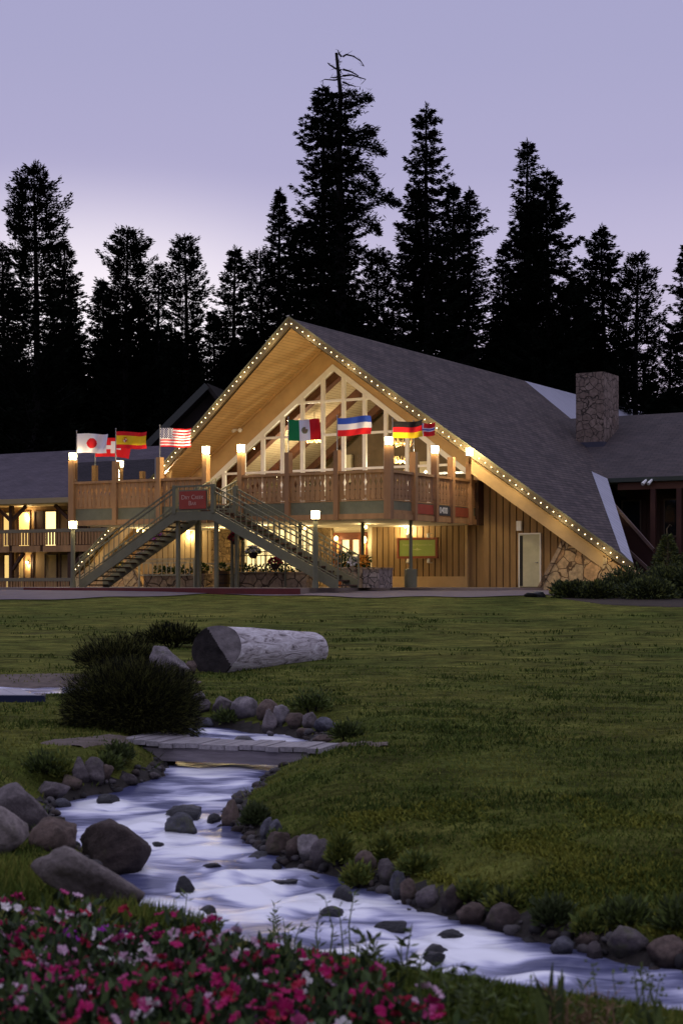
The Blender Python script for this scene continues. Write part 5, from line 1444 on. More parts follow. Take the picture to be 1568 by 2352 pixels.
rocks = [
 # left bank
 (-70, 1803, 126, 1900, 'g', 'large smooth grey boulder at the left edge, rearmost of the big pile', 0.8),
 (-90, 1852, 62, 1965, 'p', 'large pale boulder at the left edge in front of the grey one', 0.8),
 (61, 1880, 172, 1960, 'b', 'brown lichen-spotted boulder wedged between the pale boulder and the stream', 0.8),
 (108, 1878, 150, 1915, 'd', 'dark pointed rock at the waterline right of the smooth grey boulder', 0.8),
 (82, 1797, 158, 1840, 'g', 'flat-topped grey rock on the left bank left of the flat stream rock', 0.9),
 (139, 1787, 187, 1821, 'b', 'small brownish rock between two grey rocks on the left bank', 0.9),
 (158, 1741, 206, 1800, 'g', 'rounded grey rock beside the bright green bush on the left bank', 0.9),
 (182, 1745, 240, 1803, 'g', 'sloping grey rock leaning against the rounded one by the green bush', 0.9),
 (219, 1756, 260, 1792, 'b', 'purplish brown rock right of the sloping grey rock', 0.9),
 (261, 1745, 290, 1759, 'r', 'small orange-brown rock under the left end of the footbridge', 0.9),
 (277, 1779, 316, 1803, 'g', 'low grey rock in the shade below the left bridge end', 0.9),
 (340, 1777, 367, 1793, 'g', 'small pale rock under the footbridge at the left waterline', 0.9),
 (118, 1837, 161, 1858, 's', 'low wet stone at the left waterline above the big boulders', 0.9),
 # upper bank behind the bridge
 (442, 1590, 471, 1615, 'l', 'small pale rock at the top of the upper bank beside the dark bush', 0.9),
 (452, 1608, 484, 1641, 'g', 'rounded grey rock below the small pale one beside the dark bush', 0.9),
 (484, 1603, 537, 1644, 'g', 'broad rounded boulder on the upper bank left of the leaning slab', 0.9),
 (527, 1603, 594, 1656, 'l', 'big slanted pale boulder in the middle of the upper bank', 0.9),
 (588, 1609, 643, 1656, 'b', 'broad brownish boulder touching the big slanted one on its right', 0.9),
 (600, 1634, 637, 1687, 'g', 'upright narrow grey rock standing at the upper waterline', 0.9),
 (627, 1623, 665, 1669, 'l', 'tilted pale oval rock right of the upright narrow one', 0.9),
 (653, 1640, 699, 1675, 'b', 'round tan rock on the upper bank below the green tuft', 0.9),
 (693, 1637, 731, 1675, 'g', 'tilted grey rock right of the round tan one', 0.9),
 (719, 1649, 781, 1679, 's', 'flat dark grey rock at the right end of the upper bank', 0.9),
 (455, 1649, 490, 1673, 's', 'low dark rock at the upper waterline beside the dark bush', 0.9),
 (716, 1688, 768, 1710, 'b', 'low brown rock by the right end of the footbridge', 0.9),
 (544, 1602, 567, 1621, 'r', 'small orange rock behind the big slanted boulder', 0.9),
 (612, 1680, 629, 1692, 'l', 'small pale stone at the foot of the upright narrow rock', 0.9),
 (680, 1676, 716, 1694, 'b', 'low muddy rock between the round tan rock and the water', 0.9),
 # right bank
 (506, 1838, 549, 1903, 'b', 'reddish upright rock pair at the tip of the right lawn', 0.8),
 (596, 1880, 625, 1934, 's', 'blue-grey upright rock, rearmost in the right bank row', 0.8),
 (616, 1884, 647, 1930, 's', 'slate-coloured rock tucked behind the blue-grey upright one', 0.8),
 (607, 1913, 668, 1968, 'b', 'large brown wedge-shaped rock below the two blue-grey ones', 0.8),
 (654, 1922, 705, 1971, 'b', 'brownish rock in the middle of the right bank cluster', 0.8),
 (682, 1921, 740, 1979, 'l', 'pale split rock with a dark crack in the right bank cluster', 0.8),
 (709, 1934, 765, 1994, 'g', 'grey slanted rock at the right end of the upper cluster', 0.8),
 (807, 1960, 866, 2011, 'b', 'lone purplish rock set in greenery beside the bright tuft', 0.8),
 (868, 1978, 916, 2032, 'g', 'tilted oval grey rock right of the lone purplish one', 0.8),
 (894, 2002, 935, 2070, 's', 'tall leaning slate rock in the right bank row', 0.8),
 (918, 2021, 961, 2079, 'b', 'tall rounded brown rock right of the leaning slate one', 0.8),
 (954, 2038, 1008, 2090, 'g', 'squat grey rock with a flat top right of the rounded brown one', 0.8),
 (1011, 2033, 1064, 2102, 'd', 'dark rough rock half covered by creeping plants', 0.8),
 (1048, 2076, 1115, 2130, 'b', 'smooth rounded brown boulder at the right waterline', 0.8),
 (1114, 2084, 1203, 2143, 'd', 'broad dark boulder right of the smooth rounded one', 0.8),
 (1264, 2155, 1323, 2197, 's', 'wet craggy rock at the water before the leafy sprig on the right', 0.8),
 (1323, 2145, 1378, 2183, 'b', 'greenish pointed rock behind the small upright stone', 0.8),
 (1348, 2166, 1385, 2202, 'g', 'small upright stone standing in the water on the right', 0.8),
 (1394, 2137, 1497, 2202, 'g', 'large angular grey boulder near the right edge', 0.8),
 (1494, 2160, 1600, 2222, 'b', 'rounded brown boulder cut by the right edge', 0.8),
 # stream
 (175, 1885, 343, 2012, 'd', 'big dark brown boulder standing in the stream', 0.8),
 (219, 1827, 280, 1850, 'w', 'flat dark rock in the stream left of centre', 0.8),
 (376, 1852, 461, 1884, 'w', 'broad flat stone in mid-stream behind the shiny round one', 0.8),
 (377, 1871, 451, 1925, 's', 'shiny wet round boulder in mid-stream', 0.8),
 (474, 1870, 510, 1893, 'w', 'small dark wet rock by the tip of the right lawn', 0.8),
 (344, 1935, 376, 1948, 'w', 'little dark rock beside the big brown stream boulder', 0.8),
 (399, 2015, 448, 2054, 'w', 'pointed black rock in the stream right of the long sloping boulder', 0.8),
 (464, 1984, 510, 1999, 'w', 'nearly submerged flat stone in mid-stream', 0.8),
 (620, 2024, 684, 2039, 'w', 'low dark pointed stone in the stream before the right bank cluster', 0.8),
 (450, 2084, 496, 2105, 'w', 'dark wet stone in the stream behind the flowers', 0.8),
 (532, 1692, 589, 1716, 'w', 'dark wet rock in the water behind the footbridge planks', 0.8),
 (763, 2037, 811, 2077, 'w', 'black pointed rock near the right bank in the stream', 0.8),
 (734, 2087, 792, 2109, 'w', 'flat glistening rock in the stream below the black pointed one', 0.8),
 (858, 2120, 935, 2141, 'w', 'long low dark rock in the middle of the lower stream', 0.8),
 (997, 2141, 1072, 2160, 'w', 'submerged dark stone in the lower stream before the rounded boulder', 0.8),
 (970, 2173, 1036, 2203, 'w', 'wet humped rock in the lower stream', 0.8),
 (968, 2192, 1024, 2216, 'w', 'wet low rock just in front of the humped one', 0.8),
 (690, 2013, 740, 2026, 'w', 'thin low stone in the stream left of the black pointed rock', 0.8),
 (560, 1962, 640, 1978, 'w', 'sunken dark stone by the foot of the right bank cluster', 0.8),
 # by the log, and at the driveway
 (1204, 1357, 1255, 1372, 'w', 'flat black rock at the edge of the driveway', 0.6),
 (425, 1518, 452, 1548, 'b', 'small brown rock beside the cut end of the log', 0.9),
]
for i, (x0, y0, x1, y1, mt, lab, dp) in enumerate(rocks):
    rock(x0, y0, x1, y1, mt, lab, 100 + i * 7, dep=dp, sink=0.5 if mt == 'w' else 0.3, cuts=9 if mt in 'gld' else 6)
rock(90, 1950, 318, 2090, 'p', 'long boulder sloping down to the stream in front of the big brown one', 907, dep=0.5, sink=0.3, skew=-0.5, cuts=8)
rock(344, 1484, 432, 1556, 'l', 'long pale slab of rock tilted beside the dark bush near the log', 911, dep=0.5, sink=0.2, skew=-0.45, cuts=6)

# small stones and gravel packed between the boulders along both banks
rngb = np.random.default_rng(31)
bmb = bmesh.new(); bmesh.ops.create_icosphere(bmb, subdivisions=2, radius=1.0)
IV = np.array([v.co[:] for v in bmb.verts]); IF = np.array([[v.index for v in f.verts] for f in bmb.faces]); bmb.free()
VV = []; FF = []; MI = []; nb_ = 0
for i in range(1500):
    k = rngb.integers(20, NS - 60); side = rngb.random() < 0.5
    A_ = SLd if side else SRd
    q = A_[k]; tx = A_[min(k + 1, NS - 1)] - A_[k - 1]; nrm_ = np.array([-tx[1], tx[0]]); nrm_ /= np.linalg.norm(nrm_) + 1e-9
    if (SLd[k] - SRd[k]) @ nrm_ > 0: out = nrm_ if side else -nrm_
    else: out = -nrm_ if side else nrm_
    p = q + out * (rngb.normal(0.03, 0.08)) + rngb.normal(0, 0.02, 2)
    s = 0.010 + 0.045 * rngb.random() ** 2.6
    z = T(p[0], p[1])
    sc3 = s * rngb.uniform(0.7, 1.3, 3) * np.array([1, 1, 0.75]); a = rngb.random() * 6.28; ca, sa = math.cos(a), math.sin(a)
    off_ = rngb.random(3) * 40
    W = IV * (1 + 0.25 * np.sin(IV @ rngb.normal(0, 1.6, (3, 1)) + off_[0])) * sc3
    W = np.stack([W[:, 0] * ca - W[:, 1] * sa, W[:, 0] * sa + W[:, 1] * ca, W[:, 2]], 1) + np.array([p[0], p[1], z + s * 0.25])
    VV.append(W); FF.append(IF + nb_); nb_ += len(IV); MI += [int(rngb.integers(0, 3))] * len(IF)
pm = [pbr('pebble_dark', (0.022, 0.019, 0.018), 0.7, 0.3, 20), pbr('pebble_brown', (0.045, 0.034, 0.028), 0.8, 0.3, 20), pbr('pebble_grey', (0.075, 0.066, 0.066), 0.8, 0.3, 20)]
tag(np_mesh('pebbles', np.concatenate(VV), np.concatenate(FF), pm, mi=MI, smooth=True), 'small stones and gravel packed between the boulders of the banks', 'gravel', kind='stuff')

# ------------------------------------------------------------------ footbridge
def weath(name, c): return pbr(name, c, 0.85, 0.35, 3.0, 0.3, stretch=(6, 0.6, 6))
plank_m = weath('weathered_planks', (0.28, 0.255, 0.26)); beam_w = pbr('weathered_beam', (0.24, 0.21, 0.215), 0.85, 0.35, 4.0, 0.3, stretch=(0.4, 4, 4))
zb = -1.86
bl = Vector((-2.55, 18.55, zb)); br_ = Vector((-0.22, 17.75, zb - 0.02))
ang = math.atan2(br_.y - bl.y, br_.x - bl.x)
bt = thing('footbridge', 'low weathered plank footbridge across the stream', 'bridge', bl, ang)
BB = WM[bt.name]; Lb = (br_ - bl).length
m = MB(BB); rng = random.Random(4)
n = 15; W_ = 0.62
for i in range(n):
    x0 = Lb * i / n; x1 = Lb * (i + 1) / n - 0.012
    if i < 3: zs = -0.0 + 0.012 * (3 - i)
    else: zs = rng.uniform(-0.006, 0.006)
    e = rng.uniform(-0.02, 0.02)
    m.box(x0, x1, -0.03 + e, (W_ if i > 4 else W_ + 0.075 * (5 - i)) + e, -0.055 + zs, zs)
m.build('deck_planks', plank_m, bt)
for y in (0.06, W_ - 0.1):
    m = MB(BB); m.box(0.18, Lb - 0.16, y - 0.04, y + 0.05, -0.215, -0.065); m.build('beam', beam_w, bt)
for x0, x1 in ((0.1, 0.3), (Lb - 0.25, Lb - 0.08)):
    m = MB(BB); m.box(x0, x1, 0.13, W_ - 0.17, -0.30, -0.075); m.build('abutment', beam_w, bt)

# plank walkway on the left with a blue edge
wt_ = thing('plank_walkway', 'pale plank walkway with a dark blue edge by the left frame border', 'walkway', (-7.0, 24.0, -1.68), 0)
m = MB()
for i in range(34):
    x0 = -14 + 0.29 * i
    if x0 + 0.28 > -4.35: break
    m.add([(x0, 23.2, -1.655), (x0 + 0.28, 23.2, -1.655), (x0 + 0.28 - 0.5, 24.55, -1.655), (x0 - 0.5, 24.55, -1.655), (x0, 23.2, -1.70), (x0 + 0.28, 23.2, -1.70), (x0 - 0.22, 24.55, -1.70), (x0 - 0.5, 24.55, -1.70)],
          [(0, 1, 2, 3), (4, 7, 6, 5), (0, 4, 5, 1), (1, 5, 6, 2), (2, 6, 7, 3), (3, 7, 4, 0)])
m.build('deck_planks', pbr('pale_planks', (0.36, 0.34, 0.37), 0.6, 0.2, 3.0), wt_)
m = MB(); m.box(-14, -4.3, 23.12, 23.19, -1.79, -1.66); m.build('edge_board', pbr('blue_edge_paint', (0.014, 0.02, 0.055), 0.5), wt_)
for x in (-12, -9, -6.4, -4.6):
    m = MB(); m.box(x - 0.08, x + 0.08, 23.3, 24.4, -2.0, -1.71); m.build('joist', beam_w, wt_)

# ------------------------------------------------------------------ big log
lp0 = ray(490, 1545); lp1 = ray(715, 1522)
def log_mat():
    m, t, b = nt('bleached_log_wood')
    b.inputs['Roughness'].default_value = 0.8
    uv = t.nodes.new('ShaderNodeTexCoord'); mp = t.nodes.new('ShaderNodeMapping'); mp.inputs['Scale'].default_value = (1.2, 5, 5)
    n = t.nodes.new('ShaderNodeTexNoise'); n.inputs['Scale'].default_value = 1.3; n.inputs['Detail'].default_value = 9; n.inputs['Roughness'].default_value = 0.7; n.inputs['Distortion'].default_value = 1.5
    t.links.new(uv.outputs['Object'], mp.inputs[0]); t.links.new(mp.outputs[0], n.inputs['Vector'])
    r = t.nodes.new('ShaderNodeValToRGB'); e = r.color_ramp.elements; e[0].position = 0.36; e[0].color = (0.10, 0.085, 0.085, 1); e[1].position = 0.6; e[1].color = (0.70, 0.66, 0.68, 1); k = e.new(0.45); k.color = (0.42, 0.37, 0.38, 1)
    t.links.new(n.outputs['Fac'], r.inputs[0]); t.links.new(r.outputs[0], b.inputs['Base Color'])
    bp = t.nodes.new('ShaderNodeBump'); bp.inputs['Strength'].default_value = 0.8; bp.inputs['Distance'].default_value = 0.06; t.links.new(n.outputs['Fac'], bp.inputs['Height']); t.links.new(bp.outputs[0], b.inputs['Normal'])
    return m
axis = Vector((lp1.x - lp0.x, (lp1.y - lp0.y) + 1.1, lp1.z - lp0.z + 0.0))
lang = math.atan2(axis.y, axis.x)
lt = thing('fallen_log', 'huge bleached log section lying on the lawn with a dark slanting cut end', 'log', lp0, lang)
LMx = WM[lt.name]; LL = math.hypot(axis.x, axis.y) * 1.05
nseg, nr = 36, 88
def cutx(y, z):
    """the sawn end: an upright face and a slanting one at the top on the stream side"""
    q = (-y * 0.72 + z * 0.70)
    return max(0.10 * z, 0.95 * (q - 0.14))
V = []; Q = []
r0 = 0.47; r1 = 0.35
for i in range(nseg + 1):
    t_ = i / nseg; rr = r0 + (r1 - r0) * t_ ** 1.1
    if t_ > 0.93: rr *= math.sqrt(max(0, 1 - ((t_ - 0.93) / 0.07) ** 2)) * 0.35 + 0.65
    for k in range(nr):
        a = 2 * math.pi * k / nr
        q = rr * (1 + 0.05 * mnoise.noise(Vector((t_ * 3, math.cos(a) * 1.2, math.sin(a) * 1.2))) + 0.012 * mnoise.noise(Vector((t_ * 9, math.cos(a) * 5, math.sin(a) * 5))))
        y = q * math.cos(a); z = q * math.sin(a)
        x = t_ * LL
        zz = z + r0 * 0.80 - 0.10 * t_ 
        # bevel cut: the near end leans back at the top and to the camera side
        x = max(x, cutx(y, z) + 0.004 * i)
        V.append(LMx @ Vector((x, y, zz)))
for i in range(nseg):
    for k in range(nr): Q.append((i * nr + k, i * nr + (k + 1) % nr, (i + 1) * nr + (k + 1) % nr, (i + 1) * nr + k))
Vl = [tuple(v) for v in V]
lb = np_mesh('trunk', Vl, Q, log_mat(), parent=lt, smooth=True)
inv_l = LMx.inverted(); rim = [inv_l @ Vector(Vl[k]) for k in range(nr)]
Vc = []; NRr = 44
for j in range(NRr + 1):
    for k in range(nr):
        y = rim[k].y * j / NRr; z = (rim[k].z - r0 * 0.8) * j / NRr
        n_ = 0.02 * mnoise.noise(Vector((y * 6, z * 6, 1))) if 0 < j < NRr else 0
        Vc.append(((rim[k].x if j == NRr else cutx(y, z) + n_), y, z + r0 * 0.8))
A_ = MB(LMx); B_ = MB(LMx); A_.v = [tuple(LMx @ Vector(v)) for v in Vc]; B_.v = list(A_.v)
for j in range(NRr):
    for k in range(nr):
        f = (j * nr + (k + 1) % nr, j * nr + k, (j + 1) * nr + k, (j + 1) * nr + (k + 1) % nr)
        yc = sum(Vc[i][1] for i in f) / 4; zc = sum(Vc[i][2] for i in f) / 4 - r0 * 0.8
        tgt = B_ if 0.95 * ((-yc * 0.72 + zc * 0.70) - 0.14) > 0.10 * zc else A_
        tgt.f.append(f); tgt.m.append(0)
A_.build('cut_face', pbr('dark_cut_wood', (0.028, 0.023, 0.022), 0.95, 0.6, 3.5, 0.9), lt, smooth=True)
B_.build('slanted_face', pbr('grey_cut_wood', (0.15, 0.13, 0.13), 0.9, 0.4, 4.0, 0.6), lt, smooth=True)
m = MB(); m.add([Vl[nseg * nr + k] for k in range(nr)], [tuple(range(nr))]); m.build('far_end', pbr('log_end', (0.2, 0.17, 0.16), 0.9, 0.3, 4.0), lt)

# ------------------------------------------------------------------ bushes and shrubs
def bush(name, c, r, n, label, cat, mats, seed, ll=0.16, lw=0.035, up=0.5, stems=10, shell=0.45, group=None, lump=0.25, flat=0.15, cz=0.25):
    rng = np.random.default_rng(seed)
    t = thing(name, label, cat, (c[0], c[1], c[2]), 0, group)
    u = rng.normal(size=(n, 3)); u /= np.linalg.norm(u, axis=1, keepdims=True)
    u[:, 2] = np.where(u[:, 2] < -flat, -u[:, 2] * 0.5, u[:, 2])
    rad = rng.random((n, 1)) ** shell
    lm = np.array([1 + lump * mnoise.noise(Vector(x * 2.2) + Vector((seed, 0, 0))) + lump * 0.6 * mnoise.noise(Vector(x * 5) + Vector((seed, 3, 0))) for x in u])[:, None]
    P_ = np.array([c[0], c[1], c[2] + r[2] * cz]) + u * rad * lm * np.array([r[0], r[1], r[2] * 0.78])
    P_[:, 2] = np.maximum(P_[:, 2], c[2] - 0.02)
    D = u + np.array([0, 0, up]) + rng.normal(0, 0.35, (n, 3))
    V, Q = leaf_quads(P_, D, ll * (0.5 + rng.random(n)), lw, rng)
    np_mesh('foliage', V, Q, mats, parent=t, mi=(rng.random(n) ** 0.7 * len(mats)).astype(int))
    m = MB(); rr = random.Random(seed)
    for k in range(stems):
        a = rr.random() * 6.28; e = rr.uniform(0.2, 0.7)
        m.tube([(c[0] + 0.1 * r[0] * math.cos(a), c[1] + 0.1 * r[1] * math.sin(a), c[2] - 0.05), (c[0] + e * 0.6 * r[0] * math.cos(a), c[1] + e * 0.6 * r[1] * math.sin(a), c[2] + r[2] * 0.4), (c[0] + e * r[0] * math.cos(a), c[1] + e * r[1] * math.sin(a), c[2] + r[2] * 0.75)], [0.02, 0.014, 0.005], 4)
    m.build('stems', M['bark'], t)
    return t
wil = [pbr('willow_leaf', (0.085, 0.088, 0.022), 0.8, 0.3, 4, spec=0.1), pbr('willow_leaf_dark', (0.009, 0.010, 0.0045), 0.8, spec=0.1)]
g_ = ray(285, 1690)
bush('willow_bush', (g_.x, g_.y + 0.7, g_.z - 0.05), (0.86, 0.7, 0.74), 64000, 'large rounded dark willow bush by the stream on the left', 'bush', wil, 21, ll=0.085, lw=0.0075, shell=0.45, stems=16, lump=0.2, up=0.3, flat=1.0, cz=0.42)
g_ = ray(250, 1560)
bush('willow_bush', (g_.x + 0.1, g_.y + 0.5, g_.z + 0.05), (0.75, 0.5, 0.62), 6000, 'looser dark bush behind the big rounded one', 'bush', wil, 22, ll=0.16, lw=0.014, shell=0.5, lump=0.4)
g_ = ray(395, 1490)
bush('willow_bush', (g_.x, g_.y + 0.3, g_.z), (0.85, 0.5, 0.48), 4000, 'low dark bush left of the cut end of the log', 'bush', wil, 23, ll=0.13, lw=0.03, lump=0.4)
sh = [pbr('shrub_leaf', (0.12, 0.14, 0.03), 0.8, 0.3, 4), pbr('shrub_leaf_dark', (0.03, 0.042, 0.014), 0.8)]
def at_g(px, d): x = (px - CX) / F * d; return (x, d, T(x, d))
for px, d, rx, rz, lab, seed in ((1312, 55.5, 0.6, 0.50, 'dark low shrub, leftmost of the row before the stone pier', 31), (1372, 55, 0.55, 0.50, 'small dark shrub second in the row before the stone pier', 32),
                                 (1440, 56, 0.8, 0.85, 'taller yellowish shrub before the right end of the stone pier', 33), (1490, 54.5, 0.85, 0.62, 'broad low shrub in front of the taller yellowish one', 34),
                                 (1540, 55.5, 0.8, 1.0, 'dark green shrub next to the right frame border', 35), (1600, 55, 0.8, 1.1, 'dark shrub cut by the right frame border', 36)):
    bush('garden_shrub', at_g(px, d), (rx * 1.1, rx * 0.9, rz), 4600, lab, 'shrub', sh, seed, ll=0.12, lw=0.055, lump=0.4, flat=0.6, cz=0.35, group='shrubs before the stone pier')
for px, d, H_, lab, seed in ((1532, 60, 2.5, 'young conifer with a bare drooping tip behind the shrubs', 41), (1590, 60, 2.2, 'dark young conifer cut by the right frame border', 42)):
    rng = np.random.default_rng(seed); x, y, z = at_g(px, d)
    t = thing('young_conifer', lab, 'tree', (x, y, z))
    m = MB(); top = [(x, y, z), (x + 0.03, y, z + H_ * 0.7), (x - 0.02, y, z + H_ * 0.95), (x + 0.1, y, z + H_ * 1.02), (x + 0.17, y, z + H_ * 0.99)]
    m.tube(top, [0.05, 0.03, 0.02, 0.012, 0.008], 5); m.build('trunk', pbr('pale_leader', (0.12, 0.09, 0.05), 0.8), t)
    n = 3600; h = rng.random(n) ** 1.3 * 0.86; a = rng.random(n) * 6.283; rr = (0.88 - h) * 1.25 * (0.25 + 0.75 * rng.random(n)) + 0.03
    P_ = np.stack([x + np.cos(a) * rr, y + np.sin(a) * rr, z + h * H_ - 0.15 * rr], 1); D = np.stack([np.cos(a), np.sin(a), 0.1 + 0 * a], 1) + rng.normal(0, 0.3, (n, 3))
    V, Q = leaf_quads(P_, D, 0.17, 0.04, rng); np_mesh('crown', V, Q, sh, parent=t, mi=rng.integers(0, 2, n))
# tufts and small leafy plants on the banks
tuft = [pbr('bank_leaf', (0.10, 0.135, 0.026), 0.8, 0.3, 4), pbr('bank_leaf_dark', (0.045, 0.062, 0.016), 0.8), pbr('bank_leaf_yellow', (0.17, 0.19, 0.03), 0.8)]
for px, py, w, h, lab, k, seed in ((140, 1795, 52, 66, 'bright green leafy bush on the left bank beside the rounded grey rock', (0, 2), 51), (270, 1748, 70, 40, 'grassy tuft hanging over the left bridge end', (0, 1), 52), (716, 1640, 95, 60, 'dark green grass tuft on top of the upper bank', (1, 0), 53),
                                   (795, 1700, 70, 45, 'low grassy clump at the right end of the upper bank', (0, 1), 54), (780, 1995, 50, 85, 'bright feathery weed between the upper cluster and the lone purplish rock', (0, 2), 55), (880, 1985, 40, 65, 'feathery green weed behind the tilted oval rock', (0, 2), 56),
                                   (640, 1955, 40, 40, 'mossy green tuft at the foot of the brown wedge rock', (1, 0), 57), (585, 1900, 60, 50, 'dark weedy clump between the reddish rock pair and the blue-grey rocks', (1, 1), 58), (820, 2040, 60, 50, 'yellow-green tuft at the waterline below the lone purplish rock', (0, 2), 59),
                                   (1085, 2075, 70, 45, 'yellow-green creeping plant above the smooth rounded boulder', (2, 0), 60), (1350, 2160, 50, 50, 'leafy sprig behind the greenish pointed rock', (2, 0), 61), (1270, 2130, 80, 60, 'dark leafy clump overhanging the water right of the broad dark boulder', (1, 1), 62),
                                   (1440, 2130, 120, 60, 'dark overgrown bank clump above the large angular boulder', (1, 0), 63), (520, 1668, 60, 35, 'grassy clump below the broad rounded boulder', (0, 1), 64), (100, 1780, 90, 50, 'dark weedy patch behind the flat-topped grey rock', (1, 0), 65),
                                   (1500, 1310, 2, 2, '', (0,), 66), (250, 1775, 50, 45, 'dark weeds below the left bridge end', (1, 0), 67), (960, 2010, 80, 45, 'yellow-green creeping plant above the tall rounded rock', (2, 0), 68), (1160, 2090, 80, 40, 'low green creeper above the broad dark boulder', (1, 2), 69), (1560, 2150, 90, 80, 'dark green clump at the right frame border above the brown boulder', (1, 0), 70)):
    if not lab: continue
    g_ = ray(px, py); s_ = g_.y / F
    bush('bank_plant', (g_.x, g_.y + 0.05, g_.z - 0.02), (w / 2 * s_, w / 2 * s_ * 0.8, h * s_ * 0.95), 900, lab, 'plant', [tuft[i] for i in k], seed, ll=0.060, lw=0.026, up=0.6, stems=3, lump=0.45, group='plants along the stream bank')
# ------------------------------------------------------------------ conifers behind the lodge
def conifer(px, ytop, d, prof, style, label, seed, lean=0.0, bare_to=None, ybase=None, dens=1.0, limbs=(), dead=()):
    """prof: (photo row, half width left, half width right)"""
    rng = np.random.default_rng(seed); rr = random.Random(seed)
    x0 = (px - CX) / F * d; gz = T(x0, d) - 0.2
    H_ = (HY - ytop) / F * d - gz
    k = d / F
    ys = [p[0] for p in prof]; wl = [p[1] * k for p in prof]; wr = [(p[2] if len(p) > 2 else p[1]) * k for p in prof]
    def prad(z, az):
        py = HY - (z) / k
        l = np.interp(py, [ytop] + ys, [0.1] + wl); r_ = np.interp(py, [ytop] + ys, [0.1] + wr)
        c = math.cos(az)
        return (l + (r_ - l) * (c + 1) / 2) * (1.06 if style == 'pine' else 1.1)
    def axis(z):
        t = (z - gz) / H_
        return np.array([x0 + lean * k * t + (0.28 * math.sin((t - 0.9) * 40) * max(0, t - 0.88) * 8 if bare_to else 0) + 0.12 * math.sin(t * 5 + seed), d + 0.1 * math.sin(t * 4 + seed * 2), z])
    t = thing('conifer_tree', label, 'tree', (x0, d, gz), 0, 'tall conifers behind the lodge')
    m = MB()
    pts = [axis(gz + H_ * q) for q in np.linspace(0, 1, 14)]
    rb = 0.011 * H_ + 0.05
    rads = [rb * (1 - q) ** 0.85 + 0.035 for q in np.linspace(0, 1, 14)]
    if bare_to: rads = [0.64 * (1 - 0.86 * q) for q in np.linspace(0, 1, 14)]
    m.tube(pts, rads, 7)
    sprays = []
    pine = style == 'pine'
    z = gz + H_ * 0.12
    ztop = gz + H_
    zb = (HY - bare_to) * k if bare_to else ztop
    step = {'fir': 0.30, 'pine': 0.36, 'snag': 0.42, 'open': 0.36}[style]
    while z < ztop - 0.1:
        nb = rr.choice([5, 6, 7]) if style != 'snag' else rr.choice([5, 6, 7])
        a0 = rr.random() * 6.28
        for b in range(nb):
            az = a0 + 6.283 * b / nb + rr.gauss(0, 0.25)
            zz = z + rr.uniform(-0.25, 0.25)
            if zz > ztop - 0.05: continue
            Lb_ = prad(zz, az) * (rr.uniform(0.55, 1.12)) * (1 + 0.28 * mnoise.noise(Vector((math.cos(az) * 1.2, math.sin(az) * 1.2 + seed, zz * 0.55))))
            if style in ('snag', 'open') and rr.random() < 0.18: Lb_ *= 0.45
            if style == 'snag' and rr.random() < 0.08: Lb_ *= 1.3
            if Lb_ < 0.12: Lb_ = 0.12
            tt = (zz - gz) / H_
            o = axis(zz); dv = np.array([math.cos(az), math.sin(az), 0.0])
            if pine: rise, droop = 0.12, 0.30
            elif style == 'snag': rise, droop = 0.10, 0.42
            else: rise, droop = 0.05 + 0.5 * max(0, tt - 0.7) * 2, 0.32 * (1 - tt) + 0.10
            npt = max(3, int(Lb_ / 0.22))
            q = np.linspace(0.0, 1, npt)[:, None]
            cur = o + dv * Lb_ * q + np.array([0, 0, 1.0]) * Lb_ * (rise * q - droop * q + (droop * 1.1 + (0.25 if pine else 0.1)) * np.maximum(q - 0.55, 0) ** 1.3 * 2)
            bend = rr.gauss(0, 0.12) * Lb_; cur[:, 0] += -math.sin(az) * bend * q[:, 0] ** 2; cur[:, 1] += math.cos(az) * bend * q[:, 0] ** 2
            m.tube([cur[0], cur[npt // 2], cur[-1]], [0.02 + 0.012 * Lb_, 0.012 + 0.006 * Lb_, 0.008], 3, caps=False)
            if zz > zb:
                continue
            start = 0.30 if pine else (0.16 if style == 'snag' else 0.08)
            keepq = q[:, 0] >= start
            sel = cur[keepq]; qs = q[keepq, 0]
            if len(sel) == 0: sel = cur[-1:]; qs = q[-1:, 0]
            low = (HY - zz / k) > 930
            nper = {'fir': 19, 'pine': 26, 'snag': 25, 'open': 16}[style]
            nper = max(2, int(nper * dens * (0.45 if low else 1.0)))
            N_ = len(sel) * nper
            side = np.cross(dv, [0, 0, 1.0])
            # flat sprays: widest in the middle of the branch, tapering to its tip
            wid = np.repeat(np.minimum(0.10 + 0.22 * Lb_ * np.sin(np.pi * np.clip(qs * 0.92 + 0.06, 0, 1)), 0.62), nper)[:, None]
            lat = rng.uniform(-1, 1, (N_, 1))
            B_ = np.repeat(sel, nper, axis=0) + side * lat * wid * 0.75 + dv * rng.normal(0, 0.08, (N_, 1)) + np.array([0, 0, 1.0]) * (rng.normal(0, 0.055 if not pine else 0.10, (N_, 1)) - 0.10 * np.abs(lat) * wid)
            D_ = dv * 0.75 + side * np.sign(lat) * (0.25 + 0.6 * rng.random((N_, 1))) + rng.normal(0, 0.25, (N_, 3)) + np.array([0, 0, 0.38 if pine else (0.10 if style == 'fir' else 0.0)])
            sz_ = 1.5 if low else 1.0
            L_ = (0.15 + 0.20 * rng.random(N_)) * sz_; Wq = 0.080 * sz_
            sprays.append(leaf_quads(B_, D_, L_, Wq, rng, 0.45))
        z += step * rr.uniform(0.75, 1.25) * (0.75 + 0.25 * min(1, (ztop - z) / 6))
    def wp(q): return Vector(((q[0] - CX) * k, d + 0.1, (HY - q[1]) * k))
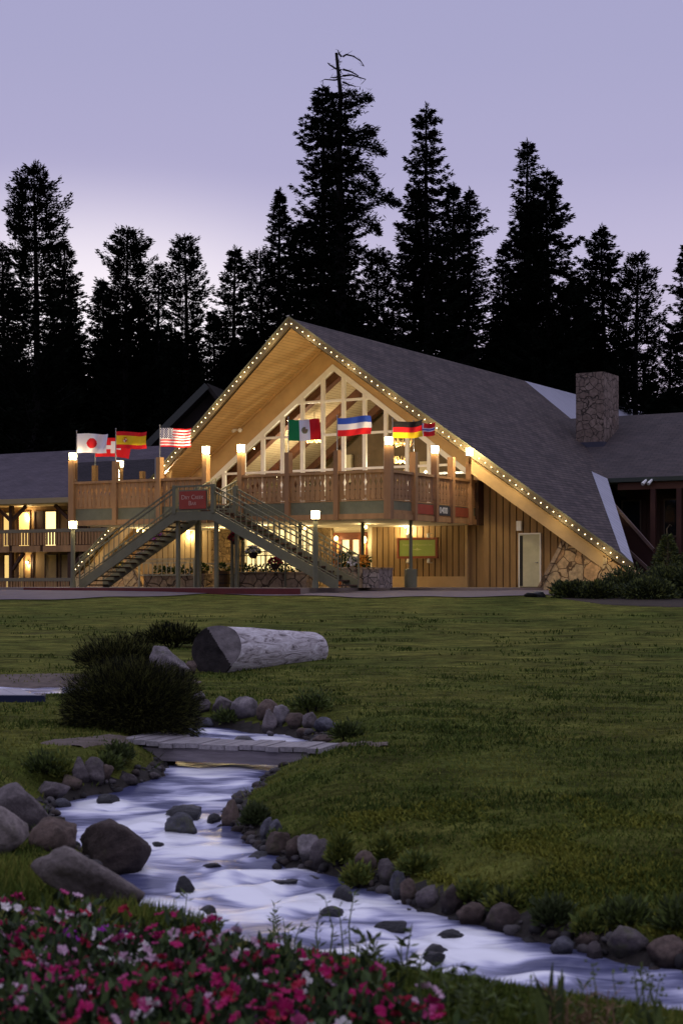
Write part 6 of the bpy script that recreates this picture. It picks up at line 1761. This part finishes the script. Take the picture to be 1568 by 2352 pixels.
    for pl in dead:
        pts = [wp(q) for q in pl]; m.tube(pts, [0.07 * (1 - i / len(pl)) + 0.012 for i in range(len(pl))], 4, caps=False)
        for i in range(1, len(pts)):
            for _ in range(2): m.tube([pts[i], pts[i] + Vector((rr.uniform(-.4, .4), rr.uniform(-.3, .3), rr.uniform(-.4, .3)))], [0.018, 0.006], 3, caps=False)
    for pl in limbs:
        pts = [wp(q) for q in pl]; m.tube(pts, [0.09 * (1 - i / len(pl)) + 0.015 for i in range(len(pl))], 4, caps=False)
        fine = []
        for a_, b_ in zip(pts[:-1], pts[1:]):
            n_ = max(2, int((b_ - a_).length / 0.2))
            fine += [np.array(a_.lerp(b_, i / n_)) for i in range(n_)]
        fine = np.array(fine); tq = np.linspace(0, 1, len(fine)); keep = tq > 0.18; fine = fine[keep]; tq = tq[keep]
        B_ = np.repeat(fine, 70, axis=0); N_ = len(B_); env = np.repeat(np.sin(np.pi * np.clip(tq * 0.9 + 0.1, 0, 1)) * 0.5 + 0.1, 70)[:, None]
        B_ = B_ + rng.normal(0, 1, (N_, 3)) * env * np.array([0.6, 0.7, 0.45]) + np.array([0, 0, 0.12]) * env
        D_ = np.array([0.8, 0, -0.1]) * (1 if pl[-1][0] > pl[0][0] else -1) + rng.normal(0, 0.5, (N_, 3)); D_[:, 2] += 0.1
        sprays.append(leaf_quads(B_, D_, 0.2 + 0.22 * rng.random(N_), 0.07, rng, 0.45))
    # leader tuft
    if not bare_to:
        B_ = np.repeat(axis(ztop - 0.5)[None], 26, 0) + rng.random((26, 1)) * np.array([[0, 0, 0.6]])
        D_ = rng.normal(0, 0.6, (26, 3)) + np.array([0, 0, 0.9]); sprays.append(leaf_quads(B_, D_, 0.32, 0.06, rng))
    m.build('trunk', M['bark'], t)
    V, Q = cat_quads(sprays)
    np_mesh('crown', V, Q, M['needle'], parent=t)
    return t
trees = [
 (80, 380, 100, [(384, 16), (415, 42), (450, 62), (500, 68), (560, 72), (640, 62), (720, 85), (1000, 105)], 'pine', 'tallest pine of the left group, broad flat-topped crown at the left border', 1),
 (146, 555, 108, [(600, 22), (660, 36), (740, 50), (850, 62), (1000, 70)], 'fir', 'pointed fir on the right shoulder of the tall left pine', 1.2),
 (6, 575, 112, [(620, 26), (700, 45), (800, 60), (1000, 70)], 'fir', 'fir cut by the left frame border behind the tall pine', 1.2),
 (292, 527, 105, [(533, 20), (560, 42), (600, 54), (650, 50), (700, 62), (800, 72), (1000, 85)], 'pine', 'round-topped pine, middle of the three left of the gable', 1),
 (236, 645, 110, [(690, 20), (740, 36), (850, 52), (1000, 60)], 'fir', 'short fir on the left flank of the round-topped pine', 1.2),
 (366, 610, 112, [(650, 16), (700, 28), (780, 40), (900, 46)], 'open', 'thin fir squeezed between two round-topped pines', 1),
 (424, 545, 102, [(552, 18), (580, 34), (620, 42), (680, 46), (760, 46), (850, 52), (1000, 60)], 'pine', 'shaggy pine right of the thin fir, left of the gable', 1),
 (541, 572, 104, [(610, 16), (660, 32), (720, 44), (800, 50), (1000, 60)], 'fir', 'slender pointed fir just left of the gable peak', 1),
 (596, 578, 108, [(584, 18), (610, 34), (660, 38), (760, 42), (900, 50)], 'pine', 'round-topped pine right beside the slender pointed fir by the gable', 1),
 (645, 440, 106, [(500, 14), (560, 26), (620, 32), (700, 38), (800, 46), (950, 55)], 'fir', 'narrow fir at the left foot of the giant dead-topped tree', 1),
 (738, 196, 102, [(230, 22), (300, 40), (350, 50), (420, 66), (480, 76), (560, 78), (650, 86), (750, 95), (900, 110)], 'snag', 'dense tall fir merging with the left side of the dead-topped giant', 1.4),
 (783, 122, 96, [(180, 20, 30), (215, 14, 34), (232, 30, 40), (262, 40, 34), (290, 40, 52), (320, 40, 36), (350, 40, 62), (378, 40, 34), (400, 40, 56), (440, 40, 84), (470, 40, 90), (495, 40, 42), (525, 40, 60), (555, 40, 28), (575, 40, 40), (600, 40, 56), (640, 60, 36), (720, 60, 66), (850, 70, 95), (1000, 80, 100)], 'snag', 'giant tallest conifer with a bare dead top and thick trunk', 1.3),
 (862, 573, 104, [(582, 22), (610, 32), (660, 36), (720, 45), (850, 60)], 'pine', 'short rounded pine right of the giant dead-topped tree', 1),
 (982, 244, 98, [(262, 14), (300, 26), (345, 30, 58), (380, 38, 36), (410, 46, 62), (470, 55, 62), (560, 68, 70), (650, 82, 80), (800, 95)], 'snag', 'second tallest conifer with ragged branches above the roof ridge', 1.2),
 (950, 440, 103, [(490, 18), (560, 38), (640, 55), (760, 70), (900, 80)], 'fir', 'fir on the left flank of the ragged second tallest conifer', 1),
 (1045, 428, 106, [(470, 18), (530, 38), (620, 52), (720, 60), (900, 70)], 'fir', 'pointed fir between the ragged conifer and the open-branched one', 1),
 (1074, 436, 100, [(470, 12), (500, 28, 36), (560, 38, 48), (630, 46, 56), (720, 52, 56), (900, 60)], 'open', 'open-branched conifer at the right of the central group', 1.2),
 (1158, 565, 108, [(600, 12), (650, 22), (740, 32), (850, 42)], 'fir', 'small narrow fir in the gap before the right group', 1),
 (1207, 326, 104, [(350, 16), (380, 24), (430, 30), (480, 26), (560, 42), (700, 55)], 'open', 'slim conifer with a bottle-brush top, tallest of the right group', 1),
 (1258, 395, 99, [(420, 26), (460, 46), (520, 68), (570, 76), (650, 90), (760, 92), (900, 105)], 'snag', 'massive dense conifer in the middle of the right group', 1.5),
 (1212, 470, 101, [(510, 26), (560, 46), (600, 40), (660, 46), (760, 60), (900, 70)], 'snag', 'conifer with long left branches below the bottle-brush top', 1.3),
 (1384, 520, 104, [(550, 20), (600, 48), (640, 44), (700, 60), (800, 66), (950, 72)], 'snag', 'conifer with upswept branches right of the massive dense one', 1.3),
 (1463, 584, 101, [(592, 16), (630, 34), (680, 46), (720, 56), (760, 62), (850, 66), (950, 72)], 'pine', 'tufted pine above the stone chimney, right of the upswept conifer', 0.9),
 (1580, 560, 100, [(600, 18), (640, 32), (700, 34), (740, 50), (850, 60), (950, 60)], 'snag', 'conifer cut by the right frame border', 1.2),
 (1540, 760, 106, [(800, 16), (850, 32), (950, 42)], 'open', 'small sparse fir between the tufted pine and the right border', 1),
 (490, 715, 108, [(750, 14), (800, 28), (900, 40)], 'fir', 'short fir left of the slender pointed fir by the gable', 1),
 (1320, 640, 108, [(690, 26), (760, 45), (860, 60), (1000, 70)], 'fir', 'dark fir filling the gap behind the massive dense conifer', 1.3),
 (690, 520, 110, [(570, 30), (640, 50), (740, 70), (900, 90)], 'fir', 'fir behind the foot of the dead-topped giant', 1.2),
]
for i, (px, yt, d, pf, st, lab, dn) in enumerate(trees):
    g_big = yt == 122
    conifer(px, yt, d, pf, st, lab, 200 + i * 3, dens=dn, bare_to=212 if g_big else None,
            limbs=[[(786, 408), (820, 424), (852, 446), (885, 458), (918, 472)], [(785, 372), (825, 384), (850, 404), (866, 428)], [(788, 330), (830, 334), (862, 340), (886, 357)], [(782, 486), (815, 496), (846, 512), (872, 540)],
                   [(786, 300), (815, 318), (850, 300), (858, 312)], [(786, 250), (812, 236), (835, 222), (855, 226)], [(780, 555), (805, 566), (832, 580)]] if g_big else (),
            dead=[[(784, 128), (778, 120), (776, 113)], [(787, 128), (795, 123), (812, 127), (828, 138), (836, 150)], [(783, 160), (770, 155), (757, 147), (752, 142)], [(787, 157), (805, 162), (823, 172)], [(786, 172), (808, 170), (826, 176), (840, 180)], [(783, 178), (768, 182), (745, 180)], [(787, 186), (800, 192), (815, 196)], [(782, 168), (772, 176), (760, 176)]] if g_big else ())
# the wood behind, read as one dark mass
rngf = np.random.default_rng(77); parts = []
for i in range(120):
    d = rngf.uniform(114, 150); px = rngf.uniform(-140, 1720)
    yt = 700 + 60 * math.sin(px * 0.013 + 1) + rngf.uniform(0, 150) + max(0, 60 * math.sin(px * 0.021))
    if 1440 < px < 1600: yt += 90
    if 165 < px < 235 or 450 < px < 515: yt = max(yt + 60, 830)
    k = d / F; x0 = (px - CX) * k; z0 = T(x0, d); z1 = (HY - yt) * k; H_ = z1 - z0
    n = 2200
    h = rngf.random(n) ** 0.8; a = rngf.random(n) * 6.283; r_ = (1 - h) ** 0.8 * H_ * 0.20 * (0.4 + 0.7 * rngf.random(n)) + 0.1
    P_ = np.stack([x0 + np.cos(a) * r_ * 0.5, d + np.sin(a) * r_ * 0.5, z0 + h * H_], 1)
    D = np.stack([np.cos(a), np.sin(a), -0.15 + 0 * a], 1) + rngf.normal(0, 0.25, (n, 3))
    P_ += rngf.normal(0, 0.22, P_.shape); parts.append(leaf_quads(P_, D, r_ * (0.5 + 0.6 * rngf.random(n)) + 0.2, 0.20, rngf))
V, Q = cat_quads(parts)
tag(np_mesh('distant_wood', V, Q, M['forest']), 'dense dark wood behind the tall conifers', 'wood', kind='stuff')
# unseen mountain side, added behind the viewer to shut off the low sky there
V = []; Q = []
for i in range(61):
    a = math.pi + (i / 60) * math.pi
    for r_, z in ((140, -4), (230, 36 + 14 * mnoise.noise(Vector((i * 0.23, 0, 0)))), (300, 62 + 22 * mnoise.noise(Vector((i * 0.17, 5, 0)))), (420, 50)): V.append((r_ * 1.2 * math.cos(a), r_ * math.sin(a) - 5, z))
for i in range(60):
    for j in range(3): Q.append((4 * i + j, 4 * i + j + 1, 4 * i + 5 + j, 4 * i + 4 + j))
tag(np_mesh('unseen_mountains', V, Q, M['forest'], smooth=True), 'unseen wooded mountain side added opposite the lodge to block the low sky', 'unseen_mountains', kind='structure')
V = []; Q = []
for i in range(80):
    x = -260 + 520 * i / 79
    for z, y in ((-2, 150), (9 + 2.5 * mnoise.noise(Vector((x * 0.05, 0, 0))) + 1.5 * mnoise.noise(Vector((x * 0.21, 3, 0))), 175), (8, 230)): V.append((x, y, z))
for i in range(79):
    for j in range(2): Q.append((3 * i + j, 3 * i + 3 + j, 3 * i + 4 + j, 3 * i + 1 + j))
tag(np_mesh('hills', V, Q, M['forest'], smooth=True), 'dark wooded slope closing the background', 'hills', kind='structure')

# ------------------------------------------------------------------ flower bed in the foreground
fl_leaf = [pbr('impatiens_leaf', (0.06, 0.095, 0.028), 0.6, 0.3, 9.0, spec=0.15), pbr('impatiens_leaf_dark', (0.022, 0.036, 0.013), 0.6, spec=0.15)]
def blossom_mesh(name, mat, seed, r=0.024):
    rng = random.Random(seed); V = []; Fc = []
    for p in range(5):
        a0 = p * 1.2566 + rng.uniform(-0.1, 0.1); pr = r * rng.uniform(0.85, 1.15)
        b = len(V); V.append((0, 0, 0))
        for k in range(7):
            a = a0 + (-0.62 + 1.24 * k / 6); q = pr * (0.80 + 0.25 * math.sin(math.pi * k / 6))
            V.append((q * math.cos(a), q * math.sin(a), 0.006 * math.sin(k * 2.1 + p) + 0.35 * q * 0.5))
        Fc += [(b, b + k + 1, b + k + 2) for k in range(6)]
    me = bpy.data.meshes.new(name); me.from_pydata(V, [], Fc); me.materials.append(mat); me.update(); return me
bm_ = {k: [blossom_mesh('blossom', petal[k], 300 + i * 5 + j) for j in range(2)] for i, k in enumerate(('crimson', 'magenta', 'pink', 'pale', 'white', 'violet'))}
flower_leaf_cache = []
for j in range(5):
    rng = np.random.default_rng(400 + j); n = 170
    u = rng.normal(size=(n, 3)); u /= np.linalg.norm(u, axis=1, keepdims=True); u[:, 2] = np.abs(u[:, 2])
    P_ = u * (rng.random((n, 1)) ** 0.45) * np.array([0.21, 0.21, 0.26]) 
    V, Q = leaf_quads(P_, u + rng.normal(0, 0.5, (n, 3)) + np.array([0, 0, 0.1]), 0.035 + 0.04 * rng.random(n), 0.026, rng, 0.5)
    o = np_mesh('foliage', V, Q, fl_leaf, mi=rng.integers(0, 2, n)); flower_leaf_cache.append(o.data); bpy.data.objects.remove(o)
KIND = {'red': (['crimson'] * 3 + ['magenta'] * 4 + ['pink'], 'impatiens plant with crimson and magenta blossoms in the flower bed'),
        'pale': (['white', 'pale', 'pale', 'white', 'pink'], 'impatiens plant with white and pale pink blossoms in the flower bed'),
        'mixed': (['magenta', 'pink', 'pale', 'magenta', 'crimson'], 'impatiens plant with mixed pink and red blossoms in the flower bed'),
        'violet': (['violet', 'magenta', 'violet'], 'impatiens plant with violet blossoms in the flower bed')}
edge_x = [-80, 0, 80, 200, 300, 400, 520, 620, 700, 800, 870, 940, 1000, 1060, 1120]
edge_y = [2050, 2056, 2068, 2098, 2112, 2122, 2134, 2136, 2168, 2190, 2234, 2290, 2340, 2372, 2420]
rngp = random.Random(12); placed = []
tries = 0
while len(placed) < 92 and tries < 9000:
    tries += 1
    px = rngp.uniform(-60, 1080); py = rngp.uniform(2100, 2480)
    ey = np.interp(px, edge_x, edge_y)
    if py < ey + np.interp(px, [0, 300, 600], [50, 75, 100]): continue
    d_g = ray(px, py + 20); x, y = d_g.x, d_g.y
    if any((x - a) ** 2 + (y - b) ** 2 < 0.115 ** 2 for a, b in placed): continue
    placed.append((x, y))
    r_ = rngp.random()
    kd = 'violet' if (abs(px - 790) < 50 and py > 2210 and r_ < 0.3) or r_ < 0.02 else ('pale' if r_ < 0.22 else ('mixed' if r_ < 0.5 else 'red'))
    cols, lab = KIND[kd]
    z = T(x, y)
    t = thing('impatiens_plant', lab, 'flower', (x, y, z - 0.02), rngp.random() * 6.28, 'impatiens in the foreground bed')
    fo = bpy.data.objects.new('foliage', rngp.choice(flower_leaf_cache)); COL.objects.link(fo); fo.parent = t
    aC = rngp.random() * 6.28; s = rngp.uniform(0.85, 1.15); fo.scale = (s, s, s)
    for b in range(rngp.choice([5, 6, 7, 8, 9])):
        c = rngp.choice(cols); o = bpy.data.objects.new('blossom', rngp.choice(bm_[c])); COL.objects.link(o); o.parent = t
        a = aC + rngp.gauss(0, 1.0); q = rngp.random() ** 0.6 * 0.20 * s; zz = 0.26 * s * math.sqrt(max(0.05, 1 - (q / 0.22) ** 2)) + rngp.uniform(-0.02, 0.035)
        o.location = (q * math.cos(a), q * math.sin(a), zz)
        o.rotation_euler = (rngp.gauss(0, 0.5) + 0.25, rngp.gauss(0, 0.5), rngp.random() * 6.28)
        sc = rngp.uniform(0.7, 1.35) * (1.15 if kd == 'violet' else 1); o.scale = (sc, sc, sc)
# weeds and leafy stems along the near edge of the stream
weed = [pbr('weed_leaf', (0.10, 0.135, 0.03), 0.7, 0.3, 5), pbr('weed_leaf_dark', (0.05, 0.07, 0.02), 0.7)]
straw = [pbr('straw_stem', (0.22, 0.13, 0.07), 0.8, 0.3, 5)]
def stems(px, py, n, h, spread, label, seed, leaf=(0.05, 0.012), mats=None, leafn=14, seedheads=False):
    g_ = ray(px, py); rng = np.random.default_rng(seed); rr = random.Random(seed)
    t = thing('weed', label, 'plant', (g_.x, g_.y, g_.z - 0.02)); m = MB(); P_ = []; D_ = []
    for k in range(n):
        b = Vector((g_.x + rr.gauss(0, spread * 0.5), g_.y + rr.gauss(0, spread * 0.3), g_.z - 0.02)); hh = h * rr.uniform(0.6, 1.1)
        tip = b + Vector((rr.gauss(0, 0.16) * hh, rr.gauss(0, 0.1) * hh, hh)); mid = (b + tip) / 2 + Vector((rr.gauss(0, 0.04) * hh, 0, 0))
        m.tube([b, mid, tip], [0.005, 0.004, 0.002], 4, caps=False)
        for q in range(leafn):
            s = rr.uniform(0.15, 1.0); p = b * (1 - s) ** 2 + mid * 2 * s * (1 - s) + tip * s * s
            P_.append(p); a = rr.random() * 6.28; D_.append((math.cos(a), math.sin(a), rr.uniform(0.1, 0.9)))
        if seedheads:
            for q in range(8): m.ball(tip + Vector((rr.gauss(0, 0.03), rr.gauss(0, 0.02), rr.uniform(-0.08, 0.02))), 0.006, nu=4, nv=3)
    m.build('stems', (mats or weed)[0], t)
    V, Q = leaf_quads(np.array([tuple(p) for p in P_]), np.array(D_), leaf[0] * (0.6 + 0.8 * rng.random(len(P_))), leaf[1], rng); np_mesh('leaves', V, Q, mats or weed, parent=t, mi=rng.integers(0, len(mats or weed), len(P_)))
def reeds(px, py, n, h, label, seed):
    g_ = ray(px, py); rr = random.Random(seed); t = thing('reed', label, 'plant', (g_.x, g_.y, g_.z - 0.02)); 
    for k in range(n):
        m = MB(); a = rr.uniform(-0.35, 0.35); hh = h * rr.uniform(0.6, 1); b = Vector((g_.x + rr.gauss(0, 0.02), g_.y + rr.gauss(0, 0.02), g_.z - 0.02)); pts = []
        for i in range(9):
            s = i / 8; w = 0.013 * math.sin(math.pi * min(1, 0.15 + s * 0.85)) + 0.001
            c = b + Vector((math.sin(a) * hh * s * (0.6 + 0.4 * s), 0.02 * s, hh * s)); pts.append((c + Vector((-w, 0.004, 0)), c + Vector((w, -0.004, 0))))
        V = [p for q in pts for p in q]; m.add(V, [(2 * i, 2 * i + 1, 2 * i + 3, 2 * i + 2) for i in range(8)]); m.build('leaf', weed[1] if k % 2 else weed[0], t)
stems(400, 2150, 3, 0.24, 0.10, 'leafy weed with small leaves standing against the water by the long sloping boulder', 1)
stems(440, 2150, 4, 0.16, 0.12, 'short grassy weeds right of the leafy weed by the long boulder', 2)
stems(640, 2175, 6, 0.26, 0.2, 'upright leafy weeds at the back edge of the flower bed, left of centre', 3)
stems(730, 2200, 5, 0.32, 0.2, 'tall thin weeds against the water in the middle of the bed edge', 4)
stems(880, 2260, 8, 0.26, 0.2, 'dense leafy weeds at the right end of the flower bed', 5, leaf=(0.07, 0.022))
stems(1000, 2345, 6, 0.30, 0.2, 'leafy stems right of the flower bed against the stream', 6, leaf=(0.06, 0.018))
stems(1090, 2365, 7, 0.24, 0.22, 'bushy weeds at the bottom border, left of the sword-shaped leaves', 7)
stems(1180, 2385, 8, 0.26, 0.24, 'blurred bushy weeds at the bottom border between reeds and flower bed', 8)
reeds(1275, 2385, 7, 0.34, 'sword-shaped broad leaves rising at the bottom border', 9)
stems(1350, 2385, 14, 0.20, 0.2, 'reddish dry grass stems at the bottom border', 10, mats=straw, leaf=(0.06, 0.006))
stems(1470, 2400, 8, 0.30, 0.2, 'thin weeds with tiny seed heads at the bottom right', 11, seedheads=True, leafn=4)
reeds(1520, 2410, 6, 0.24, 'small clump of broad leaves at the bottom right corner', 12)
stems(1420, 2400, 5, 0.14, 0.2, 'low leafy weeds between the dry stems and the seed-head weeds', 13)

# ------------------------------------------------------------------ grass blades and creeping ground cover
rngg = np.random.default_rng(9)
def scatter(n, d0, d1, pxr, cond, hmin, hmax, w, mats, name, label, power=1.0, tilt=0.5, clump=None, dn=0.05):
    d = 1 / (1 / d1 + (1 / d0 - 1 / d1) * rngg.random(n) ** power); px = rngg.uniform(pxr[0], pxr[1], n); x = (px - CX) / F * d
    z, sd, sp = terrain(x, d, True)
    ok = cond(x, d, sd, sp, px, HY - z / d * F)
    if clump is not None:
        cv = np.array([mnoise.noise(Vector((a * clump[0], b * clump[0], 1.0))) for a, b in zip(x, d)]); ok &= cv + rngg.normal(0, 0.12, n) > clump[1]
    x, d, z = x[ok], d[ok], z[ok]; k = len(x)
    D = np.stack([rngg.normal(0, tilt, k), rngg.normal(0, tilt, k), np.ones(k)], 1)
    hh = hmin + (hmax - hmin) * rngg.random(k) ** 1.5
    V, Q = leaf_quads(np.stack([x, d, z - 0.008], 1), D, hh, w * (d / 10) ** 0.6, rngg, 0.4)
    cv = np.array([mnoise.noise(Vector((a * 0.9, b * 0.9, 4.0))) for a, b in zip(x, d)]) + rngg.normal(0, 0.25, k)
    mi = np.clip(((cv + 0.6) / 1.2 * len(mats)).astype(int), 0, len(mats) - 1)
    tag(np_mesh(name, V, Q, mats, mi=mi), label, 'grass', kind='stuff')
gm = [pbr('grass_blade_a', (0.066, 0.094, 0.018), 0.9, spec=0.05), pbr('grass_blade_b', (0.120, 0.150, 0.027), 0.9, spec=0.05), pbr('grass_blade_c', (0.188, 0.190, 0.040), 0.9, spec=0.05)]
def in_bed(px, py): return (py > np.interp(px, edge_x, edge_y) + 25) & (px < 1090)
scatter(270000, 6.0, 30, (-650, 2250), lambda x, d, sd, sp, px, py: (sd > 0.22) & (sp > 0.4) & ~in_bed(px, py), 0.02, 0.055, 0.010, gm, 'grass', 'short grass blades of the lawn', power=1.0)
scatter(26000, 6.0, 11, (-60, 500), lambda x, d, sd, sp, px, py: (sd > 0.1) & (x < 0.2) & ~in_bed(px, py), 0.06, 0.16, 0.010, gm, 'grass', 'longer unmown grass between the left boulders and the flowers', tilt=0.4)
scatter(14000, 6.0, 26, (-60, 1640), lambda x, d, sd, sp, px, py: (sd > 0.05) & (sd < 0.5) & ~in_bed(px, py), 0.05, 0.15, 0.012, gm, 'grass', 'ragged grass hanging over the stream banks', tilt=0.6, clump=(1.5, -0.05))
scatter(9000, 6.0, 9.5, (900, 1640), lambda x, d, sd, sp, px, py: (sd > 0.02) & (py > 2240), 0.03, 0.07, 0.010, gm, 'grass', 'rough grass along the near bank at the bottom border', tilt=0.5)
cc = [pbr('creeper_leaf_a', (0.060, 0.080, 0.014), 0.85, spec=0.08), pbr('creeper_leaf_b', (0.12, 0.135, 0.020), 0.85, spec=0.08), pbr('creeper_leaf_c', (0.19, 0.19, 0.028), 0.85, spec=0.08)]
scatter(110000, 9.5, 14.0, (760, 1640), lambda x, d, sd, sp, px, py: (sd > 0.25) & (sd < 2.6), 0.025, 0.065, 0.020, cc, 'ground_cover', 'yellow-green creeping ground cover on the right bank', tilt=1.0, clump=(1.6, 0.16))

# taller tufts, their colour darkened to paint in the shade of grass clumps
def tufts(n, name, label):
    d = 1 / (1 / 48 + (1 / 9.5 - 1 / 48) * rngg.random(n)); px = rngg.uniform(-650, 2250, n); x = (px - CX) / F * d
    z, sd, sp = terrain(x, d, True)
    cv = np.array([mnoise.noise(Vector((a * 0.35, b * 0.9, 7.0))) for a, b in zip(x, d)])
    ok = (sd > 0.6) & (sp > 1.4) & (cv + rngg.normal(0, 0.2, n) > 0.15) & ~in_bed(px, HY - z / d * F)
    x, d, z = x[ok], d[ok], z[ok]; nb = 12
    X = np.repeat(x, nb) + rngg.normal(0, 1, len(x) * nb) * np.repeat(0.05 + 0.004 * d, nb); Y = np.repeat(d, nb) + rngg.normal(0, 0.03, len(x) * nb)
    Z = np.repeat(z, nb) - 0.01; k = len(X)
    D = np.stack([rngg.normal(0, 0.5, k), rngg.normal(0, 0.5, k), np.ones(k)], 1)
    V, Q = leaf_quads(np.stack([X, Y, Z], 1), D, (0.04 + 0.05 * rngg.random(k)) * (0.8 + 0.012 * Y), 0.012 * (Y / 10) ** 0.7, rngg, 0.4)
    tag(np_mesh(name, V, Q, [gm[0], pbr('tuft_shade_tone', (0.046, 0.066, 0.015), 0.9, spec=0.05)], mi=rngg.integers(0, 2, len(Q))), label, 'grass', kind='stuff')
tufts(11000, 'grass', 'tufts in a darker painted-in shade tone scattered over the mown lawn')
